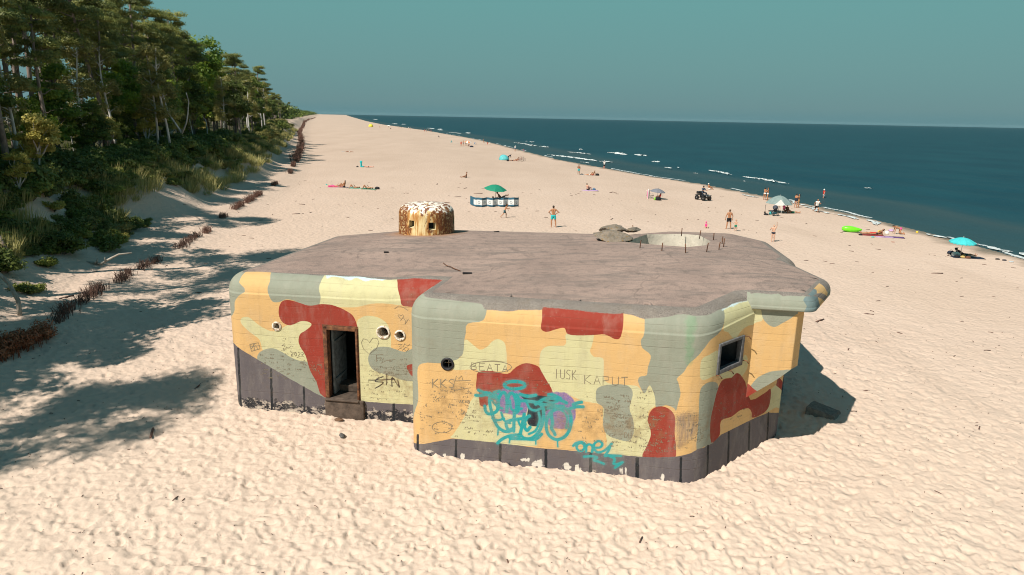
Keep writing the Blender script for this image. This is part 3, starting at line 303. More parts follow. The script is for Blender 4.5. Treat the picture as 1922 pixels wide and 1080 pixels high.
# ------------------------------------------------------------------ the land: beach, dune, sea
TOE_Y = [-80, 0, 25.7, 29.5, 39.4, 50.5, 67.9, 89.5, 123, 257, 551, 1888, 9000]
TOE_X = [-14, -17.5, -19.9, -21.2, -23.8, -25.8, -28.4, -32.3, -41, -80, -166, -540, -2500]
SH_Y = [-80, 20, 53.6, 65.5, 88.5, 116, 130, 177, 324, 502, 764, 1090, 4090, 9000]
SH_X = [48, 44, 40.9, 41, 38.6, 31.5, 25.5, 11.3, -17, -64, -143.5, -229, -968, -2150]
SEA_Z = -1.2
def toe_x(y): return np.interp(y, TOE_Y, TOE_X)
def shore_x(y): return np.interp(y, SH_Y, SH_X)
def ground_z(x, y):
    x = np.asarray(x, float); y = np.asarray(y, float)
    tx = toe_x(y); sx = shore_x(y)
    wob = vnoise(x * .11, y * .11, 3) * 1.1 + vnoise(x * .31, y * .31, 5) * .5
    d = (tx - x) * .96 + wob * np.clip((tx - x) / 4 + .6, 0, 1)
    f = (x - tx) / (sx - tx)
    z = np.where(f < 1, SEA_Z * smooth((f - .36) / .64) * np.where(f > .9, 1, 1), SEA_Z - np.minimum((x - sx) * .05, 5))
    z = np.where((f > .90) & (f < 1.), SEA_Z + (1 - f) / .1 * .14 + 0 * z, z) if False else z
    z = z + .55 * smooth((4.5 - d * -1 - 4.5 + 3) / 3) * 0
    foot = .5 * smooth((d + 5) / 5)
    dune = 3.6 * smooth((d + .3) / 7.5) + 2.6 * smooth((d - 7) / 40) + vnoise(x * .16, y * .16, 8) * .55 * smooth(d / 6)
    return z + np.where(d > -5, foot + dune, 0) + vnoise(x * .05, y * .05, 1) * .08 * smooth((r_of(x, y) - 30) / 30) * smooth((.8 - f) / .2)
def r_of(x, y): return np.hypot(x, y)

_SX = np.random.default_rng(3)
def relief(x, y):
    """trodden dry sand: soft hummocks and footprints, fading with distance"""
    wx = x + vnoise(x * .9, y * .9, 31) * .25; wy = y + vnoise(x * .9, y * .9, 32) * .25
    h = vnoise(wx * .6, wy * .8, 21) * .024 + vnoise(wx * 1.7, wy * 2.2, 22) * .020
    a = np.abs(vnoise(wx * 3.3, wy * 4.4, 23)); b = np.abs(vnoise(wx * 4.6 + 7, wy * 6.2, 25))
    h += (np.minimum(a, .40) - .25) * .045 + (np.minimum(b, .36) - .2) * .055 + vnoise(wx * 8, wy * 9, 24) * .018
    near = np.hypot(x, y) < 58
    if np.any(near):
        xs = np.atleast_1d(x)[near] if np.ndim(x) else np.atleast_1d(x); ys = np.atleast_1d(y)[near] if np.ndim(x) else np.atleast_1d(y)
        h = np.atleast_1d(h).astype(float); add = np.zeros(xs.shape)
        for lay, (cell, dep) in enumerate(((.34, .046), (.52, .044), (.24, .028))):
            cx = np.floor(xs / cell).astype(int); cy = np.floor(ys / cell).astype(int)
            for i in (-1, 0, 1):
                for j in (-1, 0, 1):
                    a = cx + i; b = cy + j; q = lambda k: (_T[(a * 7 + k * 31 + lay * 57) & 255, (b * 11 + k * 17 + lay * 91) & 255] + 1) * .5
                    ux = xs - (a + q(1)) * cell; uy = ys - (b + q(2)) * cell; an = q(3) * 1.6 + .1; ca = np.cos(an); sa = np.sin(an); r1 = cell * (.23 + .17 * q(4)); r2 = r1 * (.42 + .3 * q(5))
                    e = np.sqrt(((ux * ca + uy * sa) / r1) ** 2 + ((-ux * sa + uy * ca) / r2) ** 2); dd = dep * (.35 + .9 * q(6)) * (q(7) > .25)
                    add += dd * 1.0 * (-np.exp(-np.abs(e) ** 3) + .42 * np.exp(-((e - 1.35) / .38) ** 2))
        if np.ndim(x): h = h.copy(); h[near] += add
        else: h = h + add; return float(h[0])
    return h
def at(px, py, z=None):
    """the point of the ground (or of the level z) seen in direction (px, py) of the survey picture"""
    a = (px - 961) / 1281; b = (540 - py) / 1281
    d = _r * a + _u * b - _b
    if z is not None:
        t = (z - CAM_H) / d.z; return Vector((d.x * t, d.y * t, z))
    t = 3.0; s = .25
    while t < 9000:
        z0 = float(ground_z(d.x * t, d.y * t))
        if CAM_H + d.z * t < z0: break
        t += max(.1, .004 * t)
    lo = t - max(.1, .004 * t) * 1.1; hi = t
    for _ in range(18):
        m = (lo + hi) / 2
        if CAM_H + d.z * m < float(ground_z(d.x * m, d.y * m)): hi = m
        else: lo = m
    return Vector((d.x * hi, d.y * hi, float(ground_z(d.x * hi, d.y * hi))))
def gz(x, y): return float(ground_z(x, y)) + (float(relief(x, y)) * float(smooth((60 - math.hypot(x, y)) / 40)) if math.hypot(x, y) < 60 else 0)

def build_ground():
    az = np.concatenate([np.arange(-180, -56, 4.0), np.arange(-56, 56, .17), np.arange(56, 181, 4.0)]); az[-1] = 180
    r = [0.0, 2, 4, 6, 7.5]
    while r[-1] < 24: r.append(r[-1] * 1.0036)
    while r[-1] < 34: r.append(r[-1] * 1.0052)
    while r[-1] < 90: r.append(r[-1] * 1.008)
    while r[-1] < 9000: r.append(r[-1] * 1.018)
    r = np.array(r); A, R = np.meshgrid(np.radians(az), r, indexing='ij')
    X = R * np.sin(A); Y = R * np.cos(A)
    Z = ground_z(X, Y) + relief(X, Y) * smooth((60 - R) / 40) * smooth((R - 3) / 4) * smooth((.97 - (X - toe_x(Y)) / (shore_x(Y) - toe_x(Y))) * 6)
    me = grid_mesh('beach_sand', np.stack([X, Y, Z], -1), flip=True)
    add_attr(me, 'wet', np.clip((X - shore_x(Y)), -60, 60))
    add_attr(me, 'dune', np.clip(toe_x(Y) - X, -60, 60))
    t = NT('sand'); c = t.coord()
    n1 = t.noise(c, .09, 4, .55); n2 = t.noise(c, 1.3, 5, .6); n3 = t.noise(c, 26, 3, .6)
    col = t.mix(t.rng(n1, .3, .7), (.548, .418, .332), (.602, .466, .378))
    col = t.mix(t.rng(n2, .35, .75, 0, .35), col, (.50, .375, .29))
    col = t.mix(t.rng(n3, .62, .8, 0, .35), col, (.33, .27, .21))
    streak = t.noise(t.mapping(c, (.16, .035, .1), (0, 0, .25)), 1.0, 5, .6)
    col = t.mix(t.rng(streak, .56, .72, 0, .38), col, (.42, .315, .245))
    sp0 = t.n('ShaderNodeSeparateXYZ'); t.l(c, sp0.inputs[0]); col = t.mix(t.rng(t.math('ADD', sp0.outputs[1], t.math('MULTIPLY', n1, 8.0)), 14, 34, .75, 0), col, (.615, .492, .395))   # paler sand near the bunker
    sp_ = t.n('ShaderNodeSeparateXYZ'); t.l(c, sp_.inputs[0]); far_sand = t.math('MULTIPLY', t.rng(sp_.outputs[1], 35, 140, .05, .55), t.rng(t.noise(t.mapping(c, (.12, .03, .1), (0, 0, .25)), 1., 5, .65), .3, .65, .55, 1.0))
    col = t.mix(far_sand, col, (.37, .272, .207))                      # sand darker farther out, unevenly
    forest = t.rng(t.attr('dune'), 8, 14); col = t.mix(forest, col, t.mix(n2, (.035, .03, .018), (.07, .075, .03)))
    wn = t.math('ADD', t.attr('wet'), t.math('MULTIPLY', t.noise(c, .25, 3), 5.0))
    wet = t.rng(wn, .2, 2.0); col = t.mix(wet, col, (.20, .15, .105))
    foot = t.n('ShaderNodeTexVoronoi'); foot.feature = 'SMOOTH_F1'; foot.inputs['Scale'].default_value = 2.6; foot.inputs['Smoothness'].default_value = .5
    warp = t.n('ShaderNodeVectorMath', operation='ADD'); t.l(c, warp.inputs[0])
    wn2 = t.n('ShaderNodeTexNoise'); wn2.inputs['Scale'].default_value = 1.7; t.l(c, wn2.inputs['Vector']); t.l(wn2.outputs['Color'], warp.inputs[1]); t.l(warp.outputs[0], foot.inputs['Vector'])
    b1 = t.bump(foot.outputs['Distance'], .55, .10)
    b2 = t.bump(t.noise(c, 11, 5, .65), .55, .03, b1); b3 = t.bump(t.noise(c, .8, 3, .6), .5, .12, b2)
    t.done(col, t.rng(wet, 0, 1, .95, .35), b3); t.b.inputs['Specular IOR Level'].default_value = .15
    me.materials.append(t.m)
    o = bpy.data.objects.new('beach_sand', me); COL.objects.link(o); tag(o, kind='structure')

def build_sea():
    az = np.radians(np.concatenate([np.arange(-180, -30, 6.0), np.arange(-30, 60, .25), np.arange(60, 181, 6.0)]))
    r = [0, 15, 30, 38]
    while r[-1] < 250: r.append(r[-1] * 1.006)
    while r[-1] < 16000: r.append(r[-1] * 1.06)
    A, R = np.meshgrid(az, np.array(r), indexing='ij'); X = R * np.sin(A); Y = R * np.cos(A)
    off = X - shore_x(Y)
    # low swell running in parallel to the shore, steeper near the beach
    ph = off * 1.0 + vnoise(X * .02, Y * .02, 41) * 9
    sw = np.sin(ph * .55) * .11 + np.sin(ph * .23 + 1.3) * .12 + vnoise(X * .25, Y * .12, 42) * .10 + vnoise(X * .7, Y * .5, 43) * .05
    Z = SEA_Z + sw * smooth(off / 7) * smooth((260 - R) / 120)
    me = grid_mesh('sea', np.stack([X, Y, Z], -1), flip=True)
    add_attr(me, 'off', np.clip(off, -50, 400))
    t = NT('sea_water'); c = t.coord()
    m = t.mapping(c, (1, .55, 1), (0, 0, -.35))
    big = t.noise(m, .05, 4, .6); mid = t.noise(m, .45, 5, .65); fine = t.noise(m, 1.6, 4, .7)
    deep = t.mix(t.rng(big, .3, .7), (.003, .027, .039), (.0055, .041, .053))
    shallow = t.rng(t.attr('off'), 1.0, 22, 1, 0)
    col = t.mix(t.math('MULTIPLY', shallow, .55), deep, (.035, .055, .052))
    bar = t.rng(t.math('ABSOLUTE', t.math('ADD', t.math('SUBTRACT', t.attr('off'), 15.0), t.math('MULTIPLY', t.noise(c, .06, 2), 6.0))), 0, 6, .5, 0)
    col = t.mix(bar, col, (.04, .055, .052))
    b = t.bump(mid, .9, .5); b = t.bump(fine, .6, .16, b)
    t.done(col, .6, b); t.b.inputs['Specular IOR Level'].default_value = 0.0
    gl = t.n('ShaderNodeBsdfGlossy'); gl.inputs['Roughness'].default_value = .28; t.l(b, gl.inputs['Normal']); gl.inputs[0].default_value = (.8, .95, 1, 1)
    fr = t.n('ShaderNodeFresnel'); fr.inputs['IOR'].default_value = 1.33; t.l(b, fr.inputs['Normal'])
    mx = t.n('ShaderNodeMixShader'); t.l(t.math('MULTIPLY', t.math('MINIMUM', fr.outputs[0], .5), .32), mx.inputs[0]); t.l(t.b.outputs[0], mx.inputs[1]); t.l(gl.outputs[0], mx.inputs[2]); t.l(mx.outputs[0], t.t.nodes['Material Output'].inputs[0])
    me.materials.append(t.m)
    o = bpy.data.objects.new('sea', me); COL.objects.link(o); tag(o, kind='structure')

build_ground(); build_sea()
# ------------------------------------------------------------------ bunker
def poly_sdf(U, V, polys, lim=.3):
    """signed distance (positive inside) to a union of polygons, sampled at points U, V"""
    out = np.full(U.shape, -lim)
    for pg in polys:
        pg = np.array(pg); lo = pg.min(0) - lim; hi = pg.max(0) + lim
        m = (U > lo[0]) & (U < hi[0]) & (V > lo[1]) & (V < hi[1])
        if not m.any(): continue
        x = U[m]; y = V[m]; d = np.full(x.shape, 9.); ins = np.zeros(x.shape, bool)
        for a, b in zip(pg, np.roll(pg, -1, 0)):
            e = b - a; L = e @ e + 1e-12
            t = np.clip(((x - a[0]) * e[0] + (y - a[1]) * e[1]) / L, 0, 1)
            d = np.minimum(d, np.hypot(x - a[0] - t * e[0], y - a[1] - t * e[1]))
            c = (a[1] > y) != (b[1] > y); xs = a[0] + (y - a[1]) / (e[1] if abs(e[1]) > 1e-9 else 1e-9) * e[0]
            ins ^= c & (x < xs)
        out[m] = np.maximum(out[m], np.clip(np.where(ins, d, -d), -lim, lim))
    return out
def line_sdf(U, V, strokes, lim=.25):
    out = np.full(U.shape, -lim)
    for w, pts in strokes:
        pts = curve_pts(np.array(pts)); lo = pts.min(0) - lim; hi = pts.max(0) + lim
        m = (U > lo[0]) & (U < hi[0]) & (V > lo[1]) & (V < hi[1])
        if not m.any(): continue
        x = U[m]; y = V[m]; d = np.full(x.shape, 9.)
        for a, b in zip(pts[:-1], pts[1:]):
            e = b - a; L = e @ e + 1e-12; t = np.clip(((x - a[0]) * e[0] + (y - a[1]) * e[1]) / L, 0, 1)
            d = np.minimum(d, np.hypot(x - a[0] - t * e[0], y - a[1] - t * e[1]))
        out[m] = np.maximum(out[m], np.clip(w - d, -lim, lim))
    return out
def curve_pts(p, k=5):
    if len(p) < 3: return p
    q = np.vstack([2 * p[0] - p[1], p, 2 * p[-1] - p[-2]]); out = []
    for i in range(1, len(q) - 2):
        for j in range(k):
            t = j / k
            out.append(.5 * (2 * q[i] + (q[i + 1] - q[i - 1]) * t + (2 * q[i - 1] - 5 * q[i] + 4 * q[i + 1] - q[i + 2]) * t * t + (3 * q[i] - q[i - 1] - 3 * q[i + 1] + q[i + 2]) * t ** 3))
    out.append(p[-1]); return np.array(out)
def smooth_poly(p, k=3):
    p = np.array(p); n = len(p); out = []
    for i in range(n):
        a, b, c, d = p[i - 1], p[i], p[(i + 1) % n], p[(i + 2) % n]
        # keep long straight sides straight
        if np.linalg.norm(c - b) > .9 or np.linalg.norm(b - a) > 1.4 or np.linalg.norm(d - c) > 1.4: out.append(b); continue
        for j in range(k):
            t = j / k; out.append(.5 * (2 * b + (c - a) * t + (2 * a - 5 * b + 4 * c - d) * t * t + (3 * b - a - 3 * c + d) * t ** 3))
    return np.array(out)

LAYERS = [('pale', (.53, .50, .285)), ('sage', (.25, .265, .21)), ('green_wash', (.14, .27, .15)), ('white_top', (.52, .66, .68)), ('red', (.26, .034, .021)),
          ('smear', (.13, .11, .115)), ('blue', (.13, .185, .19)), ('base', (.108, .094, .102)), ('tar', (.010, .013, .018)), ('white', (.60, .56, .50)), ('purple', (.17, .12, .30)), ('black', (.012, .014, .024)),
          ('ink', (.010, .010, .012)), ('teal', (.008, .28, .29)), ('bare', (.19, .165, .145))]
SOFT = {'green_wash': .10, 'smear': .12, 'teal': .016, 'purple': .03, 'white_top': .035, 'bare': .02}
RAG = {'bare': .10, 'white': .20, 'smear': .5, 'white_top': .16, 'green_wash': .3, 'chip': .3, 'teal': .012, 'ink': .012, 'tar': .05, 'purple': .12, 'base': .035}

def concrete_paint_material(name, layers, chips=False):
    t = NT(name); c = t.coord()
    nf = t.noise(c, 38, 4, .65); nm = t.noise(c, 6, 5, .65); nl = t.noise(c, 1.1, 4, .6)
    streakv = t.noise(t.mapping(c, (5, 5, .42)), 1.0, 6, .68, .3)
    col = t.mix(nl, (.62, .40, .175), (.56, .345, .14))
    for nme, cc in layers:
        if nme == 'bare': bump_col = col
        a = t.attr('p_' + nme); rag = RAG.get(nme, .022); s = SOFT.get(nme, .010)
        nn = t.noise(t.mapping(c, (16, 16, 2.2)), 1.0, 5, .75) if nme == 'white' else (nf if nme in ('bare', 'smear', 'white_top') else nm)
        v = t.math('MULTIPLY_ADD', t.math('SUBTRACT', nn, .5), rag, a)
        f = t.rng(v, -s * .5, s * .5)
        if nme == 'smear': f = t.math('MULTIPLY', f, t.rng(streakv, .35, .6))
        if nme == 'green_wash': f = t.math('MULTIPLY', f, .55)
        lo = tuple(x * .93 for x in cc); hi = tuple(min(1, x * 1.07) for x in cc)
        if nme == 'bare':
            lo = (.085, .075, .068); hi = (.26, .225, .195)
            tone = t.mix(t.rng(nf, .38, .62), lo, hi); tone = t.mix(t.rng(t.noise(c, 14, 4, .7), .35, .65, 0, .6), tone, (.20, .175, .155))
        elif nme == 'purple': tone = t.mix(t.rng(t.noise(c, 9, 3, .6, 2.), .45, .55), cc, (.26, .16, .28))
        else: tone = t.mix(nl, lo, hi)
        col = t.mix(f, col, tone)
        if nme == 'teal':      # overspray mist round the sprayed lines
            mist = t.math('MULTIPLY', t.rng(a, -.09, 0, 0, 1), t.rng(a, -.09, 0, 0, .30)); col = t.mix(mist, col, (.03, .26, .26))
        if nme == 'base' and chips:
            v2 = t.math('MULTIPLY_ADD', t.math('SUBTRACT', t.noise(c, 3, 6, .72), .5), .95, t.attr('p_chip'))
            f2 = t.rng(v2, -.02, .02); chipc = t.ramp(t.noise(t.mapping(c, (1, 1, 1.6)), 3.2, 6, .72), [(.38, (.50, .44, .36)), (.47, (.30, .25, .22)), (.50, (.014, .016, .022)), (.62, (.02, .02, .025)), (.66, (.42, .38, .32))])
            col = t.mix(f2, col, chipc)
    # rain streaks and grime, board joints of the shuttering
    blotch = t.noise(c, .75, 6, .68, .4); fade = t.noise(t.mapping(c, (2.2, 2.2, .8)), 1.3, 5, .65)
    col = t.mix(t.rng(fade, .48, .75, 0, .30), col, t.mix(.62, col, (.46, .42, .36)))                       # sun-bleached, chalky
    grime = t.math('MULTIPLY', t.rng(streakv, .50, .72, 0, .55), t.rng(nm, .3, .65)); col = t.mix(grime, col, t.mix(.42, col, (.15, .115, .08)))
    col = t.mix(t.math('MULTIPLY', t.rng(blotch, .54, .68), t.rng(nm, .35, .65, .1, .5)), col, t.mix(.5, col, (.20, .135, .075)))
    smg = t.math('MULTIPLY', t.rng(t.attr('p_smudge'), -.1, .35), t.rng(t.noise(c, 3.2, 6, .72), .44, .66, 0, .62)); col = t.mix(smg, col, (.20, .125, .06))
    flake = t.math('MULTIPLY', t.rng(t.noise(c, 17, 5, .72), .64, .67), t.rng(blotch, .40, .55)); col = t.mix(t.math('MULTIPLY', flake, .75), col, (.27, .245, .215))
    col = t.mix(t.rng(nf, .64, .78, 0, .34), col, (.12, .10, .085))
    sep = t.n('ShaderNodeSeparateXYZ'); t.l(c, sep.inputs[0])
    zz = t.math('ADD', sep.outputs[2], t.math('MULTIPLY', t.noise(c, .4, 2), .09))
    vor = t.n('ShaderNodeTexVoronoi', voronoi_dimensions='1D', feature='DISTANCE_TO_EDGE'); t.l(zz, vor.inputs['W']); vor.inputs['Scale'].default_value = 5.2
    vc_ = t.n('ShaderNodeTexVoronoi', voronoi_dimensions='1D'); t.l(zz, vc_.inputs['W']); vc_.inputs['Scale'].default_value = 5.2; bw = t.n('ShaderNodeRGBToBW'); t.l(vc_.outputs['Color'], bw.inputs[0])
    jm = t.math('MULTIPLY', t.rng(vor.outputs['Distance'], .07, 0), t.rng(t.noise(t.mapping(c, (.7, .7, 7)), 1., 4, .6), .42, .62))
    col = t.mix(t.math('MULTIPLY', jm, .20), col, (.12, .09, .06)); col = t.mix(t.math('MULTIPLY', bw.outputs[0], .10), col, t.mix(.5, col, (.20, .17, .13)))
    hgt = t.math('ADD', t.math('MULTIPLY', bw.outputs[0], .55), t.math('MULTIPLY', jm, -.6))
    b = t.bump(hgt, .55, .016); b = t.bump(nm, .30, .03, b); b = t.bump(nf, .5, .012, b)
    t.done(col, .82, b); t.b.inputs['Specular IOR Level'].default_value = .22
    return t.m

def strip_object(name, grid, key, layers, parent, keep=None, chips=False):
    P, U, V = grid
    me = grid_mesh(name, P, keep)
    pl = PAINT.get(key, {}); ub = 6.82
    for nme, _ in layers:
        f = poly_sdf(U, V, [smooth_poly(p) if nme not in ('tar', 'bare', 'base') else p for p in pl.get(nme, [])])
        if key == 'wall':
            sp = [(w, pts) for l, w, pts in SPRAY if l == nme]
            if sp: f = np.maximum(f, line_sdf(U, V, sp))
            if nme == 'bare':      # edge of the paint along the top: bare concrete above it
                thr = np.interp(U, [0, .6, 1.3, 2.5, 4.5, 5.8, 6.5, 8.2, 8.6, 9.5, 10.44, 10.53, 12.0, 12.02, 14.0, 14.55, 15.0, 15.5, 16.9, 17.4, 18.3, 19.2, 60], [4.5, 4.5, 4.58, 4.56, 4.55, 4.46, 4.41, 4.40, 4.32, 4.30, 4.235, 4.10, 4.12, 4.21, 4.19, 4.11, 4.2, 4.28, 4.21, 4.26, 4.15, 4.0, 4.0]) - .03 + vnoise(U * 2.3, V * 0, 66) * .05
                f = np.clip(V - thr, -.3, .3)
            if nme == 'red': f = np.maximum(f, np.where((U > 6.05) & (U < 7.2) & (V > 3.6), .2, -.3))
            if nme == 'sage': f = np.maximum(f, np.where((U < .93) & (V > 4.0), .2, -.3)); f = np.maximum(f, np.where((U > 7.2) & (U < 10.35) & (V > 3.9), np.clip(10.42 - U, -.3, .3), -.3))
            if nme == 'bare': f = np.maximum(f, np.where(U > 23, np.clip(V - 4.2, -.3, .3), -.3))
            if nme == 'base': f = np.maximum(f, np.where(U > 23, np.clip(.9 - V, -.3, .3), -.3))
            if nme in ('sage', 'red', 'pale'):       # the rear sides carry the same camouflage
                k = {'sage': 51, 'red': 52, 'pale': 53}[nme]
                f = np.maximum(f, np.where((U > 26) & (U < 51.5), vnoise(U * .55, V * .6, k) * .5 - .12, -.3))
            if nme == 'sage': f = np.maximum(f, np.where(U > 51.6, .2, -.3))
        if key == 'slab' and nme == 'bare': f = np.maximum(f, np.where((U > 3.9) | (U < .55), np.clip(V - 4.05, -.3, .3), np.where(V > 4.36, .1, -.3)))
        if key == 'slab' and nme == 'sage': f = np.maximum(f, np.where(U < 2.2, np.clip(2.3 - U, -.3, .3), -.3)); f = np.maximum(f, np.where(U > 4.0, .2, -.3))
        add_attr(me, 'p_' + nme, f)
    add_attr(me, 'p_smudge', poly_sdf(U, V, [[(9.0, 1.0), (11.2, 1.0), (11.3, 2.35), (9.0, 2.35)], [(12.2, .9), (15.4, .9), (15.4, 2.1), (12.2, 1.9)], [(15.4, .9), (16.8, .9), (16.7, 2.0), (15.4, 2.0)], [(4.7, .6), (6.8, .6), (6.8, 1.7), (4.7, 1.7)]], .5) if key == 'wall' else np.full(U.shape, -.5))
    if chips: add_attr(me, 'p_chip', np.where(U < 6.9, .30 - V, np.where((U > 8), -.06 - V, -.4)))
    me.materials.append(concrete_paint_material('painted_concrete_' + key, layers, chips))
    o = bpy.data.objects.new(name, me); COL.objects.link(o); o.parent = parent
    return o

bunker = empty('concrete_bunker', (0, 0, 0), label='big concrete bunker in painted camouflage, standing on the sand', cat='bunker')
WP, WU, WV = wall_grid()
w_p, w_n, w_u = fillet_path(WALL_PLAN)
def frame_at(u):
    i = min(max(np.searchsorted(w_u, u), 1), len(w_u) - 2); f = (u - w_u[i - 1]) / (w_u[i] - w_u[i - 1])
    p = w_p[i - 1] * (1 - f) + w_p[i] * f; n = w_n[i - 1] * (1 - f) + w_n[i] * f; n /= np.linalg.norm(n)
    return Vector((p[0], p[1], 0)), Vector((-n[1], n[0], 0)), Vector((n[0], n[1], 0))
uc = (WU[:-1, :-1] + WU[1:, 1:]) / 2; vc = (WV[:-1, :-1] + WV[1:, 1:]) / 2
keep = np.ones(uc.shape, bool)
DOOR = (3.585, 4.655, .60, 2.87); WIN = (16.60, 17.80, 2.70, 3.30)
for r in (DOOR, WIN): keep &= ~((uc > r[0]) & (uc < r[1]) & (vc > r[2]) & (vc < r[3]))
PIPES = [(2.117, 2.755, .095, 'weathered steel pipe ring beside the door'), (5.452, 2.783, .155, None), (5.962, 2.727, .115, None), (9.571, 2.643, .125, None)]
for u, v, r, _ in PIPES: keep &= ~(np.hypot(uc - u, vc - v) < r + .02)
def snap(r):
    m = (uc > r[0]) & (uc < r[1]) & (vc > r[2]) & (vc < r[3]); ii, jj = np.where(m)
    return WU[ii.min(), 0], WU[ii.max() + 1, 0], WV[0, jj.min()], WV[0, jj.max() + 1]
strip_object('wall', (WP, WU, WV), 'wall', LAYERS, bunker, keep, True)
SUBL = [l for l in LAYERS if l[0] in ('pale', 'sage', 'red', 'blue', 'bare')]
SP, SU, SV = slab_grid(); strip_object('roof_ledge', (SP, SU, SV), 'slab', SUBL, bunker)
GP, GU, GV = wing_grid(); strip_object('embrasure_wing', (GP, GU, GV), 'wing', SUBL, bunker)
# sloping underside of the wing
bot = GP[:, 0]; inner = bot * .35 + np.array([6.9, 19.9, 1.25]) * .65
m_conc = plain('raw_concrete', (.17, .15, .13), .9, .3, 7, bump=.4)
o = bpy.data.objects.new('corbel', grid_mesh('corbel', np.stack([bot, inner], 1), flip=True)); COL.objects.link(o); o.parent = bunker; o.data.materials.append(m_conc)

# roof: outline = main ring + the ledge over the wing
def in_poly(p, ring):
    x, y = p; c = False
    for a, b in zip(ring, np.roll(ring, -1, 0)):
        if (a[1] > y) != (b[1] > y) and x < a[0] + (y - a[1]) / (b[1] - a[1]) * (b[0] - a[0]): c = not c
    return c
ring = WP[:-1, -1]; sring = SP[:, -1]
ins = np.array([in_poly(p[:2], sring[:, :2]) for p in ring]); i0 = np.argmax(ins); i1 = len(ins) - 1 - np.argmax(ins[::-1])
outs = np.array([not in_poly(p[:2], ring[:, :2]) for p in sring])
outline = np.vstack([ring[:i0], sring[outs], ring[i1 + 1:]])
keepi = [0]
for i in range(1, len(outline)):
    if np.linalg.norm(outline[i, :2] - outline[keepi[-1], :2]) > .05: keepi.append(i)
outline = outline[keepi]
if np.linalg.norm(outline[-1, :2] - outline[0, :2]) < .05: outline = outline[:-1]
def crown(d): return .34 * (1 - np.exp(-d / 2.6))
def ring_dist(p): return np.sqrt(((outline[:, :2] - p) ** 2).sum(1)).min()
def roof_z(x, y):
    d = np.sqrt(((outline[:, :2] - np.array([x, y])) ** 2).sum(1)); w = 1 / (d + .15) ** 3
    return float((w * outline[:, 2]).sum() / w.sum() + crown(d.min()))
PIT = [(p.x, p.y) for p in (at(px, py, 4.72) for px, py in [(1172, 461), (1213, 467), (1250, 470.5), (1290, 473), (1325, 469), (1333, 461), (1312, 447), (1282, 442), (1214, 438)])]
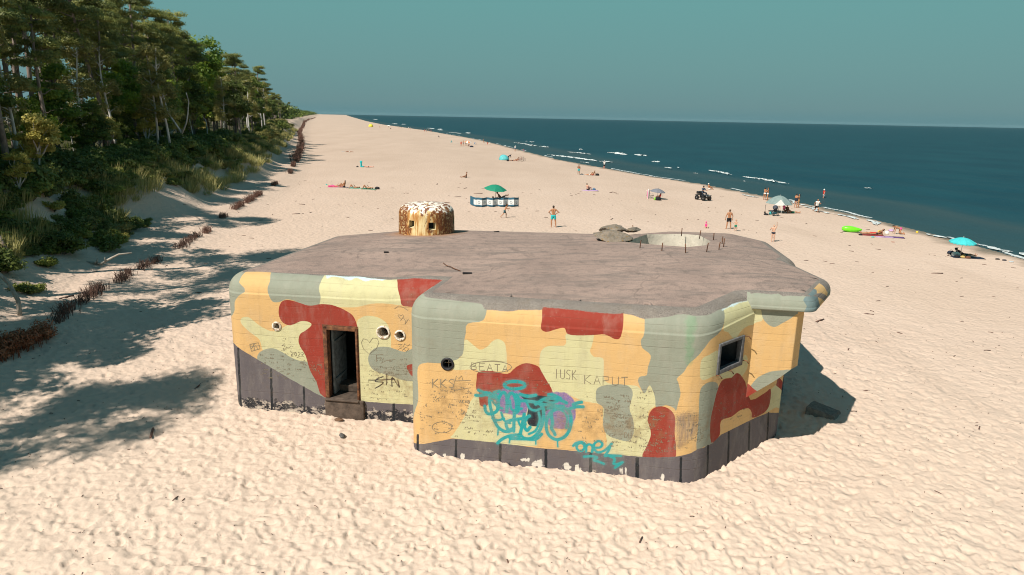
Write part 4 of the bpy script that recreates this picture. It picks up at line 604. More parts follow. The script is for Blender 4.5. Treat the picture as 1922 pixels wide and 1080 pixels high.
def build_roof():
    pit = np.array(PIT); pts = []
    lo = outline[:, :2].min(0); hi = outline[:, :2].max(0)
    for x in np.arange(lo[0], hi[0], .22):
        for y in np.arange(lo[1], hi[1], .22):
            q = (x + random.uniform(-.04, .04), y + random.uniform(-.04, .04))
            if in_poly(q, outline[:, :2]) and ring_dist(q) > .12 and not in_poly(q, pit) and np.abs(pit - q).sum(1).min() > .1: pts.append(q)
    no = len(outline); npit = len(pit)
    V2 = [Vector(p[:2]) for p in outline] + [Vector(p) for p in pit] + [Vector(p) for p in pts]
    E2 = [(i, (i + 1) % no) for i in range(no)] + [(no + i, no + (i + 1) % npit) for i in range(npit)]
    vo, eo, fo, ov, _, _ = geometry.delaunay_2d_cdt(V2, E2, [], 0, 1e-4)
    vs = []
    for k, v in enumerate(vo):
        src = ov[k]
        if src and src[0] < no: z = outline[src[0], 2]
        else: z = roof_z(v.x, v.y)
        vs.append((v.x, v.y, z))
    fs = []
    for f in fo:
        c = np.mean([vs[i][:2] for i in f], 0)
        if in_poly(c, outline[:, :2]) and not in_poly(c, pit):
            a, b, d = (Vector(vs[i]) for i in f[:3]); fs.append(f if (b - a).cross(d - a).z > 0 else f[::-1])
    t = NT('roof_concrete'); c = t.coord()
    n1 = t.noise(c, .35, 5, .6, .5); n2 = t.noise(c, 3.5, 6, .7); n3 = t.noise(c, 45, 4, .75); n4 = t.noise(t.mapping(c, (.5, 2.2, 1), (0, 0, .3)), 1.0, 6, .65, .6)
    col = t.mix(t.rng(n1, .32, .68), (.262, .192, .163), (.365, .268, .224))
    col = t.mix(t.rng(n4, .48, .66, 0, .6), col, (.15, .13, .118))
    col = t.mix(t.rng(n2, .50, .70, 0, .62), col, (.12, .10, .09)); col = t.mix(t.rng(n3, .52, .66, 0, .8), col, (.085, .072, .066)); col = t.mix(t.rng(n3, .25, .40, .5, 0), col, (.42, .36, .31))
    ge = t.n('ShaderNodeVectorMath', operation='DISTANCE'); t.l(c, ge.inputs[0]); ge.inputs[1].default_value = TURRET
    rust = t.math('MULTIPLY', t.rng(ge.outputs['Value'], 1.0, 1.75, 1, 0), t.rng(n2, .3, .55)); col = t.mix(t.math('MULTIPLY', rust, .75), col, (.33, .15, .05))
    cr = t.n('ShaderNodeTexVoronoi', feature='DISTANCE_TO_EDGE'); cr.inputs['Scale'].default_value = .32
    wv = t.n('ShaderNodeVectorMath', operation='ADD'); nz = t.n('ShaderNodeTexNoise'); nz.inputs['Scale'].default_value = 1.3; t.l(c, nz.inputs['Vector']); t.l(c, wv.inputs[0]); t.l(nz.outputs['Color'], wv.inputs[1]); t.l(wv.outputs[0], cr.inputs['Vector'])
    crack = t.math('MULTIPLY', t.rng(cr.outputs['Distance'], .0, .012, 1, 0), t.rng(n1, .42, .6)); col = t.mix(t.math('MULTIPLY', crack, .4), col, (.06, .05, .045))
    b = t.bump(n2, .35, .04); b = t.bump(n3, .6, .012, b)
    t.done(col, .92, b); t.b.inputs['Specular IOR Level'].default_value = .15
    mesh_obj('roof', vs, fs, t.m, bunker, True)
    # lining of the open pit
    top = np.array([(p[0], p[1], roof_z(*p)) for p in PIT]); n = len(top)
    b_ = top.copy(); b_[:, 2] -= 1.7
    P = np.stack([top, top * .5 + b_ * .5, b_], 1); P = np.vstack([P, P[:1]])
    tp = NT('pit_concrete'); c = tp.coord(); q = tp.noise(c, 2.5, 6, .7)
    col = tp.mix(tp.rng(q, .35, .65), (.66, .60, .50), (.50, .455, .38)); col = tp.mix(tp.rng(tp.noise(c, 14, 4, .7), .6, .72, 0, .6), col, (.16, .14, .12)); tp.done(col, .9, tp.bump(q, .5, .05))
    me = grid_mesh('pit_wall', P, None, smooth=False); me.materials.append(tp.m); o = bpy.data.objects.new('pit_wall', me); COL.objects.link(o); o.parent = bunker
    mesh_obj('pit_floor', [tuple(p) for p in b_], [tuple(range(n))], m_conc, bunker)
TURRET = (-3.42, 26.75, 0)
TURRET = TURRET[:2] + (roof_z(*TURRET[:2]),)
build_roof()

# --- doorway, window, pipes
m_rust = NT('rusty_steel')
def _rust(t):
    c = t.coord(); q = t.noise(c, 7, 6, .7); t.done(t.ramp(q, [(.3, (.035, .018, .012)), (.5, (.13, .05, .022)), (.68, (.27, .12, .05))]), .8, t.bump(q, .4, .02), Metallic=.2); return t.m
m_rust = _rust(m_rust)
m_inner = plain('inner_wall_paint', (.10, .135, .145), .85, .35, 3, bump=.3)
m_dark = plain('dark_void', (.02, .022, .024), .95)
m_wood = plain('old_timber', (.15, .14, .145), .85, .4, 12, bump=.4)
m_wfr = plain('window_concrete', (.115, .115, .12), .9, .35, 9, bump=.4)
def local(u, du=0.0):
    p, tdir, n = frame_at(u); return lambda a, z, out=0.0: tuple(p + tdir * a + n * out + Vector((0, 0, z)))
def quad(mb, *p): mb.add(p, [(0, 1, 2, 3)])
def rotm(t, n): return Matrix((t, n, Vector((0, 0, 1)))).transposed()
def zlift(z, L): t = min(max((z - 2.2) / 1.5, 0), 1); return z + L * t * t * (3 - 2 * t)
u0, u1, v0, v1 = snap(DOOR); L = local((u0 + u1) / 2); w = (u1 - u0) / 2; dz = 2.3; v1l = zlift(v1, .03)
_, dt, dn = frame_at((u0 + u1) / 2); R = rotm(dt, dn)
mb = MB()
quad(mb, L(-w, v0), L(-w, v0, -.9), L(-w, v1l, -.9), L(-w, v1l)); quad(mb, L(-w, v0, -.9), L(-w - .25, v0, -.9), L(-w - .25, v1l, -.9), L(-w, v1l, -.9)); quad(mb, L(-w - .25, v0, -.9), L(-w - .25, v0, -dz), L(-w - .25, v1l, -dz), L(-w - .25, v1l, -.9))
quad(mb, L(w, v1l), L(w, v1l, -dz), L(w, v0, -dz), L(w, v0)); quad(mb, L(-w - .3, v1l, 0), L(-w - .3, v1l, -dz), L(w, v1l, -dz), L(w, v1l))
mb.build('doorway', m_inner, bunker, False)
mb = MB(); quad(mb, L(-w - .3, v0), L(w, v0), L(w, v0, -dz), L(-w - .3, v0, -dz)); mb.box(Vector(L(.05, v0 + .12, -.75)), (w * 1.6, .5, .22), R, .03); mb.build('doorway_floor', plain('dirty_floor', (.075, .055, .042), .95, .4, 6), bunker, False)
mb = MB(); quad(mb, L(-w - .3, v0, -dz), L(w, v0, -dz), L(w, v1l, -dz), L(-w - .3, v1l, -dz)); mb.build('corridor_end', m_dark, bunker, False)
mb = MB()
mb.box(Vector(L(-w + .055, (v0 + v1l) / 2, -.07)), (.11, .24, v1l - v0 - .01), R, .01); mb.box(Vector(L(w - .03, (v0 + v1l) / 2, -.07)), (.06, .24, v1l - v0 - .01), R, .01); mb.box(Vector(L(0, v1l - .06, -.07)), (2 * w - .01, .24, .12), R, .01)
for s in (-1, 1): mb.box(Vector(L(s * (w + .012), (v0 + v1l) / 2, .002)), (.03, .03, v1l - v0 + .05), R, .005)
mb.box(Vector(L(0, v1l + .012, .002)), (2 * w - .01, .03, .03), R, .005)
mb.build('door_frame', m_rust, bunker)
leaf = MB(); leaf.box(Vector(L(-w + .17, (v0 + v1l) / 2 - .02, -.68)), (.07, .95, v1l - v0 - .12), R, .012)
for zz in (.5, 1.7): leaf.box(Vector(L(-w + .225, v0 + zz, -.66)), (.04, .8, .09), R, .01)
leaf.build('door', plain('peeling_door_paint', (.13, .15, .155), .8, .45, 5, bump=.35), bunker)
hb = MB(); hb.box(Vector(L(.16, (v0 + v1l) / 2, -1.5)), (.09, .5, v1l - v0 - .03), R, .01); hb.build('inner_partition', m_inner, bunker)
st = MB(); st.box(Vector(L(.06, v0 / 2 - .22, .035)), (2 * w + .18, .14, v0 + .40), R, .03); st.box(Vector(L(0, v0 - .022, .055)), (2 * w + .02, .2, .05), R, .015)
st.build('doorstep', plain('stained_concrete', (.085, .062, .048), .9, .5, 4, bump=.5), bunker)
# window with a deep splayed niche
u0, u1, v0, v1 = snap(WIN); L = local((u0 + u1) / 2); w = (u1 - u0) / 2; a = zlift(v0, .40); b = zlift(v1, .40); _, dt, dn = frame_at((u0 + u1) / 2); R = rotm(dt, dn)
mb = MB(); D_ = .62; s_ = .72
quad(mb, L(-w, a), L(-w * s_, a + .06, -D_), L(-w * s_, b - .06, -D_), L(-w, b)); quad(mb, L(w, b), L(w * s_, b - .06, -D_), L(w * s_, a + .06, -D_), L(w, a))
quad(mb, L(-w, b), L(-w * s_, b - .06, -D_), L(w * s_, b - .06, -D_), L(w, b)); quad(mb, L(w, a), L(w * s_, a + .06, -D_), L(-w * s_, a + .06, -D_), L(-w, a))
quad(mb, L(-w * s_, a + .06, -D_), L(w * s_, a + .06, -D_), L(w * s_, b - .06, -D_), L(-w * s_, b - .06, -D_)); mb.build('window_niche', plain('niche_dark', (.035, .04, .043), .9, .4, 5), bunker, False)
mb = MB(); mb.box(Vector(L(-w + .045, (a + b) / 2, -.03)), (.09, .14, b - a - .004), R, .012); mb.box(Vector(L(w - .065, (a + b) / 2, -.03)), (.13, .14, b - a - .004), R, .012); mb.box(Vector(L(-.01, b - .04, -.03)), (2 * w - .22, .14, .08), R, .012); mb.box(Vector(L(-.01, a + .06, -.03)), (2 * w - .22, .14, .12), R, .012)
wf = mb.build('window_frame', m_wfr, bunker)
for aa, zz in ((-w, a), (w + .06, b - .05), (w + .07, a + .1), (-.05, a - .01)):
    pb = MB(); pb.tube([L(aa, zz, -.02), L(aa + .02, zz + .01, .10), L(aa + .05, zz - .06, .15)], .014, 6); pb.build('iron_hook', m_rust, wf)
rb = MB(); rb.ball(L(-.28, a + .19, -.3), (.10, .10, .07), 8); rb.ball(L(-.1, a + .20, -.35), (.09, .08, .08), 8); rb.ball(L(-.40, a + .17, -.25), (.07, .08, .05), 8); rb.build('rubble', m_conc, bunker)
sl = MB(); quad(sl, L(-w, a - .05, .004), L(w + .1, a - .01, .004), L(w + .1, a + .012, .004), L(-w, a - .015, .004))
# pipes: flange ring, tube, dark end
m_pipe = NT('worn_pipe_paint')
def _pp(t):
    c = t.coord(); q = t.noise(c, 16, 4, .7); t.done(t.ramp(q, [(.34, (.10, .045, .02)), (.44, (.30, .16, .06)), (.50, (.62, .58, .50)), (.7, (.70, .66, .58))]), .6, t.bump(q, .3, .01)); return t.m
m_pipe = _pp(m_pipe); m_pipe_dark = plain('black_pipe', (.02, .02, .022), .5)
for k, (u, v, r, lab) in enumerate(PIPES):
    L = local(u); z = zlift(v, .2 if k == 3 else .04); p, tdir, nrm = frame_at(u); c0 = Vector(L(0, z)); up = Vector((0, 0, 1)); n = 24
    vs = []; fs = []
    prof = [(r + .055, -.01), (r + .055, .022), (r + .03, .034), (r, .03), (r * .97, -.04), (r * .93, -.5)]
    for rr, oo in prof: vs += [tuple(c0 + (tdir * math.cos(2 * math.pi * i / n) + up * math.sin(2 * math.pi * i / n)) * rr + nrm * oo) for i in range(n)]
    for a_ in range(len(prof) - 1): fs += [(a_ * n + i, a_ * n + (i + 1) % n, (a_ + 1) * n + (i + 1) % n, (a_ + 1) * n + i) for i in range(n)]
    pipe = mesh_obj('ventilation_pipe', vs, fs, m_pipe_dark if k == 3 else m_pipe, bunker, True)
    tag(pipe, ['small pipe ring left of the door', 'largest white pipe ring right of the door', 'rusty pipe ring beside the largest one', 'black pipe ring on the front block'][k])
    mesh_obj('pipe_end', vs[-n:], [tuple(range(n))], m_dark, pipe)
    if k == 3:
        cb = MB(); cb.box(c0 + nrm * -.12, (.02, .02, 2 * r * .95), rotm(tdir, nrm)); cb.box(c0 + nrm * -.125, (2 * r * .95, .02, .02), rotm(tdir, nrm)); cb.build('grille', m_pipe, pipe)
# pencil and knife writing on the paint: fine ribbons lying on the wall
def ribbons():
    vs = []; fs = []; k = 0; rr = random.Random(5)
    strokes = [(w, p) for w, p in PENCIL]
    for box, n, h, w in SCRIBBLE:
        bx = np.array(box)
        for _ in range(n):
            s = rr.random(); q = rr.random(); p0 = (bx[0] * (1 - s) + bx[1] * s) * (1 - q) + (bx[3] * (1 - s) + bx[2] * s) * q
            hh = h * rr.uniform(.45, 1.1); nl = rr.randint(1, 4); x = p0[0]
            for _l in range(nl):           # a few illegible letter-like strokes side by side
                ww = hh * rr.uniform(.35, .8); m = rr.randint(2, 4)
                strokes.append((w * rr.uniform(.6, 1.2), [(x + ww * rr.random(), p0[1] + hh * rr.uniform(-.5, .5)) for i in range(m + 1)])); x += ww * 1.25
    uu = w_u
    for w, pts in strokes:
        pts = np.array(pts); off = .003 + (k % 7) * .0005; k += 1; base = len(vs); w = max(w, .0045)
        for i, p in enumerate(pts):
            t = pts[min(i + 1, len(pts) - 1)] - pts[max(i - 1, 0)]; t = t / (np.linalg.norm(t) + 1e-9); nn = np.array([-t[1], t[0]])
            for sgn in (-1, 1):
                q = p + nn * w * sgn
                P0 = np.array([np.interp(q[0], uu, w_p[:, 0]), np.interp(q[0], uu, w_p[:, 1])]); N0 = np.array([np.interp(q[0], uu, w_n[:, 0]), np.interp(q[0], uu, w_n[:, 1])])
                X = lift(np.array([[P0[0], P0[1], min(q[1], 3.7)]]))[0]
                vs.append((X[0] + N0[0] * (off + i * .0001), X[1] + N0[1] * (off + i * .0001), X[2]))
        fs += [(base + 2 * i, base + 2 * i + 2, base + 2 * i + 3, base + 2 * i + 1) for i in range(len(pts) - 1)]
    mesh_obj('scratched_writing', vs, fs, plain('pencil', (.20, .165, .115), .9), bunker)
ribbons()

# --- steel observation turret on the roof
def build_turret():
    c = Vector(TURRET); n = 96; R0 = 1.10; hh = .80; top = 1.26
    prof = [(R0 * 1.0, -.1), (R0 * 1.0, 0)] + [(R0 * (1 - .02 * i / 14), hh * i / 14) for i in range(1, 15)]
    for i in range(1, 12):
        a = math.pi / 2 * i / 11; prof.append((R0 * .98 - .42 * (1 - math.cos(a)), hh + (top - hh) * .82 * math.sin(a)))
    for i in range(1, 6): prof.append((R0 * .56 * (1 - i / 5.0) + .0001, hh + (top - hh) * .82 + .065 * math.sin(i / 5 * math.pi / 2)))
    vs = []; fs = []
    slots = [(-115, .50), (-72, .44), (-5, .55), (170, .5), (80, .5)]
    for r, z in prof: vs += [(c.x + r * math.cos(2 * math.pi * k / n), c.y + r * math.sin(2 * math.pi * k / n), c.z + z) for k in range(n)]
    def inslot(k, i):
        a = math.degrees(2 * math.pi * (k + .5) / n); z = (prof[i][1] + prof[i + 1][1]) / 2
        for s, zz in slots:
            if abs((a - s + 180) % 360 - 180) < 6.6 and abs(z - zz) < .135: return True
        return False
    for i in range(len(prof) - 1): fs += [(i * n + k, i * n + (k + 1) % n, (i + 1) * n + (k + 1) % n, (i + 1) * n + k) for k in range(n) if not inslot(k, i)]
    t = NT('rusty_painted_steel'); co = t.coord(); sep = t.n('ShaderNodeSeparateXYZ'); t.l(co, sep.inputs[0])
    blot = t.noise(t.mapping(co, (1, 1, .6)), 2.3, 6, .62, .6); st_ = t.noise(t.mapping(co, (1, 1, .12)), 9, 5, .65); fine = t.noise(co, 13, 5, .7, .8)
    col = t.mix(t.rng(st_, .38, .62), (.74, .60, .34), (.62, .40, .13))
    col = t.mix(t.math('MULTIPLY', t.rng(st_, .45, .56), .85), col, (.40, .15, .03))
    ang = t.math('ARCTAN2', t.math('SUBTRACT', sep.outputs[1], TURRET[1]), t.math('SUBTRACT', sep.outputs[0], TURRET[0]))
    wob_ = t.math('MULTIPLY', t.math('SUBTRACT', blot, .5), 2.2)
    # bare rust on both flanks, cream paint left between them
    flank = t.math('ADD', t.math('ABSOLUTE', t.math('ADD', ang, 1.66)), wob_)
    brown = t.mix(t.rng(fine, .35, .65), (.20, .062, .018), (.085, .030, .015))
    lace = t.math('MULTIPLY', t.rng(flank, .38, .46), t.rng(fine, .56, .52, .25, 1.0))
    col = t.mix(lace, col, brown)
    topw = t.math('MULTIPLY_ADD', t.math('SUBTRACT', t.noise(co, 3.2, 5, .6, .6), .5), 1.3, t.math('SUBTRACT', sep.outputs[2], TURRET[2] + 1.0))
    flake = t.mix(t.rng(t.noise(t.mapping(co, (1, 1, .7)), 6.5, 4, .62, .9), .50, .525), (.80, .73, .63), (.17, .06, .025))
    col = t.mix(t.rng(topw, -.02, .03), col, flake)
    t.done(col, .6, t.bump(fine, .4, .02)); t.b.inputs['Specular IOR Level'].default_value = .3
    tur = mesh_obj('turret', vs, fs, t.m, bunker, True); tag(tur, 'rusty dome-topped steel turret with square slots')
    for s, zz in slots:
        a = math.radians(s); o_ = Vector((math.cos(a), math.sin(a), 0)); ti = Vector((-math.sin(a), math.cos(a), 0)); mb = MB(); p = lambda x, z, d: tuple(c + o_ * (R0 * .97 - d + (.012 if d == 0 else 0)) + ti * x + Vector((0, 0, z)))
        x = .155; y0 = zz - .16; y1 = zz + .16; k = .62
        for q in ((-1, 1), ): pass
        quad(mb, p(-x, y0, 0), p(-x * k, y0 + .05, .2), p(-x * k, y1 - .05, .2), p(-x, y1, 0)); quad(mb, p(x, y1, 0), p(x * k, y1 - .05, .2), p(x * k, y0 + .05, .2), p(x, y0, 0))
        quad(mb, p(-x, y1, 0), p(-x * k, y1 - .05, .2), p(x * k, y1 - .05, .2), p(x, y1, 0)); quad(mb, p(x, y0, 0), p(x * k, y0 + .05, .2), p(-x * k, y0 + .05, .2), p(-x, y0, 0))
        slot = mb.build('viewing_slot', plain('cream_steel', (.55, .45, .27), .6, .3, 6), tur, False)
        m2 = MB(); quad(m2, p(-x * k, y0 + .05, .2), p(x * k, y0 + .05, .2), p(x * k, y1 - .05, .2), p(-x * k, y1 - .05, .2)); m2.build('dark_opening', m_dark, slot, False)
build_turret()

# --- iron pegs round the pit, loose things on the roof
def roof_at(px, py):
    p = at(px, py, 4.7)
    for _ in range(6): p = at(px, py, roof_z(p.x, p.y))
    return p
for px, py, h in [(1201, 466, .26), (1242, 471, .26), (1287, 475, .3), (1326, 473, .3), (1349, 469, .26), (1358, 464, .3), (1355, 458, .26), (1339, 451, .26), (1313, 446, .26), (1279, 441, .26), (1188, 430, .16)]:
    p = roof_at(px, py); mb = MB(); a = random.uniform(-.04, .05); mb.tube([p - Vector((0, 0, .05)), p + Vector((a * .5, 0, h * .6)), p + Vector((a, .01, h))], .017, 6); mb.build('iron_peg', m_rust, bunker)
def rock(name, loc, size, label, cat, mat_, seed, parent=None, flat=.6):
    bm = bmesh.new(); bmesh.ops.create_icosphere(bm, subdivisions=4, radius=1); r = random.Random(seed); ox, oy = r.uniform(0, 50), r.uniform(0, 50)
    planes = []
    for _ in range(9):
        d = Vector((r.uniform(-1, 1), r.uniform(-1, 1), r.uniform(-1, 1))).normalized(); planes.append((d, r.uniform(.62, .92)))
    for v in bm.verts:
        p = v.co.copy()
        for d, h in planes:
            e = p.dot(d)
            if e > h: p -= d * (e - h)
        k = 1 + .07 * float(vnoise(p.x * 3 + ox, p.y * 3 + p.z * 2 + oy)) + .04 * float(vnoise(p.x * 9 + ox, p.z * 9 + oy))
        v.co = Vector((p.x * size[0], p.y * size[1], p.z * size[2])) * k
    me = bpy.data.meshes.new(name); bm.to_mesh(me); bm.free(); me.materials.append(mat_)
    o = bpy.data.objects.new(name, me); COL.objects.link(o); o.location = loc; o.rotation_euler = (r.uniform(-.15, .15), r.uniform(-.15, .15), r.uniform(0, 3))
    if parent: o.parent = parent
    return tag(o, label, cat)
m_mossy = NT('mossy_concrete')
def _ms(t):
    c = t.coord(); q = t.noise(c, 4, 6, .7); col = t.mix(t.rng(q, .35, .65), (.26, .21, .165), (.13, .11, .085)); col = t.mix(t.rng(t.noise(c, 11, 4), .55, .7), col, (.20, .12, .04)); t.done(col, .95, t.bump(q, .7, .06)); return t.m
m_mossy = _ms(m_mossy)
p = roof_at(1150, 452); rock('concrete_rubble', p + Vector((0, .1, .10)), (.78, .55, .21), 'nearer lichen-covered lump of broken concrete at the roof pit', 'rubble', m_mossy, 3)
p = roof_at(1150, 440); rock('concrete_rubble', p + Vector((0, .1, .16)), (.80, .5, .22), 'farther rounded lump of broken concrete behind the lichen-covered one', 'rubble', m_mossy, 8)
p = roof_at(1196, 434); rock('concrete_rubble', p + Vector((-.15, .1, .02)), (1.0, .3, .11), 'low flat mossy concrete remnant on the rear edge of the roof pit', 'rubble', m_mossy, 12)
m_bark = plain('charred_wood', (.022, .02, .02), .9, .4, 20, bump=.4)
def chip(name, px, py, size, rz, label, cat, mat_=None):
    p = roof_at(px, py); mb = MB(); mb.box((0, 0, size[2] / 2), size, None, size[2] * .35); o = mb.build(name, mat_ or m_bark); o.location = p; o.rotation_euler = (0, .02, rz); return tag(o, label, cat)
chip('driftwood', 725, 475, (.16, .07, .05), .1, 'tiny dark wood scrap on the left of the roof', 'debris')
chip('driftwood', 932, 436, (.24, .06, .04), .6, 'thin dark stick near the back edge of the roof', 'debris')
chip('rubber_scrap', 877, 514.5, (.28, .09, .05), -.02, 'flat black rubber piece on the roof near the front edge', 'debris')
pts = [roof_at(px, py) + Vector((0, 0, .02 + .03 * k)) for k, (px, py) in zip((0, .6, 1, .4, 0), [(832, 495), (838, 501), (846, 504), (854, 507), (864, 510)])]
mb = MB(); mb.tube(pts, .013, 6); tag(mb.build('iron_rod', m_rust), 'bent rusty iron rod lying on the roof', 'rod')
# ------------------------------------------------------------------ vegetation
def leaf_material(name, c1, c2, c3, trans=.38):
    t = NT(name); info = t.n('ShaderNodeObjectInfo'); a = t.attr('tint')
    col = t.mix(a, c1, c2); col = t.mix(t.math('MULTIPLY', info.outputs['Random'], .55), col, c3)
    t.done(col, .55); t.b.inputs['Specular IOR Level'].default_value = .35
    tr = t.n('ShaderNodeBsdfTranslucent'); t.l(col, tr.inputs[0]); mx = t.n('ShaderNodeMixShader'); mx.inputs[0].default_value = trans
    out = t.t.nodes['Material Output']; t.l(t.b.outputs[0], mx.inputs[1]); t.l(tr.outputs[0], mx.inputs[2]); t.l(mx.outputs[0], out.inputs[0])
    return t.m
LM = {  # second colour of each is raised, putting sunlit highlights into random clumps
 'pine': leaf_material('pine_needles', (.085, .115, .030), (.40, .385, .090), (.095, .135, .055)),
 'broad': leaf_material('green_leaves', (.080, .165, .022), (.36, .45, .045), (.130, .195, .034), .42),
 'dark': leaf_material('dark_leaves', (.055, .092, .020), (.230, .280, .052), (.100, .118, .031)),
 'birch': leaf_material('birch_leaves', (.200, .185, .060), (.46, .41, .135), (.190, .190, .056), .42),
 'gold': leaf_material('yellow_leaves', (.420, .350, .066), (.60, .52, .180), (.340, .330, .054), .42),
 'bush': leaf_material('shrub_leaves', (.080, .112, .026), (.340, .365, .072), (.160, .165, .047)),
 'grass': leaf_material('dune_grass', (.260, .250, .072), (.54, .48, .22), (.320, .310, .10), .42),
 'dead': leaf_material('dead_needles', (.26, .080, .036), (.46, .19, .080), (.20, .072, .038), .1),
}
m_bark_pine = NT('pine_bark')
def _bk(t, a, b, s):
    c = t.coord(); q = t.noise(t.mapping(c, (1, 1, .25)), s, 5, .7); t.done(t.mix(t.rng(q, .35, .65), a, b), .9, t.bump(q, .6, .05)); return t.m
m_bark_pine = _bk(m_bark_pine, (.13, .10, .085), (.32, .25, .21), 6); m_bark_birch = _bk(NT('birch_bark'), (.30, .28, .26), (.70, .67, .62), 3.0); m_bark_dark = _bk(NT('dark_bark'), (.06, .05, .04), (.15, .125, .105), 6)
m_twig = _bk(NT('dry_twigs'), (.055, .035, .03), (.17, .09, .065), 4); m_twig_red = _bk(NT('red_twigs'), (.085, .040, .030), (.20, .10, .07), 4); m_drift = _bk(NT('bleached_wood'), (.22, .19, .16), (.45, .40, .34), 5)

def quads_mesh(name, C, A, B, tint, mat_):
    """C centres, A and B half axes (n, 3)"""
    n = len(C); V = np.stack([C - A - B * .35, C - A * .1 - B, C + A + B * .1, C + A * .05 + B], 1).reshape(-1, 3)
    me = bpy.data.meshes.new(name); me.vertices.add(4 * n); me.vertices.foreach_set('co', V.reshape(-1).astype(np.float32))
    me.loops.add(4 * n); me.loops.foreach_set('vertex_index', np.arange(4 * n, dtype=np.int32)); me.polygons.add(n); me.polygons.foreach_set('loop_start', np.arange(0, 4 * n, 4, dtype=np.int32)); me.update(calc_edges=True)
    add_attr(me, 'tint', np.repeat(tint, 4)); me.materials.append(mat_); return me
def crown_mesh(name, clumps, n_per, leaf, mat_, rng, slim=.55, up=.4):
    Cs, Ns = [], []
    for c, r in clumps:
        n = int(n_per * rng.uniform(.6, 1.4)); d = rng.normal(size=(n, 3)); d /= np.linalg.norm(d, axis=1)[:, None]; d[:, 2] = np.where(d[:, 2] < -.3, d[:, 2] * .5, d[:, 2])
        rad = rng.random(n) ** .45; Cs.append(np.array(c) + d * rad[:, None] * np.array(r) * rng.uniform(.85, 1.15, (n, 1))); Ns.append(d + rng.normal(size=(n, 3)) * .55 + np.array([0, 0, up]))
    C = np.vstack(Cs); N = np.vstack(Ns); N /= np.linalg.norm(N, axis=1)[:, None]; n = len(C)
    A = np.cross(N, rng.normal(size=(n, 3))); A /= np.linalg.norm(A, axis=1)[:, None] + 1e-9; B = np.cross(N, A); s = leaf * rng.uniform(.6, 1.35, (n, 1))
    cl = np.repeat(rng.random(len(clumps)), [len(q) for q in Cs])
    return quads_mesh(name, C, A * s, B * s * slim, np.clip(.45 * rng.random(n) + .75 * cl ** 1.4 - .08, 0, 1), mat_)
def limb_pts(a, b, rng, bend=.12, n=5):
    a = np.array(a, float); b = np.array(b, float); L = np.linalg.norm(b - a); P = [a + (b - a) * i / (n - 1) + (rng.normal(size=3) * bend * L * .35 if 0 < i < n - 1 else 0) for i in range(n)]; return P

def proto_pine(seed, h=15, spread=3.0, base=.52, lean=0):
    rng = np.random.default_rng(seed); mb = MB(); top = np.array([lean, 0, h]); tr = [np.array([lean * t ** 1.3 + math.sin(t * 5 + seed) * .14, math.cos(t * 4 + seed) * .12, h * t]) for t in np.linspace(0, 1, 9)]
    mb.tube([tuple(p) for p in tr], [.21 * (1 - .72 * t) + .02 for t in np.linspace(0, 1, 9)], 8)
    cl = []
    for k in range(26):
        f = base + (1 - base) * rng.random() ** .8; z = h * f; q = tr[int(f * 8 * .999)]; a = rng.uniform(0, 2 * math.pi); R = spread * (1.15 - .75 * (f - base) / (1 - base)) * rng.uniform(.45, 1.1)
        e = np.array([q[0] + R * math.cos(a), q[1] + R * math.sin(a), z + rng.uniform(.1, .9)]); s = rng.uniform(.75, 1.25)
        if k % 2 == 0: P = limb_pts((q[0], q[1], z - .4), e, rng); mb.tube([tuple(p) for p in P], [.06, .05, .04, .03, .012], 5)
        cl.append((e, (1.15 * s, 1.15 * s, .48 * s)))
    cl.append((top, (.9, .9, .8)))
    for k in range(5):
        f = rng.uniform(.25, base); q = tr[int(f * 8)]; a = rng.uniform(0, 6.28); mb.tube([tuple(p) for p in limb_pts(q, q + np.array([math.cos(a) * 1.4, math.sin(a) * 1.4, .2]), rng)], [.03, .025, .02, .015, .006], 4)
    return mb, m_bark_pine, crown_mesh('crown', cl, 430, .16, LM['pine'], rng, .28, .5)
def proto_broad(seed, h=13, R=3.2, base=.28, mat_='broad', leaf=.15, n=34, npr=330, bark=None, trunk_r=.2, squeeze=1.0):
    rng = np.random.default_rng(seed); mb = MB(); tr = [(math.sin(t * 4 + seed) * .25, math.cos(t * 3 + seed) * .2, h * .85 * t) for t in np.linspace(0, 1, 8)]
    mb.tube(tr, [trunk_r * (1 - .8 * t) + .02 for t in np.linspace(0, 1, 8)], 8); cl = []; zc = h * (base + 1) / 2; rz = h * (1 - base) / 2
    for k in range(n):
        d = rng.normal(size=3); d /= np.linalg.norm(d); rad = rng.random() ** .5 * .86; e = np.array([d[0] * R * rad, d[1] * R * rad, zc + d[2] * rz * rad * squeeze]); s = rng.uniform(.7, 1.3)
        cl.append((e, (R * .33 * s, R * .33 * s, R * .26 * s)))
        if k % 3 == 0: mb.tube([tuple(p) for p in limb_pts(tr[min(7, max(1, int((e[2] - 1.4) / (h * .85) * 7)))], e, rng)], [.08, .06, .045, .03, .012], 5)
    return mb, bark or m_bark_dark, crown_mesh('crown', cl, npr, leaf, LM[mat_], rng, .62)
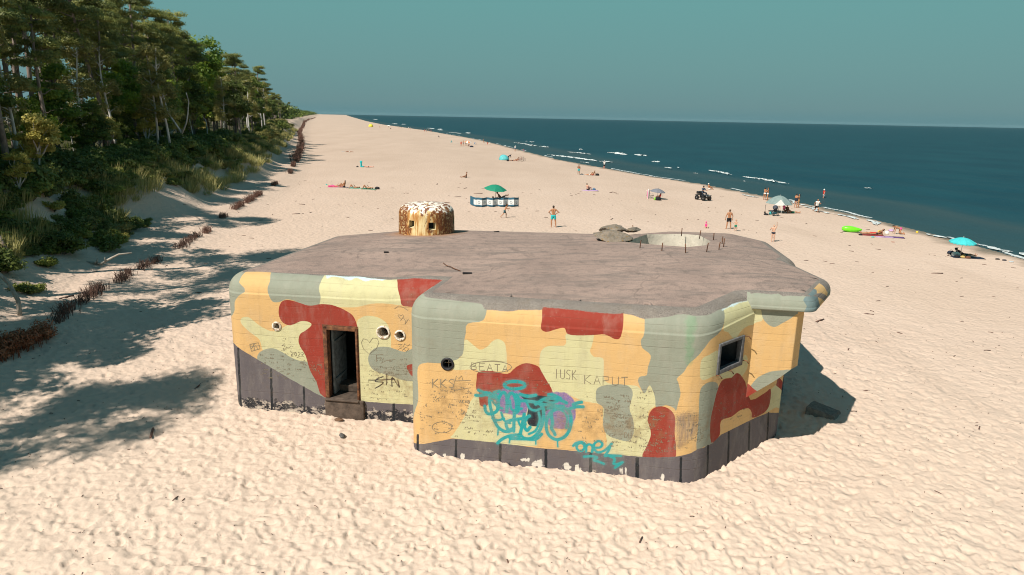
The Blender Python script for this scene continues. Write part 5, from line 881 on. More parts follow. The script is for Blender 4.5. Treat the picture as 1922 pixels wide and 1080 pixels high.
def proto_birch(seed, h=12):
    rng = np.random.default_rng(seed); mb = MB(); tr = [(math.sin(t * 5 + seed) * .3, math.cos(t * 4 + seed) * .2, h * t) for t in np.linspace(0, 1, 9)]
    mb.tube(tr, [.15 * (1 - .8 * t) + .015 for t in np.linspace(0, 1, 9)], 8); cl = []
    for k in range(26):
        f = rng.uniform(.38, 1); q = tr[int(f * 8 * .999)]; a = rng.uniform(0, 6.28); R = 2.3 * (1.15 - f * .75) * rng.uniform(.4, 1.1); e = np.array([q[0] + R * math.cos(a), q[1] + R * math.sin(a), h * f + .25])
        mb.tube([tuple(p) for p in limb_pts((q[0], q[1], h * f - .5), e, rng)], [.05, .04, .03, .02, .008], 5); cl.append((e - np.array([0, 0, .4]), (.7, .7, .95)))
    return mb, m_bark_birch, crown_mesh('crown', cl, 190, .115, LM['birch'], rng, .6)
def proto_bush(seed, mat_='bush', R=1.3, hh=1.1, leaf=.10, n=12, npr=240):
    rng = np.random.default_rng(seed); mb = MB(); cl = []
    for k in range(n):
        a = rng.uniform(0, 6.28); r = R * rng.random() ** .6 * .75; e = np.array([r * math.cos(a), r * math.sin(a), hh * rng.uniform(.25, .8)]); cl.append((e, (R * .42, R * .42, hh * .35)))
        mb.tube([tuple(p) for p in limb_pts((0, 0, -.1), e, rng)], [.03, .025, .02, .015, .006], 4)
    return mb, m_bark_dark, crown_mesh('foliage', cl, npr, leaf, LM[mat_], rng, .6)
_proto = {}
def proto(key, fn, *a, **k):
    if key not in _proto:
        mb, bark, cm = fn(*a, **k); me = bpy.data.meshes.new('trunk'); me.from_pydata(mb.v, [], mb.f); me.materials.append(bark); me.polygons.foreach_set('use_smooth', [True] * len(me.polygons)); _proto[key] = (me, cm)
    return _proto[key]
def plant(name, key, x, y, rz, s, label, cat, group=None, sink=.15, stem='trunk', z=None, sz=None):
    o = empty(name, (x, y, (gz(x, y) if z is None else z) - sink), rz, label, cat, group, s)
    if sz: o.scale = (s, s, s * sz)
    t, c = _proto[key]
    a = bpy.data.objects.new(stem, t); COL.objects.link(a); a.parent = o
    b = bpy.data.objects.new('crown' if stem == 'trunk' else 'foliage', c); COL.objects.link(b); b.parent = o
    return o
for i in range(4): proto('pine%d' % i, proto_pine, 20 + i, 14.5 + i * .7, 2.7 + .25 * i, .46 + .03 * i)
proto('lean', proto_pine, 77, 17, 3.2, .55, -2.6)
proto('maple', proto_broad, 31, 16, 5.0, .12, 'broad', .19, 60, 330)
proto('maple_small', proto_broad, 32, 11, 3.0, .2, 'broad', .16, 34, 300)
for i in range(3): proto('dark%d' % i, proto_broad, 41 + i, 11.5 + i, 3.1, .22, 'dark', .15, 34, 330)
for i in range(2): proto('birch%d' % i, proto_birch, 51 + i, 12 + i)
for i in range(2): proto('gold%d' % i, proto_broad, 61 + i, 5.2, 1.5, .3, 'gold', .105, 18, 190, m_bark_birch, .07)
for i in range(3): proto('bush%d' % i, proto_bush, 71 + i, 'bush'); proto('dbush%d' % i, proto_bush, 81 + i, 'dark', 1.5, 1.4)
proto('gbush', proto_bush, 91, 'gold', .9, .8, .08, 9, 170); proto('pbush', proto_bush, 92, 'birch', 1.4, 1.2, .09)
VR = random.Random(12)
PG = 'pine trees of the dense wood on the dune'; DG = 'dark broadleaf trees of the wood on the dune'
def row(y0, y1, d0, d1, step, kinds, sc=(.9, 1.12), far=False):
    y = y0
    while y < y1:
        d = VR.uniform(d0, d1); x = float(toe_x(y)) - d + VR.uniform(-.8, .8); k = VR.choice(kinds); s = VR.uniform(*sc)
        if k.startswith('pine'): plant('pine_tree', k, x, y, VR.uniform(0, 6.28), s, 'tall pine among the many pines of the dense wood on the dune', 'tree', PG)
        elif k.startswith('dark'): plant('broadleaf_tree', k, x, y, VR.uniform(0, 6.28), s, 'dark green broadleaf tree inside the dense wood on the dune', 'tree', DG)
        elif k.startswith('birch'): plant('birch_tree', k, x, y, VR.uniform(0, 6.28), s, 'pale stemmed birch standing among the trees of the wood edge', 'tree', 'birches of the wood edge')
        elif k.startswith('maple'): plant('broadleaf_tree', k, x, y, VR.uniform(0, 6.28), s, 'fresh green broadleaf tree at the far edge of the wood', 'tree', 'fresh green trees of the wood')
        y += step * VR.uniform(.7, 1.35)
# the wood: edge, middle and back rows, thinning into the distance
row(3, 36, 4.5, 7, 5.6, ['pine0', 'pine1', 'dark0', 'dark1', 'pine2'], (1.0, 1.2))
row(2, 34, 9, 13, 14, ['pine3', 'pine1', 'dark2'])
row(38, 110, 11, 14, 4.4, ['dark0', 'birch1', 'dark2', 'pine0', 'birch0', 'maple_small'], (.8, 1.0))
row(34, 46, 7.2, 9.2, 6.0, ['dark1', 'birch0', 'dark0', 'pine2'], (.85, 1.05))
row(114, 200, 7.2, 9.2, 6.5, ['maple_small', 'birch0', 'pine2', 'dark1', 'birch1', 'dark0'], (.85, 1.15))
row(30, 120, 15, 19, 4.2, ['pine0', 'pine1', 'pine2', 'pine3'], (1.0, 1.22))
row(40, 130, 24, 28, 7.0, ['pine1', 'pine2', 'pine3'], (1.05, 1.25))
row(30, 130, 38, 48, 4.0, ['pine0', 'pine3', 'dark1', 'dark2'], (.9, 1.1))
row(120, 330, 11, 15, 7, ['dark0', 'dark2', 'pine1', 'maple_small'], (.75, 1.0))
row(125, 380, 17, 24, 6, ['pine0', 'pine1', 'pine2', 'pine3'], (.85, 1.05))
row(140, 420, 28, 38, 8, ['pine0', 'pine2', 'pine3'], (.95, 1.1))
row(330, 640, 14, 26, 9, ['dark0', 'pine1', 'dark2', 'pine2'], (.8, 1.1))
def plant_at(name, key, px, py, rz, s, label, cat, **k):
    p = at(px, py); return plant(name, key, p.x, p.y, rz, s, label, cat, **k)
plant_at('pine_tree', 'lean', 212, 290, .3, 1.0, 'tall pine with a long bare grey trunk leaning left over the wood edge', 'tree')
plant_at('birch_tree', 'birch0', 316, 297, 0, .95, 'slender birch with a straight white trunk at the wood edge above the dune', 'tree')
plant_at('birch_tree', 'birch1', 297, 290, 2, .85, 'thin white birch just left of the straight one', 'tree')
plant_at('birch_tree', 'birch1', 165, 262, 1, 1.0, 'white stemmed birch left of the leaning pine', 'tree')
plant_at('birch_tree', 'birch0', 256, 262, 4, .95, 'white birch between the leaning pine and the yellow sapling', 'tree')
plant_at('broadleaf_tree', 'maple', 388, 262, 0, 1.22, 'big fresh green tree with a full crown at the right end of the near wood', 'tree')
plant_at('sapling', 'gold0', 84, 345, 1, 1.0, 'yellow leaved sapling at the left in front of the dark wood', 'tree')
plant_at('sapling', 'gold1', 280, 285, 2, .95, 'pale yellow green sapling beside the birch trunks', 'tree')
plant_at('sapling', 'gold1', 40, 372, 4, .6, 'small sparse sapling near the left picture edge', 'tree')
# forked bare tree and stump, drawn stem by stem
def stems(name, paths, mat_, label, cat, loc, part='stem'):
    o = empty(name, loc, 0, label, cat)
    for pts, r0, r1 in paths:
        mb = MB(); n = len(pts); mb.tube(pts, [r0 + (r1 - r0) * i / (n - 1) for i in range(n)], 7); mb.build(part, mat_, o)
    return o
p = at(357, 290); stems('forked_tree', [([(0, 0, -.2), (-.5, 0, 1.2), (-.9, .1, 2.6), (-2.1, 0, 4.6), (-2.6, .2, 6.6), (-3.0, 0, 7.6)], .17, .05), ([(-.8, .05, 2.3), (-.2, .2, 3.6), (.1, .1, 4.6), (.3, .2, 6.0), (.2, 0, 7)], .11, .04)], m_bark_birch, 'crooked pale tree with a forked trunk right of the birches', 'tree', p)
p = at(390, 266); stems('dead_tree', [([(0, 0, -.1), (.05, 0, 2), (-.05, 0, 3.4)], .10, .06), ([(-.05, 0, 3.2), (-.6, 0, 3.9)], .05, .02)], m_bark_birch, 'short bare pale stem standing below the big green tree', 'tree', p)
p = at(468, 188); stems('dead_tree', [([(0, 0, 0), (.1, 0, 3), (0, 0, 7)], .14, .04)] + [([(0, 0, 2 + k * .7), (math.cos(k * 2.1) * 1.2, math.sin(k * 2.1), 3.4 + k * .7), (math.cos(k * 2.1) * 1.9, math.sin(k * 2.1) * 1.5, 5 + k * .7)], .05, .01) for k in range(6)], m_bark_birch, 'bare leafless tree rising over the bushes right of the big green tree', 'tree', at(462, 190) if False else Vector((float(toe_x(165)) - 12, 165, gz(float(toe_x(165)) - 12, 165))))
# undergrowth on the dune
def bushes(y0, y1, d0, d1, step, kinds, name, label, group, sc=(.8, 1.3)):
    y = y0
    while y < y1:
        x = float(toe_x(y)) - VR.uniform(d0, d1); plant(name, VR.choice(kinds), x, y, VR.uniform(0, 6.28), VR.uniform(*sc), label, 'shrub', group, .1, 'stem'); y += step * VR.uniform(.6, 1.4)
BG = 'dark shrubs under the trees of the dune'
for d0, d1 in ((6.2, 7.5), (8, 9.5), (10, 12.5)): bushes(24, 115, d0, d1, 1.9, ['dbush0', 'dbush1', 'dbush2', 'bush0'], 'dark_shrub', 'dark green shrub of the thicket under the trees on the dune', BG, (.9, 1.5))
bushes(26, 60, 4.2, 6, 2.6, ['bush0', 'bush1', 'bush2', 'dbush0'], 'dune_shrub', 'low green shrub on the upper dune slope near the left', 'low shrubs on the near dune slope', (.7, 1.1))
bushes(27, 52, 2.4, 4.2, 2.6, ['bush1', 'dbush0', 'bush2', 'gbush'], 'slope_shrub', 'scrubby plant growing on the shaded lower dune slope', 'plants on the lower dune slope', (.4, .9))
def understory(y0, y1, d0, d1, step):
    y = y0
    while y < y1:
        k = VR.choice(['maple_small', 'maple_small', 'gold0', 'gold1', 'birch0', 'dark0']); s = VR.uniform(.36, .55) if k[0] in 'md' else (VR.uniform(.7, 1.0) if k[0] == 'g' else .5)
        plant('young_tree', k, float(toe_x(y)) - VR.uniform(d0, d1), y, VR.uniform(0, 6.28), s, 'leafy young tree filling the wood edge below the tall crowns', 'tree', 'young trees filling the wood edge'); y += step * VR.uniform(.6, 1.4)
understory(30, 48, 7.5, 12.5, 2.1); understory(48, 110, 11, 14, 2.3); understory(34, 120, 13, 17, 3.5)
bushes(27, 52, 1.6, 5.6, .72, ['dbush0', 'bush1', 'bush0', 'dbush2', 'bush1', 'bush2', 'gbush', 'pbush'], 'thicket_shrub', 'green shrub of the closed thicket on the shaded dune slope', 'closed thicket on the shaded dune slope', (.35, .85))  # yellow shrubs mixed in at random stand for sunlit patches
bushes(27, 47, 2.2, 6.2, .9, ['bush0', 'bush1', 'bush2', 'gbush', 'pbush', 'dbush0'], 'slope_plant', 'small tousled plant in the thick cover of the near dune slope', 'plant cover of the near dune slope', (.35, .85))
bushes(47, 62, 4.0, 6.6, .6, ['bush0', 'bush1', 'pbush', 'dbush2'], 'slope_plant', 'small tousled plant at the lip of the sand bay in the dune', 'plants at the lip of the sand bay', (.45, .9))
bushes(60, 135, 3.0, 8.5, .95, ['bush0', 'pbush', 'gbush', 'bush2'], 'slope_plant', 'small tousled plant on the grassy dune slope farther along', 'plants of the grassy dune slope', (.5, 1.0))
bushes(58, 130, 4.2, 8.5, 2.4, ['bush0', 'bush1', 'pbush', 'dbush1'], 'dune_shrub', 'low rounded shrub on the dune slope below the wood', 'low shrubs on the far dune slope', (.6, 1.1))
bushes(120, 330, 4.5, 11, 3.6, ['bush0', 'pbush', 'dbush1', 'bush2'], 'distant_shrub', 'shrub on the distant dune slope beside the brush fence', 'shrubs on the distant dune', (1.1, 1.9))
plant_at('dune_shrub', 'bush1', 205, 468, 1, .9, 'leafy yellow green shrub low on the sand over the fallen branch', 'shrub', stem='stem'); plant_at('dune_shrub', 'gbush', 222, 455, 2, .9, 'small yellow shrub beside the leafy one above the fallen branch', 'shrub', stem='stem')
plant_at('dune_shrub', 'gbush', 100, 395, 2, .9, 'pale yellow leafed shrub on the shaded slope at the left', 'shrub', stem='stem'); plant_at('dune_shrub', 'dbush1', 20, 450, 2, .9, 'dark shrub at the left picture edge on bare sand', 'shrub', stem='stem')
plant_at('dune_shrub', 'bush2', 40, 545, 1, .45, 'small dark green shrub low in the shade at the left edge', 'shrub', stem='stem'); plant_at('dune_shrub', 'gbush', 95, 450, 3, .45, 'tiny bright green shrub on the shaded sand slope', 'shrub', stem='stem')
plant_at('conifer_brush', 'bush0', 60, 548, 1, .5, 'flat green tuft near the bottom of the shaded slope', 'shrub', stem='stem')
# marram grass: uncountable
def grass(name, spots, n_blades, h, mat_, seed):
    rng = np.random.default_rng(seed); Cs = []; As = []; Bs = []
    for x, y, s in spots:
        z = gz(x, y); n = int(n_blades * s); a = rng.uniform(0, 6.28, n); r = rng.random(n) ** .5 * .45 * s; lean = rng.uniform(.05, .75, n); L = h * s * rng.uniform(.6, 1.15, n)
        dx = np.cos(a) * lean; dy = np.sin(a) * lean; up = np.sqrt(np.maximum(.1, 1 - lean ** 2)); d = np.stack([dx, dy, up], 1)
        c = np.stack([x + np.cos(a) * r, y + np.sin(a) * r, np.full(n, z - .05)], 1) + d * L[:, None] * .5; side = np.stack([-np.sin(a), np.cos(a), np.zeros(n)], 1) * (.016 * rng.uniform(.7, 1.4, n) * (1 + y / 90))[:, None]
        Cs.append(c); As.append(d * L[:, None] * .5); Bs.append(side)
    C = np.vstack(Cs); me = quads_mesh(name, C, np.vstack(As), np.vstack(Bs), rng.random(len(C)), mat_); o = bpy.data.objects.new(name, me); COL.objects.link(o); return tag(o, kind='stuff')
sp = []
for _ in range(1500):
    y = 24 + 300 * VR.random() ** 1.6; d = VR.uniform(1.6, 11) if y > 62 else VR.uniform(3.0, 8)
    if y < 62 and VR.random() < .25: continue
    x = float(toe_x(y)) - d
    if float(vnoise(x * .25, y * .25, 61)) > -.25: sp.append((x, y, VR.uniform(.8, 1.7)))
grass('dune_grass', sp, 60, .85, LM['grass'], 3)
sp = [(float(toe_x(y)) - VR.uniform(10, 40), y, VR.uniform(.8, 1.4)) for y in [VR.uniform(20, 130) for _ in range(500)]]
grass('forest_floor_growth', sp, 50, .8, LM['dark'], 4)
# the far wood: one mass
def far_wood():
    rng = np.random.default_rng(9); cl = []
    for _ in range(700):
        y = 560 + 3800 * rng.random() ** 1.8; x = float(toe_x(y)) - rng.uniform(12, 26 + y * .05); cl.append(((x, y, float(ground_z(x, y)) + rng.uniform(1, 9.5)), (4.5 + y * .004, 4.5 + y * .004, 3.6)))
    me = crown_mesh('far_wood', cl, 55, 1.1, LM['dark'], rng, .7); o = bpy.data.objects.new('far_wood', me); COL.objects.link(o); tag(o, kind='stuff')
far_wood()
# brushwood fence at the dune foot, in separate clumps
def twigs(n, L, W, H, seed, thick=.012):
    r = random.Random(seed); mb = MB()
    for _ in range(n):
        x = r.uniform(-L / 2, L / 2); y = r.gauss(0, W * .3); h = H * r.uniform(.45, 1.1) * (1 - .35 * abs(2 * x / L) ** 3); a = r.uniform(0, 6.28); l = r.uniform(.1, .55)
        p0 = (x, y, -.05); p1 = (x + math.cos(a) * l * .35 * h, y + math.sin(a) * l * .35 * h, h * .5); p2 = (x + math.cos(a) * l * h * .9, y + math.sin(a) * l * h * .9, h); mb.tube([p0, p1, p2], [thick, thick * .8, thick * .35], 3, cap=False)
        if r.random() < .6: q = [p1[i] * .6 + p2[i] * .4 for i in range(3)]; mb.tube([q, (q[0] + r.uniform(-.2, .2), q[1] + r.uniform(-.2, .2), q[2] + .2)], [thick * .6, thick * .3], 3, cap=False)
    return mb
FENCE = [(45, 655, 3.0, .62, 'red', 'rust brown heap of dead conifer brush at the left picture edge'), (120, 592, 2.6, .75, 0, 'dark brushwood clump nearest to the rust brown heap'), (163, 562, 2.2, .8, 0, 'tall dark brushwood clump, second from the rust brown heap'), (182, 548, 1.6, .7, 0, 'dark brushwood clump in front of the fallen branch'),
 (232, 523, 2.4, .75, 0, 'dark brushwood clump between the fallen branch and the bunker'), (270, 502, 1.8, .6, 0, 'sparse brushwood clump on a sunlit strip of shade'), (292, 493, 1.3, .5, 0, 'small twig clump at the end of the sparse one'), (345, 460, 2.8, .6, 0, 'low dark brushwood in the dappled shade left of the bunker roof'), (365, 447, 2.0, .55, 0, 'thin brushwood at the rim of the tree shade'),
 (388, 436, 1.4, .7, 1, 'single reddish twig clump on bright sand'), (418, 408, 1.6, .55, 0, 'dark little twig clump in the bright dune bay'), (447, 390, 3.4, .9, 1, 'dense reddish brushwood clump, its left end dark violet'), (468, 378, 3.8, .95, 1, 'dense reddish brushwood clump in the dune bay'), (484, 368, 3.0, .9, 1, 'reddish brushwood clump at the far end of the dense stretch'),
 (516, 347, 3.2, .6, 1, 'low flat reddish twig patch beyond the dense stretch'), (545, 325, 3.5, 1.0, 0, 'dark brushwood clump at the foot of the long fence'), (551, 312, 4.2, 1.3, 1, 'orange brown brush clump at the near end of the long fence')]
for k, (px, py, Ln, H, red, lab) in enumerate(FENCE):
    p = at(px, py); dy = 1.0; ang = math.atan2(dy, float(toe_x(p.y + .5) - toe_x(p.y - .5))); n = int(46 * Ln) + 22
    o = twigs(n, Ln, .5, H * .62, 100 + k, .011 + p.y * .00016).build('brushwood', LM['dead'] if red == 'red' else (m_twig_red if red else m_twig)); o.location = p; o.rotation_euler = (0, 0, ang); tag(o, lab, 'brushwood')
    if red == 'red':
        rng = np.random.default_rng(4); cl = [((rng.uniform(-1.4, 1.4), rng.uniform(-.4, .4), rng.uniform(.1, .5)), (.5, .4, .28)) for _ in range(14)]
        f = bpy.data.objects.new('dead_needles', crown_mesh('dead_needles', cl, 260, .085, LM['dead'], rng, .3)); COL.objects.link(f); f.parent = o
def long_fence():
    mb = MB(); r = random.Random(2); pts = [at(px, py) for px, py in [(553, 305), (561, 290), (566, 277), (565, 262), (562, 250), (566, 243), (570, 235), (571, 229), (580, 225), (592, 221.5)]]
    for a, b in zip(pts[:-1], pts[1:]):
        L = (b - a).length; n = int(min(300, 14 * L)); th = .02 + a.y * .00022
        for _ in range(n):
            t = r.random(); q = a.lerp(b, t); x = q.x + r.gauss(0, .4); y = q.y + r.uniform(-.5, .5); z = gz(x, y); h = r.uniform(.4, 1.15); mb.tube([(x, y, z - .1), (x + r.uniform(-.5, .5), y + r.uniform(-.5, .5), z + h)], [th, th * .5], 3, cap=False)
    tag(mb.build('brushwood_fence', m_twig_red), 'long reddish brushwood fence running along the dune foot into the distance', 'fence')
long_fence()
# fallen branch, dead trunks
p = at(190, 498); stems('fallen_branch', [([(-1.3, .3, .05), (-.5, 0, .12), (.1, -.1, .1), (.5, -.1, .35), (1.0, .1, .62), (1.7, .2, .7)], .10, .035), ([(-.2, -.1, .12), (-.1, -.1, .4)], .05, .02), ([(.3, -.1, .2), (.45, -.3, .5)], .04, .02), ([(-1.2, .3, .06), (-2.6, .9, .35), (-3.6, 1.3, .3)], .05, .02)], m_drift, 'bleached fallen branch lying at the foot of the dune', 'branch', p, 'limb')
p = at(28, 590); stems('fallen_tree', [([(.2, 0, -.1), (.15, .1, .6), (-.2, .2, 1.3), (-.9, .3, 2.0), (-1.6, .4, 2.2)], .10, .06)], m_drift, 'bent grey dead trunk curving out of the left picture edge', 'branch', p, 'limb')
p = at(12, 500); stems('broken_tree', [([(.3, 0, -.1), (.0, .1, .9), (-.5, .2, 2.0)], .12, .07)], m_bark_pine, 'dark broken trunk leaning at the left edge', 'branch', p, 'limb')
def litter():
    mb = MB(); r = random.Random(8)
    for _k in range(1900):
        y = r.uniform(8, 95) if _k < 420 else 8 + 24 * r.random(); x = r.uniform(float(toe_x(y)) - 2, min(float(shore_x(y)) - 3, y * .85 + 6))
        if -9.5 < x < 9.5 and 15 < y < 29: continue
        if abs(float(vnoise(x * .2, y * .2, 71))) < .12 and r.random() < .6: continue
        z = gz(x, y); L = (r.uniform(.02, .11) if _k < 420 else r.uniform(.008, .02)) * (1 + y / 60) * (2.2 if r.random() < .12 else 1); a = r.uniform(0, 3.14); mb.tube([(x - math.cos(a) * L, y - math.sin(a) * L, z + .008), (x, y, z + .02), (x + math.cos(a) * L, y + math.sin(a) * L, z + .008)], [.006 + L * .09] * 3, 4)
    tag(mb.build('beach_litter', m_twig), kind='stuff')
litter()
p = at(636, 790); rock('driftwood_lump', p + Vector((0, 0, .03)), (.16, .09, .06), 'brown piece of driftwood on the sand before the doorstep', 'driftwood', plain('brown_wood', (.13, .075, .045), .9, .4, 9), 5)
p = at(642, 819); rock('stone', p + Vector((0, 0, .02)), (.13, .08, .06), 'dark grey stone half buried in the sand before the doorway', 'stone', plain('grey_stone', (.09, .085, .08), .9, .4, 9), 6)
def wedge():
    p = at(1532, 782); bm = bmesh.new(); vs = [bm.verts.new(v) for v in [(-.75, -.25, -.3), (.55, -.75, -.3), (1.15, .15, -.3), (-.1, .75, -.3), (-.62, -.05, .34), (.42, -.52, .12), (1.05, .12, .10), (.02, .62, .36)]]
    for f in [(3, 2, 1, 0), (4, 5, 6, 7), (0, 1, 5, 4), (1, 2, 6, 5), (2, 3, 7, 6), (3, 0, 4, 7)]: bm.faces.new([vs[i] for i in f])
    bmesh.ops.bevel(bm, geom=bm.edges[:], offset=.03, segments=2, affect='EDGES'); bmesh.ops.subdivide_edges(bm, edges=bm.edges[:], cuts=4, use_grid_fill=True)
    for v in bm.verts: k = .02 * float(vnoise(v.co.x * 5 + 3, v.co.y * 5 + v.co.z * 4)); v.co += v.co.normalized() * k
    me = bpy.data.meshes.new('concrete_block'); bm.to_mesh(me); bm.free(); me.materials.append(m_conc); o = bpy.data.objects.new('concrete_block', me); COL.objects.link(o); o.scale = (.72, .72, .8); o.location = p + Vector((.15, .2, .0)); tag(o, 'angular tilted concrete block half buried in the sand, in the bunker shadow', 'concrete block')
wedge()
# ------------------------------------------------------------------ people
def remeshed(name, mb, voxel, material, parent, smooth_it=4, extra=None):
    me = bpy.data.meshes.new('tmp'); me.from_pydata(mb.v, [], mb.f); me.update()
    o = bpy.data.objects.new('tmp', me); COL.objects.link(o)
    r = o.modifiers.new('r', 'REMESH'); r.mode = 'VOXEL'; r.voxel_size = voxel; r.use_smooth_shade = True
    s = o.modifiers.new('s', 'SMOOTH'); s.factor = .5; s.iterations = smooth_it
    dg = bpy.context.evaluated_depsgraph_get(); dg.update(); ev = o.evaluated_get(dg); m2 = bpy.data.meshes.new_from_object(ev)
    bpy.data.objects.remove(o); bpy.data.meshes.remove(me)
    m2.name = name
    if extra and extra.v:
        bm = bmesh.new(); bm.from_mesh(m2); k = [bm.verts.new(v) for v in extra.v]
        for f in extra.f:
            try: bm.faces.new([k[i] for i in f]).smooth = True
            except ValueError: pass
        bm.to_mesh(m2); bm.free()
    m2.materials.clear(); m2.materials.append(material)
    q = bpy.data.objects.new(name, m2); COL.objects.link(q); q.parent = parent; return q
SKIN = {'tan': plain('tanned_skin', (.40, .19, .10), .5, .10, 6, bump=.03), 'light': plain('light_skin', (.56, .33, .23), .5, .10, 6, bump=.03), 'dark': plain('deep_tan_skin', (.26, .115, .062), .5, .1, 6, bump=.03), 'pink': plain('sunburnt_skin', (.52, .24, .17), .5, .1, 6, bump=.03)}
HAIR = {'dark': plain('dark_hair', (.025, .018, .014), .6, .3, 20), 'brown': plain('brown_hair', (.09, .05, .028), .6, .3, 20), 'blond': plain('fair_hair', (.34, .23, .11), .6, .3, 20)}
m_eye = plain('eye_dark', (.012, .010, .010), .3)
CL = {}
def cloth(name, c): return plain('cloth_' + name, c, .8, .12, 14, bump=.15)
TEAL = cloth('turquoise', (.03, .42, .44)); NAVY = cloth('navy', (.014, .022, .04)); BLACK = cloth('black', (.012, .012, .015)); WHITE = cloth('white', (.70, .68, .65)); GREEN = cloth('green', (.02, .22, .13)); RED = cloth('red', (.50, .03, .02))
PINK = cloth('pink', (.70, .06, .25)); GREY = cloth('grey', (.22, .23, .25)); BLUE = cloth('blue', (.05, .13, .24)); YELL = cloth('yellow', (.75, .52, .06)); PETROL = cloth('petrol', (.02, .08, .10)); LILAC = cloth('lilac', (.45, .30, .50)); MINT = cloth('mint', (.16, .50, .36)); LGREY = cloth('pale_grey', (.38, .42, .44))
V3 = lambda *a: Vector(a).normalized()
ST = ((.12, .02, -1), (.05, .12, -1))
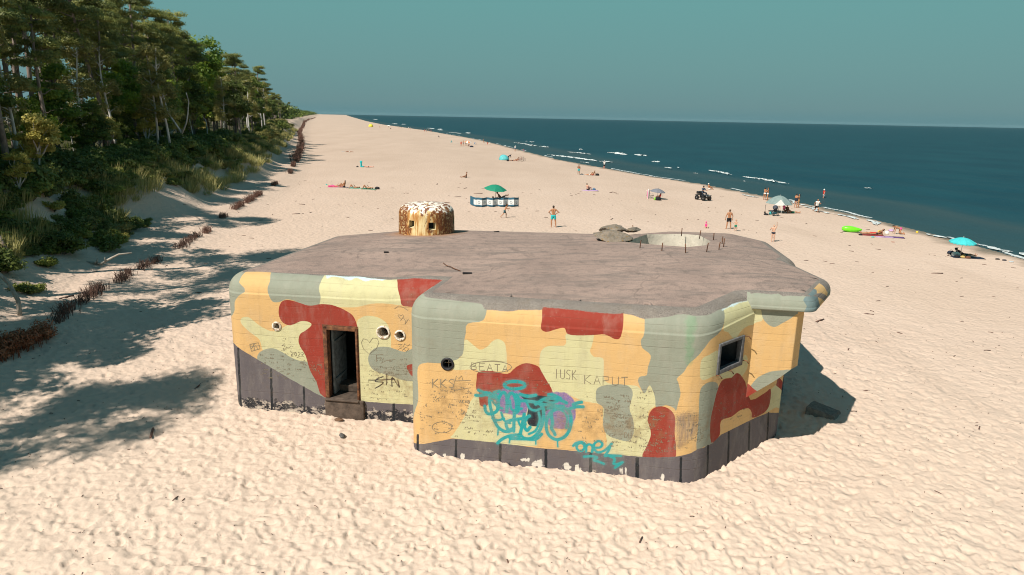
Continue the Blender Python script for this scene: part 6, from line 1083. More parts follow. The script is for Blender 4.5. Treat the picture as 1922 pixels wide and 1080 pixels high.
POSES = {
 'stand': dict(arms=[ST, ST], legs=[((.10, .0, -1), (.02, -.02, -1)), ((.10, 0, -1), (.02, -.02, -1))]),
 'akimbo': dict(arms=[((.72, -.18, -.66), (-.66, .42, -.62)), ((.72, -.18, -.66), (-.66, .42, -.62))], legs=[((.12, .05, -1), (.0, -.03, -1)), ((.20, -.05, -1), (.10, -.05, -1))], look=(.75, .6, 0)),
 'wide': dict(arms=[((.42, .0, -.9), (.05, .14, -1)), ((.42, 0, -.9), (.05, .14, -1))], legs=[((.16, .0, -1), (.10, -.02, -1)), ((.16, 0, -1), (.10, -.02, -1))]),
 'reach': dict(arms=[((.25, .25, -.9), (.3, .6, -.3)), ((.6, .3, -.5), (.5, .6, .3))], legs=[((.10, .0, -1), (.0, -.02, -1)), ((.10, 0, -1), (.0, -.02, -1))]),
 'raise': dict(arms=[((.25, .1, .95), (-.12, .1, 1)), ((.5, .3, -.6), (-.3, .5, .7))], legs=[((.06, .0, -1), (.0, -.02, -1)), ((.06, 0, -1), (.0, -.02, -1))]),
 'face': dict(arms=[((.3, .3, -.8), (-.3, .45, .85)), ((.2, .1, -.95), (-.2, .3, -.8))], legs=[((.08, .0, -1), (.0, -.02, -1)), ((.08, 0, -1), (.0, -.02, -1))]),
 'hold': dict(arms=[((.25, .5, -.7), (-.35, .85, .15)), ((.25, .5, -.7), (-.35, .85, .15))], legs=[((.08, .0, -1), (.0, -.02, -1)), ((.08, 0, -1), (.0, -.02, -1))]),
 'run': dict(torso=(0, .24, 1), arms=[((.2, .5, -.7), (-.1, .8, .4)), ((.25, -.65, -.6), (-.1, .35, -.75))], legs=[((.05, .75, -.75), (.02, -.35, -.95)), ((.06, -.42, -.9), (.02, -.85, -.45))]),
 'dash': dict(torso=(0, .38, .95), arms=[((.2, .6, -.6), (-.4, .7, .2)), ((.2, .5, -.7), (-.4, .7, .2))], legs=[((.05, .55, -.85), (.02, .0, -1)), ((.06, -.5, -.9), (.02, -.75, -.75))]),
 'walk': dict(torso=(0, .05, 1), arms=[((.12, .25, -.95), (.02, .35, -.9)), ((.12, -.28, -.95), (.02, .05, -1))], legs=[((.05, .32, -.95), (.02, .02, -1)), ((.05, -.22, -.97), (.02, -.45, -.9))]),
 'sit': dict(torso=(0, -.25, .97), arms=[((.12, .6, -.55), (.05, .8, -.1)), ((.12, .6, -.55), (.05, .8, -.1))], legs=[((.22, .78, .62), (.05, .55, -.85)), ((.22, .78, .62), (.05, .55, -.85))]),
 'sitlong': dict(torso=(0, -.12, .99), arms=[((.1, .55, -.7), (-.05, .75, -.4)), ((.15, .4, -.8), (-.05, .8, -.3))], legs=[((.15, .95, .30), (.03, .92, -.38)), ((.14, .98, .06), (.03, .99, -.08))]),
 'sitback': dict(torso=(0, -.45, .9), arms=[((.25, -.5, -.8), (.05, -.3, -.95)), ((.25, -.5, -.8), (.05, -.3, -.95))], legs=[((.12, .72, .70), (.02, .55, -.85)), ((.12, .98, .08), (.02, .99, -.05))]),
 'chair': dict(torso=(0, -.4, .92), arms=[((.2, .2, -.9), (0, .9, -.1)), ((.2, .2, -.9), (0, .9, -.1))], legs=[((.12, .98, .15), (.02, .3, -.95)), ((.12, .98, .15), (.02, .5, -.85))], lift=.25),
 'cross': dict(torso=(0, -.65, .76), arms=[((.2, .2, -.9), (0, .9, -.1)), ((.2, .2, -.9), (0, .9, -.1))], legs=[((.12, .85, .50), (.02, .25, -.95)), ((.05, .80, .60), (-.4, .9, .1))], lift=.32),
 'ride': dict(torso=(0, .12, .99), arms=[((.3, .6, -.7), (.05, .95, -.15)), ((.3, .6, -.7), (.05, .95, -.15))], legs=[((.45, .85, -.15), (.1, .0, -1)), ((.45, .85, -.15), (.1, .0, -1))], lift=.50),
 'supine': dict(torso=(0, -1, .03), look=(0, 0, 1), arms=[((.35, .9, -.05), (.1, .95, -.05)), ((.35, .9, -.05), (.1, .95, -.05))], legs=[((.08, .99, .0), (.02, 1, -.02)), ((.08, .99, .0), (.02, 1, -.02))]),
 'knees': dict(torso=(0, -1, .05), look=(0, .2, 1), arms=[((.35, .9, -.05), (-.1, .9, .2)), ((.3, .8, .1), (-.3, .4, .7))], legs=[((.12, .58, .82), (.03, .50, -.87)), ((.12, .62, .78), (.03, .46, -.89))]),
 'prone': dict(torso=(0, -1, .10), flip=True, look=(0, -.7, .5), arms=[((.3, -.9, -.15), (-.5, -.7, -.1)), ((.3, -.9, -.15), (-.5, -.7, -.1))], legs=[((.08, .99, .0), (.02, 1, .02)), ((.08, .99, .0), (.02, 1, .02))]),
 'propped': dict(torso=(0, -.84, .54), look=(0, .8, .3), arms=[((.25, -.25, -.93), (0, .95, -.1)), ((.25, -.25, -.93), (0, .95, -.1))], legs=[((.10, .99, .03), (.02, .99, -.06)), ((.10, .96, .18), (.02, .97, -.22))]),
 'kneel': dict(torso=(0, .95, .28), arms=[((.1, .1, -1), (0, .15, -1)), ((.1, .2, -1), (0, .25, -.95))], legs=[((.12, .12, -.98), (.02, -.98, -.18)), ((.12, .12, -.98), (.02, -.98, -.18))], look=(0, .9, -.4)),
 'bend': dict(torso=(0, .85, .5), arms=[((.1, .3, -.95), (0, .2, -.97)), ((.1, .3, -.95), (0, .2, -.97))], legs=[((.10, .1, -1), (.02, -.12, -1)), ((.10, .1, -1), (.02, -.12, -1))], look=(0, .9, -.3)),
 'swim': dict(torso=(0, .3, .95), arms=[((.8, .4, .1), (.5, .8, .1)), ((.8, .4, .1), (.5, .8, .1))], legs=[((.08, .0, -1), (.02, 0, -1)), ((.08, 0, -1), (.02, 0, -1))]),
}
def person(loc, rz, H, pose, label, skin='tan', hair='dark', wear=(), long_hair=False, group=None, sink=0.0, child=False, detail=True, hat=None, lean_side=0.0):
    P = POSES[pose]; T = Vector(P.get('torso', (0, 0, 1))).normalized(); r = Vector((-1, 0, 0)) if P.get('flip') else Vector((1, 0, 0)); f = T.cross(r).normalized()
    if 'flip' in P: f = T.cross(r).normalized()
    hd = V3(*(T * .75 + Vector((0, 0, .35)))) if T.z > .3 else T
    look = Vector(P.get('look', f)); look = (look - hd * look.dot(hd)); look = look.normalized() if look.length > .05 else f
    hk = 1.38 if child else 1.0; pel = Vector((0, 0, 0)); che = pel + T * .285 * H; mid = pel + T * .14 * H; nk = che + T * .035 * H; hc = nk + hd * (.085 * H * hk)
    wear = dict(wear); fem = long_hair
    segs = []   # (group, a, b, ra, rb)
    A = lambda g, a, b, ra, rb: segs.append((g, Vector(a), Vector(b), ra * H, rb * H))
    A('hips', pel - r * .045 * H, pel + r * .045 * H, .064, .064)
    for s in (-1, 1):
        A('waist', pel + r * s * .036 * H, mid + r * s * .030 * H, .056, .050); A('chest', mid + r * s * .030 * H, che + r * s * .052 * H - T * .03 * H, .052, .056)
        if fem: A('bust', che + r * s * .042 * H - T * .065 * H + f * .035 * H, che + r * s * .042 * H - T * .07 * H + f * .04 * H, .030, .030)
    A('chest', che - r * .095 * H, che + r * .095 * H, .040, .040); A('neck', che, hc, .032, .030)
    A('head', hc + hd * .014 * H * hk - look * .004 * H, hc + hd * .016 * H * hk, .050 * hk, .050 * hk); A('head', hc - hd * .030 * H * hk + look * .012 * H * hk, hc + look * .010 * H * hk, .034 * hk, .044 * hk)
    A('head', hc + look * .050 * H * hk - hd * .008 * H * hk, hc + look * .056 * H * hk - hd * .014 * H * hk, .007 * hk, .009 * hk)
    er = look.cross(hd).normalized()
    for s in (-1, 1): A('head', hc + er * s * .050 * H * hk - hd * .01 * H, hc + er * s * .052 * H * hk + hd * .008 * H, .008 * hk, .009 * hk)
    fing = MB(); low = 1e9
    ends = {}
    for k, s in enumerate((-1, 1)):
        U_, F_ = [Vector((d[0] * s, d[1], d[2])).normalized() for d in P['arms'][k]]; sh = che + r * (s * (1 if not P.get('flip') else -1)) * .105 * H; el = sh + U_ * .165 * H; wr = el + F_ * .145 * H; hn = wr + F_ * .045 * H
        A('uarm', sh, el, .031, .025); A('farm', el, wr, .025, .017); A('hand', wr, hn, .016, .019)
        ends['hand%d' % k] = hn
        side = F_.cross(Vector((0, 0, 1))); side = side.normalized() if side.length > .1 else Vector((1, 0, 0)); curl = F_.cross(side).normalized()
        if detail:
            for q, ln in zip((-1.5, -.5, .5, 1.5), (.036, .044, .047, .042)):
                b0 = hn + side * q * .0095 * H; b1 = b0 + (F_ * .75 + curl * .25) * ln * .6 * H; b2 = b1 + (F_ * .5 + curl * .6) * ln * .5 * H; fing.tube([b0, b1, b2], [.0052 * H, .0048 * H, .0038 * H], 6)
            t0 = wr + side * -.016 * H + F_ * .012 * H; fing.tube([t0, t0 - side * .018 * H + F_ * .018 * H, t0 - side * .020 * H + F_ * .036 * H], [.006 * H, .0055 * H, .004 * H], 6)
        TH, SH = [Vector((d[0] * s, d[1], d[2])).normalized() for d in P['legs'][k]]; hp = pel + r * (s * (1 if not P.get('flip') else -1)) * .050 * H; kn = hp + TH * .245 * H; an = kn + SH * .235 * H; cf = kn.lerp(an, .33) - (f if T.z > .3 else f) * .006 * H
        A('thigh', hp, hp.lerp(kn, .5), .054, .047); A('thigh2', hp.lerp(kn, .5), kn, .047, .035); A('shin', kn, cf, .033, .036); A('shin', cf, an, .035, .021)
        fd = Vector((0, 1, 0)) if SH.z < -.5 else (Vector((0, .35, .94)) if not P.get('flip') else Vector((0, .8, -.6))); fd = fd.normalized()
        if SH.z < -.5 and SH.y < -.4: fd = Vector((0, .7, -.7))
        A('foot', an - fd * .018 * H + SH * .018 * H, an + fd * .085 * H + SH * .022 * H, .022, .016)
    low = min(min(a.z - ra, b.z - rb) for g, a, b, ra, rb in segs); up = Vector((0, 0, -low + P.get('lift', 0) * H * .9 if not P.get('lift') else P['lift'] * H))
    if P.get('lift'): up = Vector((0, 0, -low)) if pose == 'chair' and False else Vector((0, 0, P['lift'] * H + .06 * H))
    root = empty('person', loc, rz, label, 'person', group); root.location.z -= sink
    mb = MB()
    for g, a, b, ra, rb in segs: mb.capsule(a + up, b + up, ra, rb, 9)
    fing.v = [tuple(Vector(v) + up) for v in fing.v]
    vox = (.0105 if detail else .02) * H
    body = remeshed('body', mb, vox, SKIN[skin], root, 4, fing if detail else None)
    if detail:      # eyes as dark faces of the same surface
        body.data.materials.append(m_eye)
        for s in (-1, 1):
            e = hc + up + look * .047 * H * hk + er * s * .019 * H * hk + hd * .006 * H * hk
            for pl in body.data.polygons:
                if (pl.center - e).length < .0095 * H * hk: pl.material_index = 1
    if hair:
        hb = MB(); hb.capsule(hc + up + hd * .022 * H * hk - look * .012 * H * hk, hc + up + hd * .002 * H * hk - look * .016 * H * hk, .051 * H * hk, .049 * H * hk, 10)
        if long_hair: hb.capsule(hc + up - look * .03 * H, hc + up - look * .045 * H - T * .10 * H, .036 * H, .022 * H, 8)
        remeshed('hair', hb, vox * 1.2, HAIR[hair], root, 2)
    if hat:
        hb = MB(); hb.capsule(hc + up + hd * .03 * H * hk - look * .006 * H, hc + up + hd * .022 * H * hk, .055 * H * hk, .055 * H * hk, 12); b0 = hc + up + hd * .020 * H * hk; hb.capsule(b0 + look * .03 * H * hk, b0 + look * .085 * H * hk, .022 * H * hk, .018 * H * hk, 8)
        remeshed('hat', hb, vox, hat, root, 2)
    for part, (mat_, groups) in wear.items():
        gb = MB(); n = 0
        for g, a, b, ra, rb in segs:
            if g in groups: gb.capsule(a + up, b + up, ra + .010 * H, rb + .010 * H, 9)
        if gb.v: remeshed(part, gb, vox * 1.15, mat_, root, 3)
    return root
SHORTS = ('hips', 'thigh'); BRIEF = ('hips',); LONGS = ('hips', 'thigh', 'thigh2'); TOP = ('chest', 'waist'); BRA = ('bust',); TEE = ('chest', 'waist', 'uarm'); SUIT = ('chest', 'waist', 'hips'); PANTS = ('hips', 'thigh', 'thigh2', 'shin')
def pat(px, py, rz, H, pose, label, **k): return person(at(px, py), math.radians(rz), H, pose, label, **k)

# ------------------------------------------------------------------ beach things
m_pole = plain('pale_pole', (.55, .52, .48), .4, .1, 8, metallic=.3); m_dpole = plain('dark_pole', (.05, .05, .05), .4, .1, 8)
def parasol(loc, R, h, mat_, label, drop=.30, n=8, tilt=(0, 0), pole=None, valance=0.0, alt=None, sink=.3):
    o = empty('beach_umbrella', loc, 0, label, 'umbrella'); rot = Matrix.Rotation(tilt[0], 3, 'X') @ Matrix.Rotation(tilt[1], 3, 'Y'); c = Vector((0, 0, h)); q = lambda v: tuple(rot @ Vector(v) + c)
    vs = []; fs = []; mi = []; rows = 7
    for lay, dz in ((0, 0), (1, -.012)):
        base = len(vs)
        for i in range(rows + 1):
            t = i / rows
            for k in range(n * 4):
                a = 2 * math.pi * k / (n * 4); sc = math.cos(math.pi / n) / math.cos((a % (2 * math.pi / n)) - math.pi / n); rr = R * t * (1 - (1 - sc) * (.5 + .5 * t)); vs.append(q((rr * math.cos(a), rr * math.sin(a), -drop * R * (t ** 1.75) * 1.25 + dz - (1 - sc) * t * .12)))
        if valance:
            for k in range(n * 4):
                x = vs[base + rows * n * 4 + k]; vs.append((x[0], x[1], x[2] - valance * (1 + .35 * math.cos(k * math.pi))))
        for i in range(rows + (1 if valance else 0)):
            for k in range(n * 4):
                fc = (base + i * n * 4 + k, base + i * n * 4 + (k + 1) % (n * 4), base + (i + 1) * n * 4 + (k + 1) % (n * 4), base + (i + 1) * n * 4 + k); fs.append(fc if lay == 0 else fc[::-1]); mi.append((k // 4) % 2 if alt else 0)
    can = mesh_obj('canopy', vs, fs, [mat_, alt] if alt else mat_, o, False)
    if alt: can.data.polygons.foreach_set('material_index', mi)
    mb = MB(); mb.tube([(0, 0, -sink), (0, 0, h * .5), q((0, 0, -.02))], .022, 8); mb.build('pole', pole or m_pole, o)
    mb = MB(); mb.tube([q((0, 0, -.03)), q((0, 0, .10))], [.03, .012], 8); mb.build('finial', pole or m_pole, o)
    mb = MB()
    for k in range(n):
        a = 2 * math.pi * k / n; mb.tube([q((0, 0, -.35 * R)), q((R * .5 * math.cos(a), R * .5 * math.sin(a), -drop * R * .40))], .008, 4)
    mb.build('ribs', m_dpole, o); return o
def towel(px, py, size, rz, mat_, label, name='towel'):
    p = at(px, py); nx = 10; ny = 6; vs = []; fs = []; r = random.Random(int(px))
    for i in range(nx + 1):
        for j in range(ny + 1): vs.append(((i / nx - .5) * size[0] + r.uniform(-.015, .015), (j / ny - .5) * size[1] + r.uniform(-.015, .015), .022 + r.uniform(0, .025)))
    for i in range(nx):
        for j in range(ny): a = i * (ny + 1) + j; fs.append((a, a + ny + 1, a + ny + 2, a + 1))
    o = mesh_obj(name, vs, fs, mat_, None, True); s = o.modifiers.new('s', 'SOLIDIFY'); s.thickness = .018; o.location = p; o.rotation_euler = (0, 0, math.radians(rz)); return tag(o, label, name)
def bag(px, py, size, mat_, label, rz=0, name='beach_bag', cat='bag'):
    p = at(px, py); mb = MB(); bm = bmesh.new(); bmesh.ops.create_icosphere(bm, subdivisions=3, radius=1)
    for v in bm.verts:
        q = v.co; k = (abs(q.x) ** 3 + abs(q.y) ** 3 + abs(q.z) ** 3) ** (-1 / 3.0); q *= k; w = 1 + .08 * float(vnoise(q.x * 2 + px, q.y * 2 + q.z)); v.co = Vector((q.x * size[0] / 2 * w * (1 - .12 * q.z), q.y * size[1] / 2 * w * (1 - .2 * q.z), (q.z + .95) * size[2] / 2))
    bm.verts.index_update(); mb.add([v.co.copy() for v in bm.verts], [[v.index for v in f.verts] for f in bm.faces]); bm.free()
    if name == 'beach_bag': mb.tube([(-size[0] * .25, 0, size[2] * .9), (-size[0] * .1, 0, size[2] * 1.25), (size[0] * .1, 0, size[2] * 1.25), (size[0] * .25, 0, size[2] * .9)], .012, 6)
    o = mb.build(name, mat_); o.location = p; o.rotation_euler = (0, 0, rz); return tag(o, label, cat)
def beach_chair(px, py, rz, mat_, label, loc=None):
    p = loc or at(px, py); o = empty('folding_chair', p, math.radians(rz), label, 'chair'); mb = MB(); mb.add([(-.26, -.2, .26), (.26, -.2, .26), (.26, .28, .32), (-.26, .28, .32), (-.26, -.2, .245), (.26, -.2, .245), (.26, .28, .305), (-.26, .28, .305)], [(0, 1, 2, 3), (7, 6, 5, 4), (0, 4, 5, 1), (2, 6, 7, 3), (1, 5, 6, 2), (0, 3, 7, 4)]); mb.build('seat', mat_, o, False)
    mb = MB(); mb.box((0, -.42, .62), (.52, .02, .72), Matrix.Rotation(math.radians(-28), 3, 'X'), .008); mb.build('backrest', mat_, o, False)
    for s in (-1, 1):
        mb = MB(); mb.tube([(s * .28, -.62, .98), (s * .28, -.15, .22), (s * .28, .12, -.03)], .014, 6); mb.tube([(s * .28, .32, .32), (s * .28, -.42, -.03)], .014, 6); mb.tube([(s * .29, -.40, .55), (s * .29, .2, .55), (s * .29, .28, .3)], .014, 6); mb.build('frame', m_pole, o)
    return o
# --- green umbrella, windbreak, family behind
parasol(at(930, 388) + Vector((0, .4, 0)), 1.2, 2.2, plain('green_fabric', (.012, .21, .125), .7, .1, 6), 'dark green beach umbrella above the blue and white windbreak', .30, 8, (.12, .10), m_dpole)
def windbreak():
    a = at(894, 389); b = at(974, 389); d = (b - a); L = d.length; ux = d.normalized(); uy = Vector((-ux.y, ux.x, 0)); o = empty('windbreak', a, 0, 'long blue and white printed windbreak in front of the green umbrella', 'windbreak')
    pts = []; n = 8
    for i in range(n * 8 + 1):
        t = i / (n * 8); ph = t * n; off = (abs((ph % 2) - 1) - .5) * .34; pts.append(ux * (t * L) + uy * off)
    left = [pts[0] + uy * 1.5 * k / 10 - ux * .35 * k / 10 for k in range(10, 0, -1)]; allp = left + pts; zs = [.06, .10, .20, .21, .72, .73, .90, .95]; vs = []; fs = []; mi = []
    for q in allp:
        for z in zs: vs.append((q.x, q.y, z + .02 * math.sin(q.x * 7)))
    m = len(zs)
    for i in range(len(allp) - 1):
        for j in range(m - 1): fs.append((i * m + j, (i + 1) * m + j, (i + 1) * m + j + 1, i * m + j + 1)); mi.append(1 if 2 < j < 5 and i >= len(left) - 4 else 0)
    fab = mesh_obj('fabric', vs, fs, [plain('windbreak_blue', (.03, .11, .17), .8, .15, 8), plain('windbreak_white', (.66, .68, .68), .8, .12, 5)], o, False); fab.data.polygons.foreach_set('material_index', mi); s = fab.modifiers.new('s', 'SOLIDIFY'); s.thickness = .012
    for k in range(n + 1):
        q = pts[min(k * 8, len(pts) - 1)]; mb = MB(); mb.tube([(q.x, q.y, -.25), (q.x, q.y, 1.02)], .016, 6); mb.build('post', m_dpole, o)
    mb = MB()
    for k in range(8):                      # printed round faces and lines of small print
        i0 = k * 8 + 4; q = pts[i0]; t = (pts[i0 + 1] - pts[i0 - 1]).normalized(); nn = Vector((t.y, -t.x, 0)); c = q + nn * .012 + Vector((0, 0, .47)); P = lambda x, z: c + t * x + Vector((0, 0, z))
        if k % 2 == 0 or k > 4:
            mb.tube([P(.13 * math.cos(2 * math.pi * j / 14), .13 * math.sin(2 * math.pi * j / 14)) for j in range(15)], .011, 4); mb.tube([P(-.05, .04), P(-.05, .07)], .014, 4); mb.tube([P(.05, .04), P(.05, .07)], .014, 4); mb.tube([P(-.06, -.03), P(0, -.07), P(.06, -.03)], .011, 4)
        else:
            for z in (.09, .03, -.03, -.09): mb.tube([P(-.16, z), P(.16, z)], .009, 4)
    mb.build('print', plain('print_grey', (.14, .20, .24), .8), o)
windbreak()
beach_chair(0, 0, 100, BLUE, 'folding chair hidden behind the windbreak under the green umbrella', at(944, 387) + Vector((-.2, 1.3, 0)))
person(at(944, 387) + Vector((-.2, 1.3, 0)), math.radians(-80), 1.75, 'cross', 'person reclining behind the windbreak with one leg crossed over the knee', 'dark', 'dark', {'shorts': (BLACK, SHORTS)})
person(at(926, 387) + Vector((0, 1.2, 0)), math.radians(-70), 1.65, 'sitlong', 'person in a pink top sitting behind the windbreak below the umbrella pole', 'tan', 'brown', {'top': (PINK, TOP), 'briefs': (PINK, BRIEF)}, long_hair=True)
pat(947, 409, -75, 1.32, 'dash', 'boy in petrol shorts running across the sand in front of the windbreak', skin='tan', hair='dark', wear={'shorts': (PETROL, SHORTS)}, child=True)
pat(1038, 427, 8, 1.90, 'akimbo', 'man in turquoise trunks standing with hands on hips behind the bunker roof', skin='tan', hair='dark', wear={'swim_trunks': (TEAL, SHORTS)})
pat(875, 334, 95, 1.70, 'sitlong', 'deeply tanned person sitting alone on the open sand', skin='dark', hair='dark', wear={'shorts': (BLACK, BRIEF)})
# --- row of sunbathers left of centre
for (px, py, sz, rz, mt, lab) in [(630, 351.5, (1.9, .8), 5, PINK, 'pink towel at the left end of the row of sunbathers'), (647, 352, (1.8, .8), 4, GREY, 'grey towel second in the row of sunbathers'), (670, 354, (1.9, .8), 0, MINT, 'mint towel in the middle of the row of sunbathers'), (693, 355.5, (1.9, .8), -4, GREEN, 'green towel at the right end of the row of sunbathers')]: towel(px, py, sz, rz, mt, lab)
pat(627, 351, -95, 1.66, 'supine', 'person lying on the pink towel with the head raised', skin='pink', hair='brown', wear={'swimsuit': (PINK, SUIT)}, long_hair=True)
pat(637, 351, -95, 1.62, 'knees', 'person lying with knees up between the pink and the grey towel', skin='tan', hair='blond', wear={'briefs': (BLACK, BRIEF)})
pat(646, 352.5, 70, 1.68, 'sit', 'dark haired person sitting with knees drawn up in the row of sunbathers', skin='tan', hair='dark', wear={'briefs': (NAVY, BRIEF)})
pat(663, 354, 100, 1.75, 'knees', 'sunbather with raised bent knees on the mint towel', skin='tan', hair='dark', wear={'shorts': (TEAL, BRIEF)})
pat(688, 355, 92, 1.78, 'knees', 'sunbather with both knees raised on the green towel, head to the right', skin='tan', hair='brown', wear={'shorts': (GREEN, BRIEF)})
bag(708, 355.5, (.6, .4, .3), BLACK, 'black bag at the right end of the row of sunbathers'); bag(613, 347.5, (.2, .15, .12), TEAL, 'tiny turquoise item left of the row of sunbathers', name='beach_toy', cat='toy')
pat(692, 314.5, -100, 1.72, 'supine', 'sunbather lying flat beside the turquoise inflatable', skin='pink', hair='dark', wear={'briefs': (BLACK, BRIEF)})
def inflatable():
    p = at(678, 314); mb = MB(); mb.capsule((0, 0, .08), (0, 0, .55), .16, .15, 10); mb.ball((0, 0, .9), (.24, .1, .22), 12); mb.ball((0, 0, .62), .17, 10); mb.ball((.25, 0, .1), (.25, .2, .1), 10); o = mb.build('inflatable_toy', TEAL); o.location = p; tag(o, 'upright turquoise inflatable toy beside a lying sunbather', 'inflatable')
inflatable(); bag(671, 314, (.4, .3, .2), BLACK, 'dark bag left of the turquoise inflatable')
pat(656, 286, -95, 1.7, 'prone', 'farthest lone sunbather lying face down near the brush fence', skin='dark', hair='dark', wear={'briefs': (WHITE, BRIEF)}); towel(644, 285, (.7, .4), 0, LGREY, 'pale cloth left of the farthest lone sunbather')
# --- group with the orange and white umbrella
parasol(at(879, 275), 1.15, 1.9, cloth('orange', (.60, .20, .06)), 'small orange and white beach umbrella of the far group', .35, 8, (.2, .1), None, 0, WHITE)
pat(865.5, 275, 160, 1.7, 'stand', 'leftmost standing person of the far group, in red', skin='tan', hair='dark', wear={'swimsuit': (RED, SUIT)}, long_hair=True); pat(869.5, 273.5, 140, 1.75, 'stand', 'second standing person of the far group, in blue shorts', skin='tan', hair='brown', wear={'shorts': (BLUE, SHORTS)}); pat(874.5, 274, -120, 1.78, 'stand', 'standing person in dark shorts left of the orange umbrella', skin='tan', hair='dark', wear={'shorts': (BLACK, SHORTS)})
pat(880, 275, 150, 1.6, 'sit', 'person in pink sitting under the orange umbrella', skin='pink', hair='brown', wear={'top': (PINK, TOP)}, long_hair=True); beach_chair(846, 269, 60, TEAL, 'blue folding chair standing left of the far group'); beach_chair(893, 272, -60, BLUE, 'blue reclining chair at the right end of the far group')
bag(885, 276.5, (1.2, .7, .5), NAVY, 'dark pile of bags right of the orange umbrella'); towel(856, 269, (2.4, .9), 5, LGREY, 'pale mat between the blue chair and the far group')
pat(823, 258, -60, 1.7, 'sit', 'person sitting alone far off near the waterline', skin='dark', hair='dark', wear={'shirt': (GREY, TEE)}); 
pat(908, 269, 100, 1.7, 'walk', 'bather wading at the water edge beyond the far group', skin='tan', hair='dark', wear={'briefs': (NAVY, BRIEF)}); pat(915, 273, 20, 1.2, 'hold', 'child in red at the water edge', skin='pink', hair='brown', wear={'swimsuit': (RED, SUIT)}, child=True); pat(919.5, 273, -30, 1.15, 'hold', 'child in white next to the child in red', skin='light', hair='blond', wear={'shirt': (WHITE, TEE)}, child=True)
pat(967, 284.5, 20, 1.78, 'stand', 'person in a white shirt standing at the waterline', skin='tan', hair='dark', wear={'shirt': (WHITE, TEE), 'shorts': (BLUE, SHORTS)}, hat=WHITE); person(at(984, 283, SEA_Z) , 2.0, 1.7, 'swim', 'swimmer up to the chest in the water', 'pink', 'brown', {'swimsuit': (PINK, SUIT)}, sink=1.15)
# --- teal beach tent, bicycles
def beach_tent(loc, W, D, H, mat_, label, rz=0, inner=None):
    o = empty('beach_tent', loc, rz, label, 'tent'); vs = []; fs = []; n = 14; m = 8
    for i in range(m + 1):
        b = math.pi / 2 * i / m
        for k in range(n + 1):
            a = math.pi * k / n; vs.append((W / 2 * math.cos(a), -D * .5 + D * math.sin(b) * math.sin(a) ** .7, H * math.sin(a) ** .8 * math.cos(b) ** .9))
    for i in range(m):
        for k in range(n): a = i * (n + 1) + k; fs.append((a, a + 1, a + n + 2, a + n + 1))
    c = mesh_obj('canvas', vs, fs, mat_, o, True); s = c.modifiers.new('s', 'SOLIDIFY'); s.thickness = .015
    mb = MB(); mb.tube([(W / 2 * math.cos(math.pi * k / n), -D * .5 - .012, H * math.sin(math.pi * k / n) ** .8) for k in range(n + 1)], .018, 6); mb.build('hoop', m_dpole, o)
    mb = MB(); mb.box((0, -D * .1, .03), (W * .9, D * .8, .03), None, .01); mb.build('groundsheet', inner or m_dpole, o); return o
beach_tent(at(948, 301), 2.3, 1.6, 1.25, plain('teal_tent', (.10, .42, .44), .6, .2, 2), 'teal dome beach tent near the parked bicycles', math.radians(215))
pat(954.5, 301, -70, 1.75, 'bend', 'person in dark clothes bending beside the teal tent', skin='light', hair='dark', wear={'shirt': (NAVY, TEE), 'shorts': (BLACK, SHORTS)}); bag(953, 303, (.5, .4, .35), BLACK, 'black bag in front of the bending person')
pat(962, 302.5, -95, 1.7, 'prone', 'sunbather lying between the tent and the bicycles', skin='dark', hair='dark', wear={'briefs': (BLACK, BRIEF)}); pat(970.5, 302, 80, 1.7, 'sitback', 'person sitting in front of the parked bicycles', skin='tan', hair='brown', wear={'briefs': (RED, BRIEF)})
m_tyre = plain('rubber', (.018, .018, .019), .85, .2, 12); m_steel = plain('bare_steel', (.35, .35, .36), .35, .1, 10, metallic=.8)
def wheel(mb, c, R, r, ax='y', n=22):
    pts = [Vector((R * math.cos(2 * math.pi * k / n), 0, R * math.sin(2 * math.pi * k / n))) for k in range(n + 1)]; mb.tube([Vector(c) + p for p in pts], r, 6, cap=False)
    for k in range(8): mb.tube([Vector(c), Vector(c) + pts[int(k * n / 8)]], .004, 3)
def bicycle(px, py, rz, mat_, label):
    o = empty('bicycle', at(px, py), math.radians(rz), label, 'bicycle')
    for x in (-.52, .52): mb = MB(); wheel(mb, (x, 0, .34), .325, .022); mb.build('wheel', m_tyre, o)
    mb = MB(); 
    for a, b in [((-.52, 0, .34), (-.06, 0, .30)), ((-.06, 0, .30), (.36, 0, .82)), ((-.06, 0, .30), (-.20, 0, .84)), ((-.20, 0, .80), (.34, 0, .84)), ((-.52, 0, .34), (-.19, 0, .76)), ((.33, 0, .92), (.52, 0, .34))]: mb.tube([a, b], .018, 6)
    mb.build('frame', mat_, o); mb = MB(); mb.tube([(-.22, 0, .84), (-.24, 0, .95)], .014, 6); mb.ball((-.26, 0, .97), (.13, .07, .035), 10); mb.build('saddle', BLACK, o)
    mb = MB(); mb.tube([(.28, -.28, 1.02), (.34, -.1, 1.0), (.32, 0, .95), (.34, .1, 1.0), (.28, .28, 1.02)], .013, 6); mb.build('handlebar', m_steel, o); mb = MB(); mb.tube([(-.05, -.14, .30), (-.05, .14, .30)], .014, 6); mb.box((.02, -.16, .2), (.1, .08, .02)); mb.box((-.12, .16, .4), (.1, .08, .02)); mb.build('pedals', m_steel, o); return o
bicycle(976, 303.5, 12, plain('red_frame', (.30, .04, .03), .4), 'red framed bicycle parked beside the tent group'); bicycle(980, 302.5, 5, plain('dark_frame', (.04, .04, .05), .4), 'dark bicycle parked behind the red one')
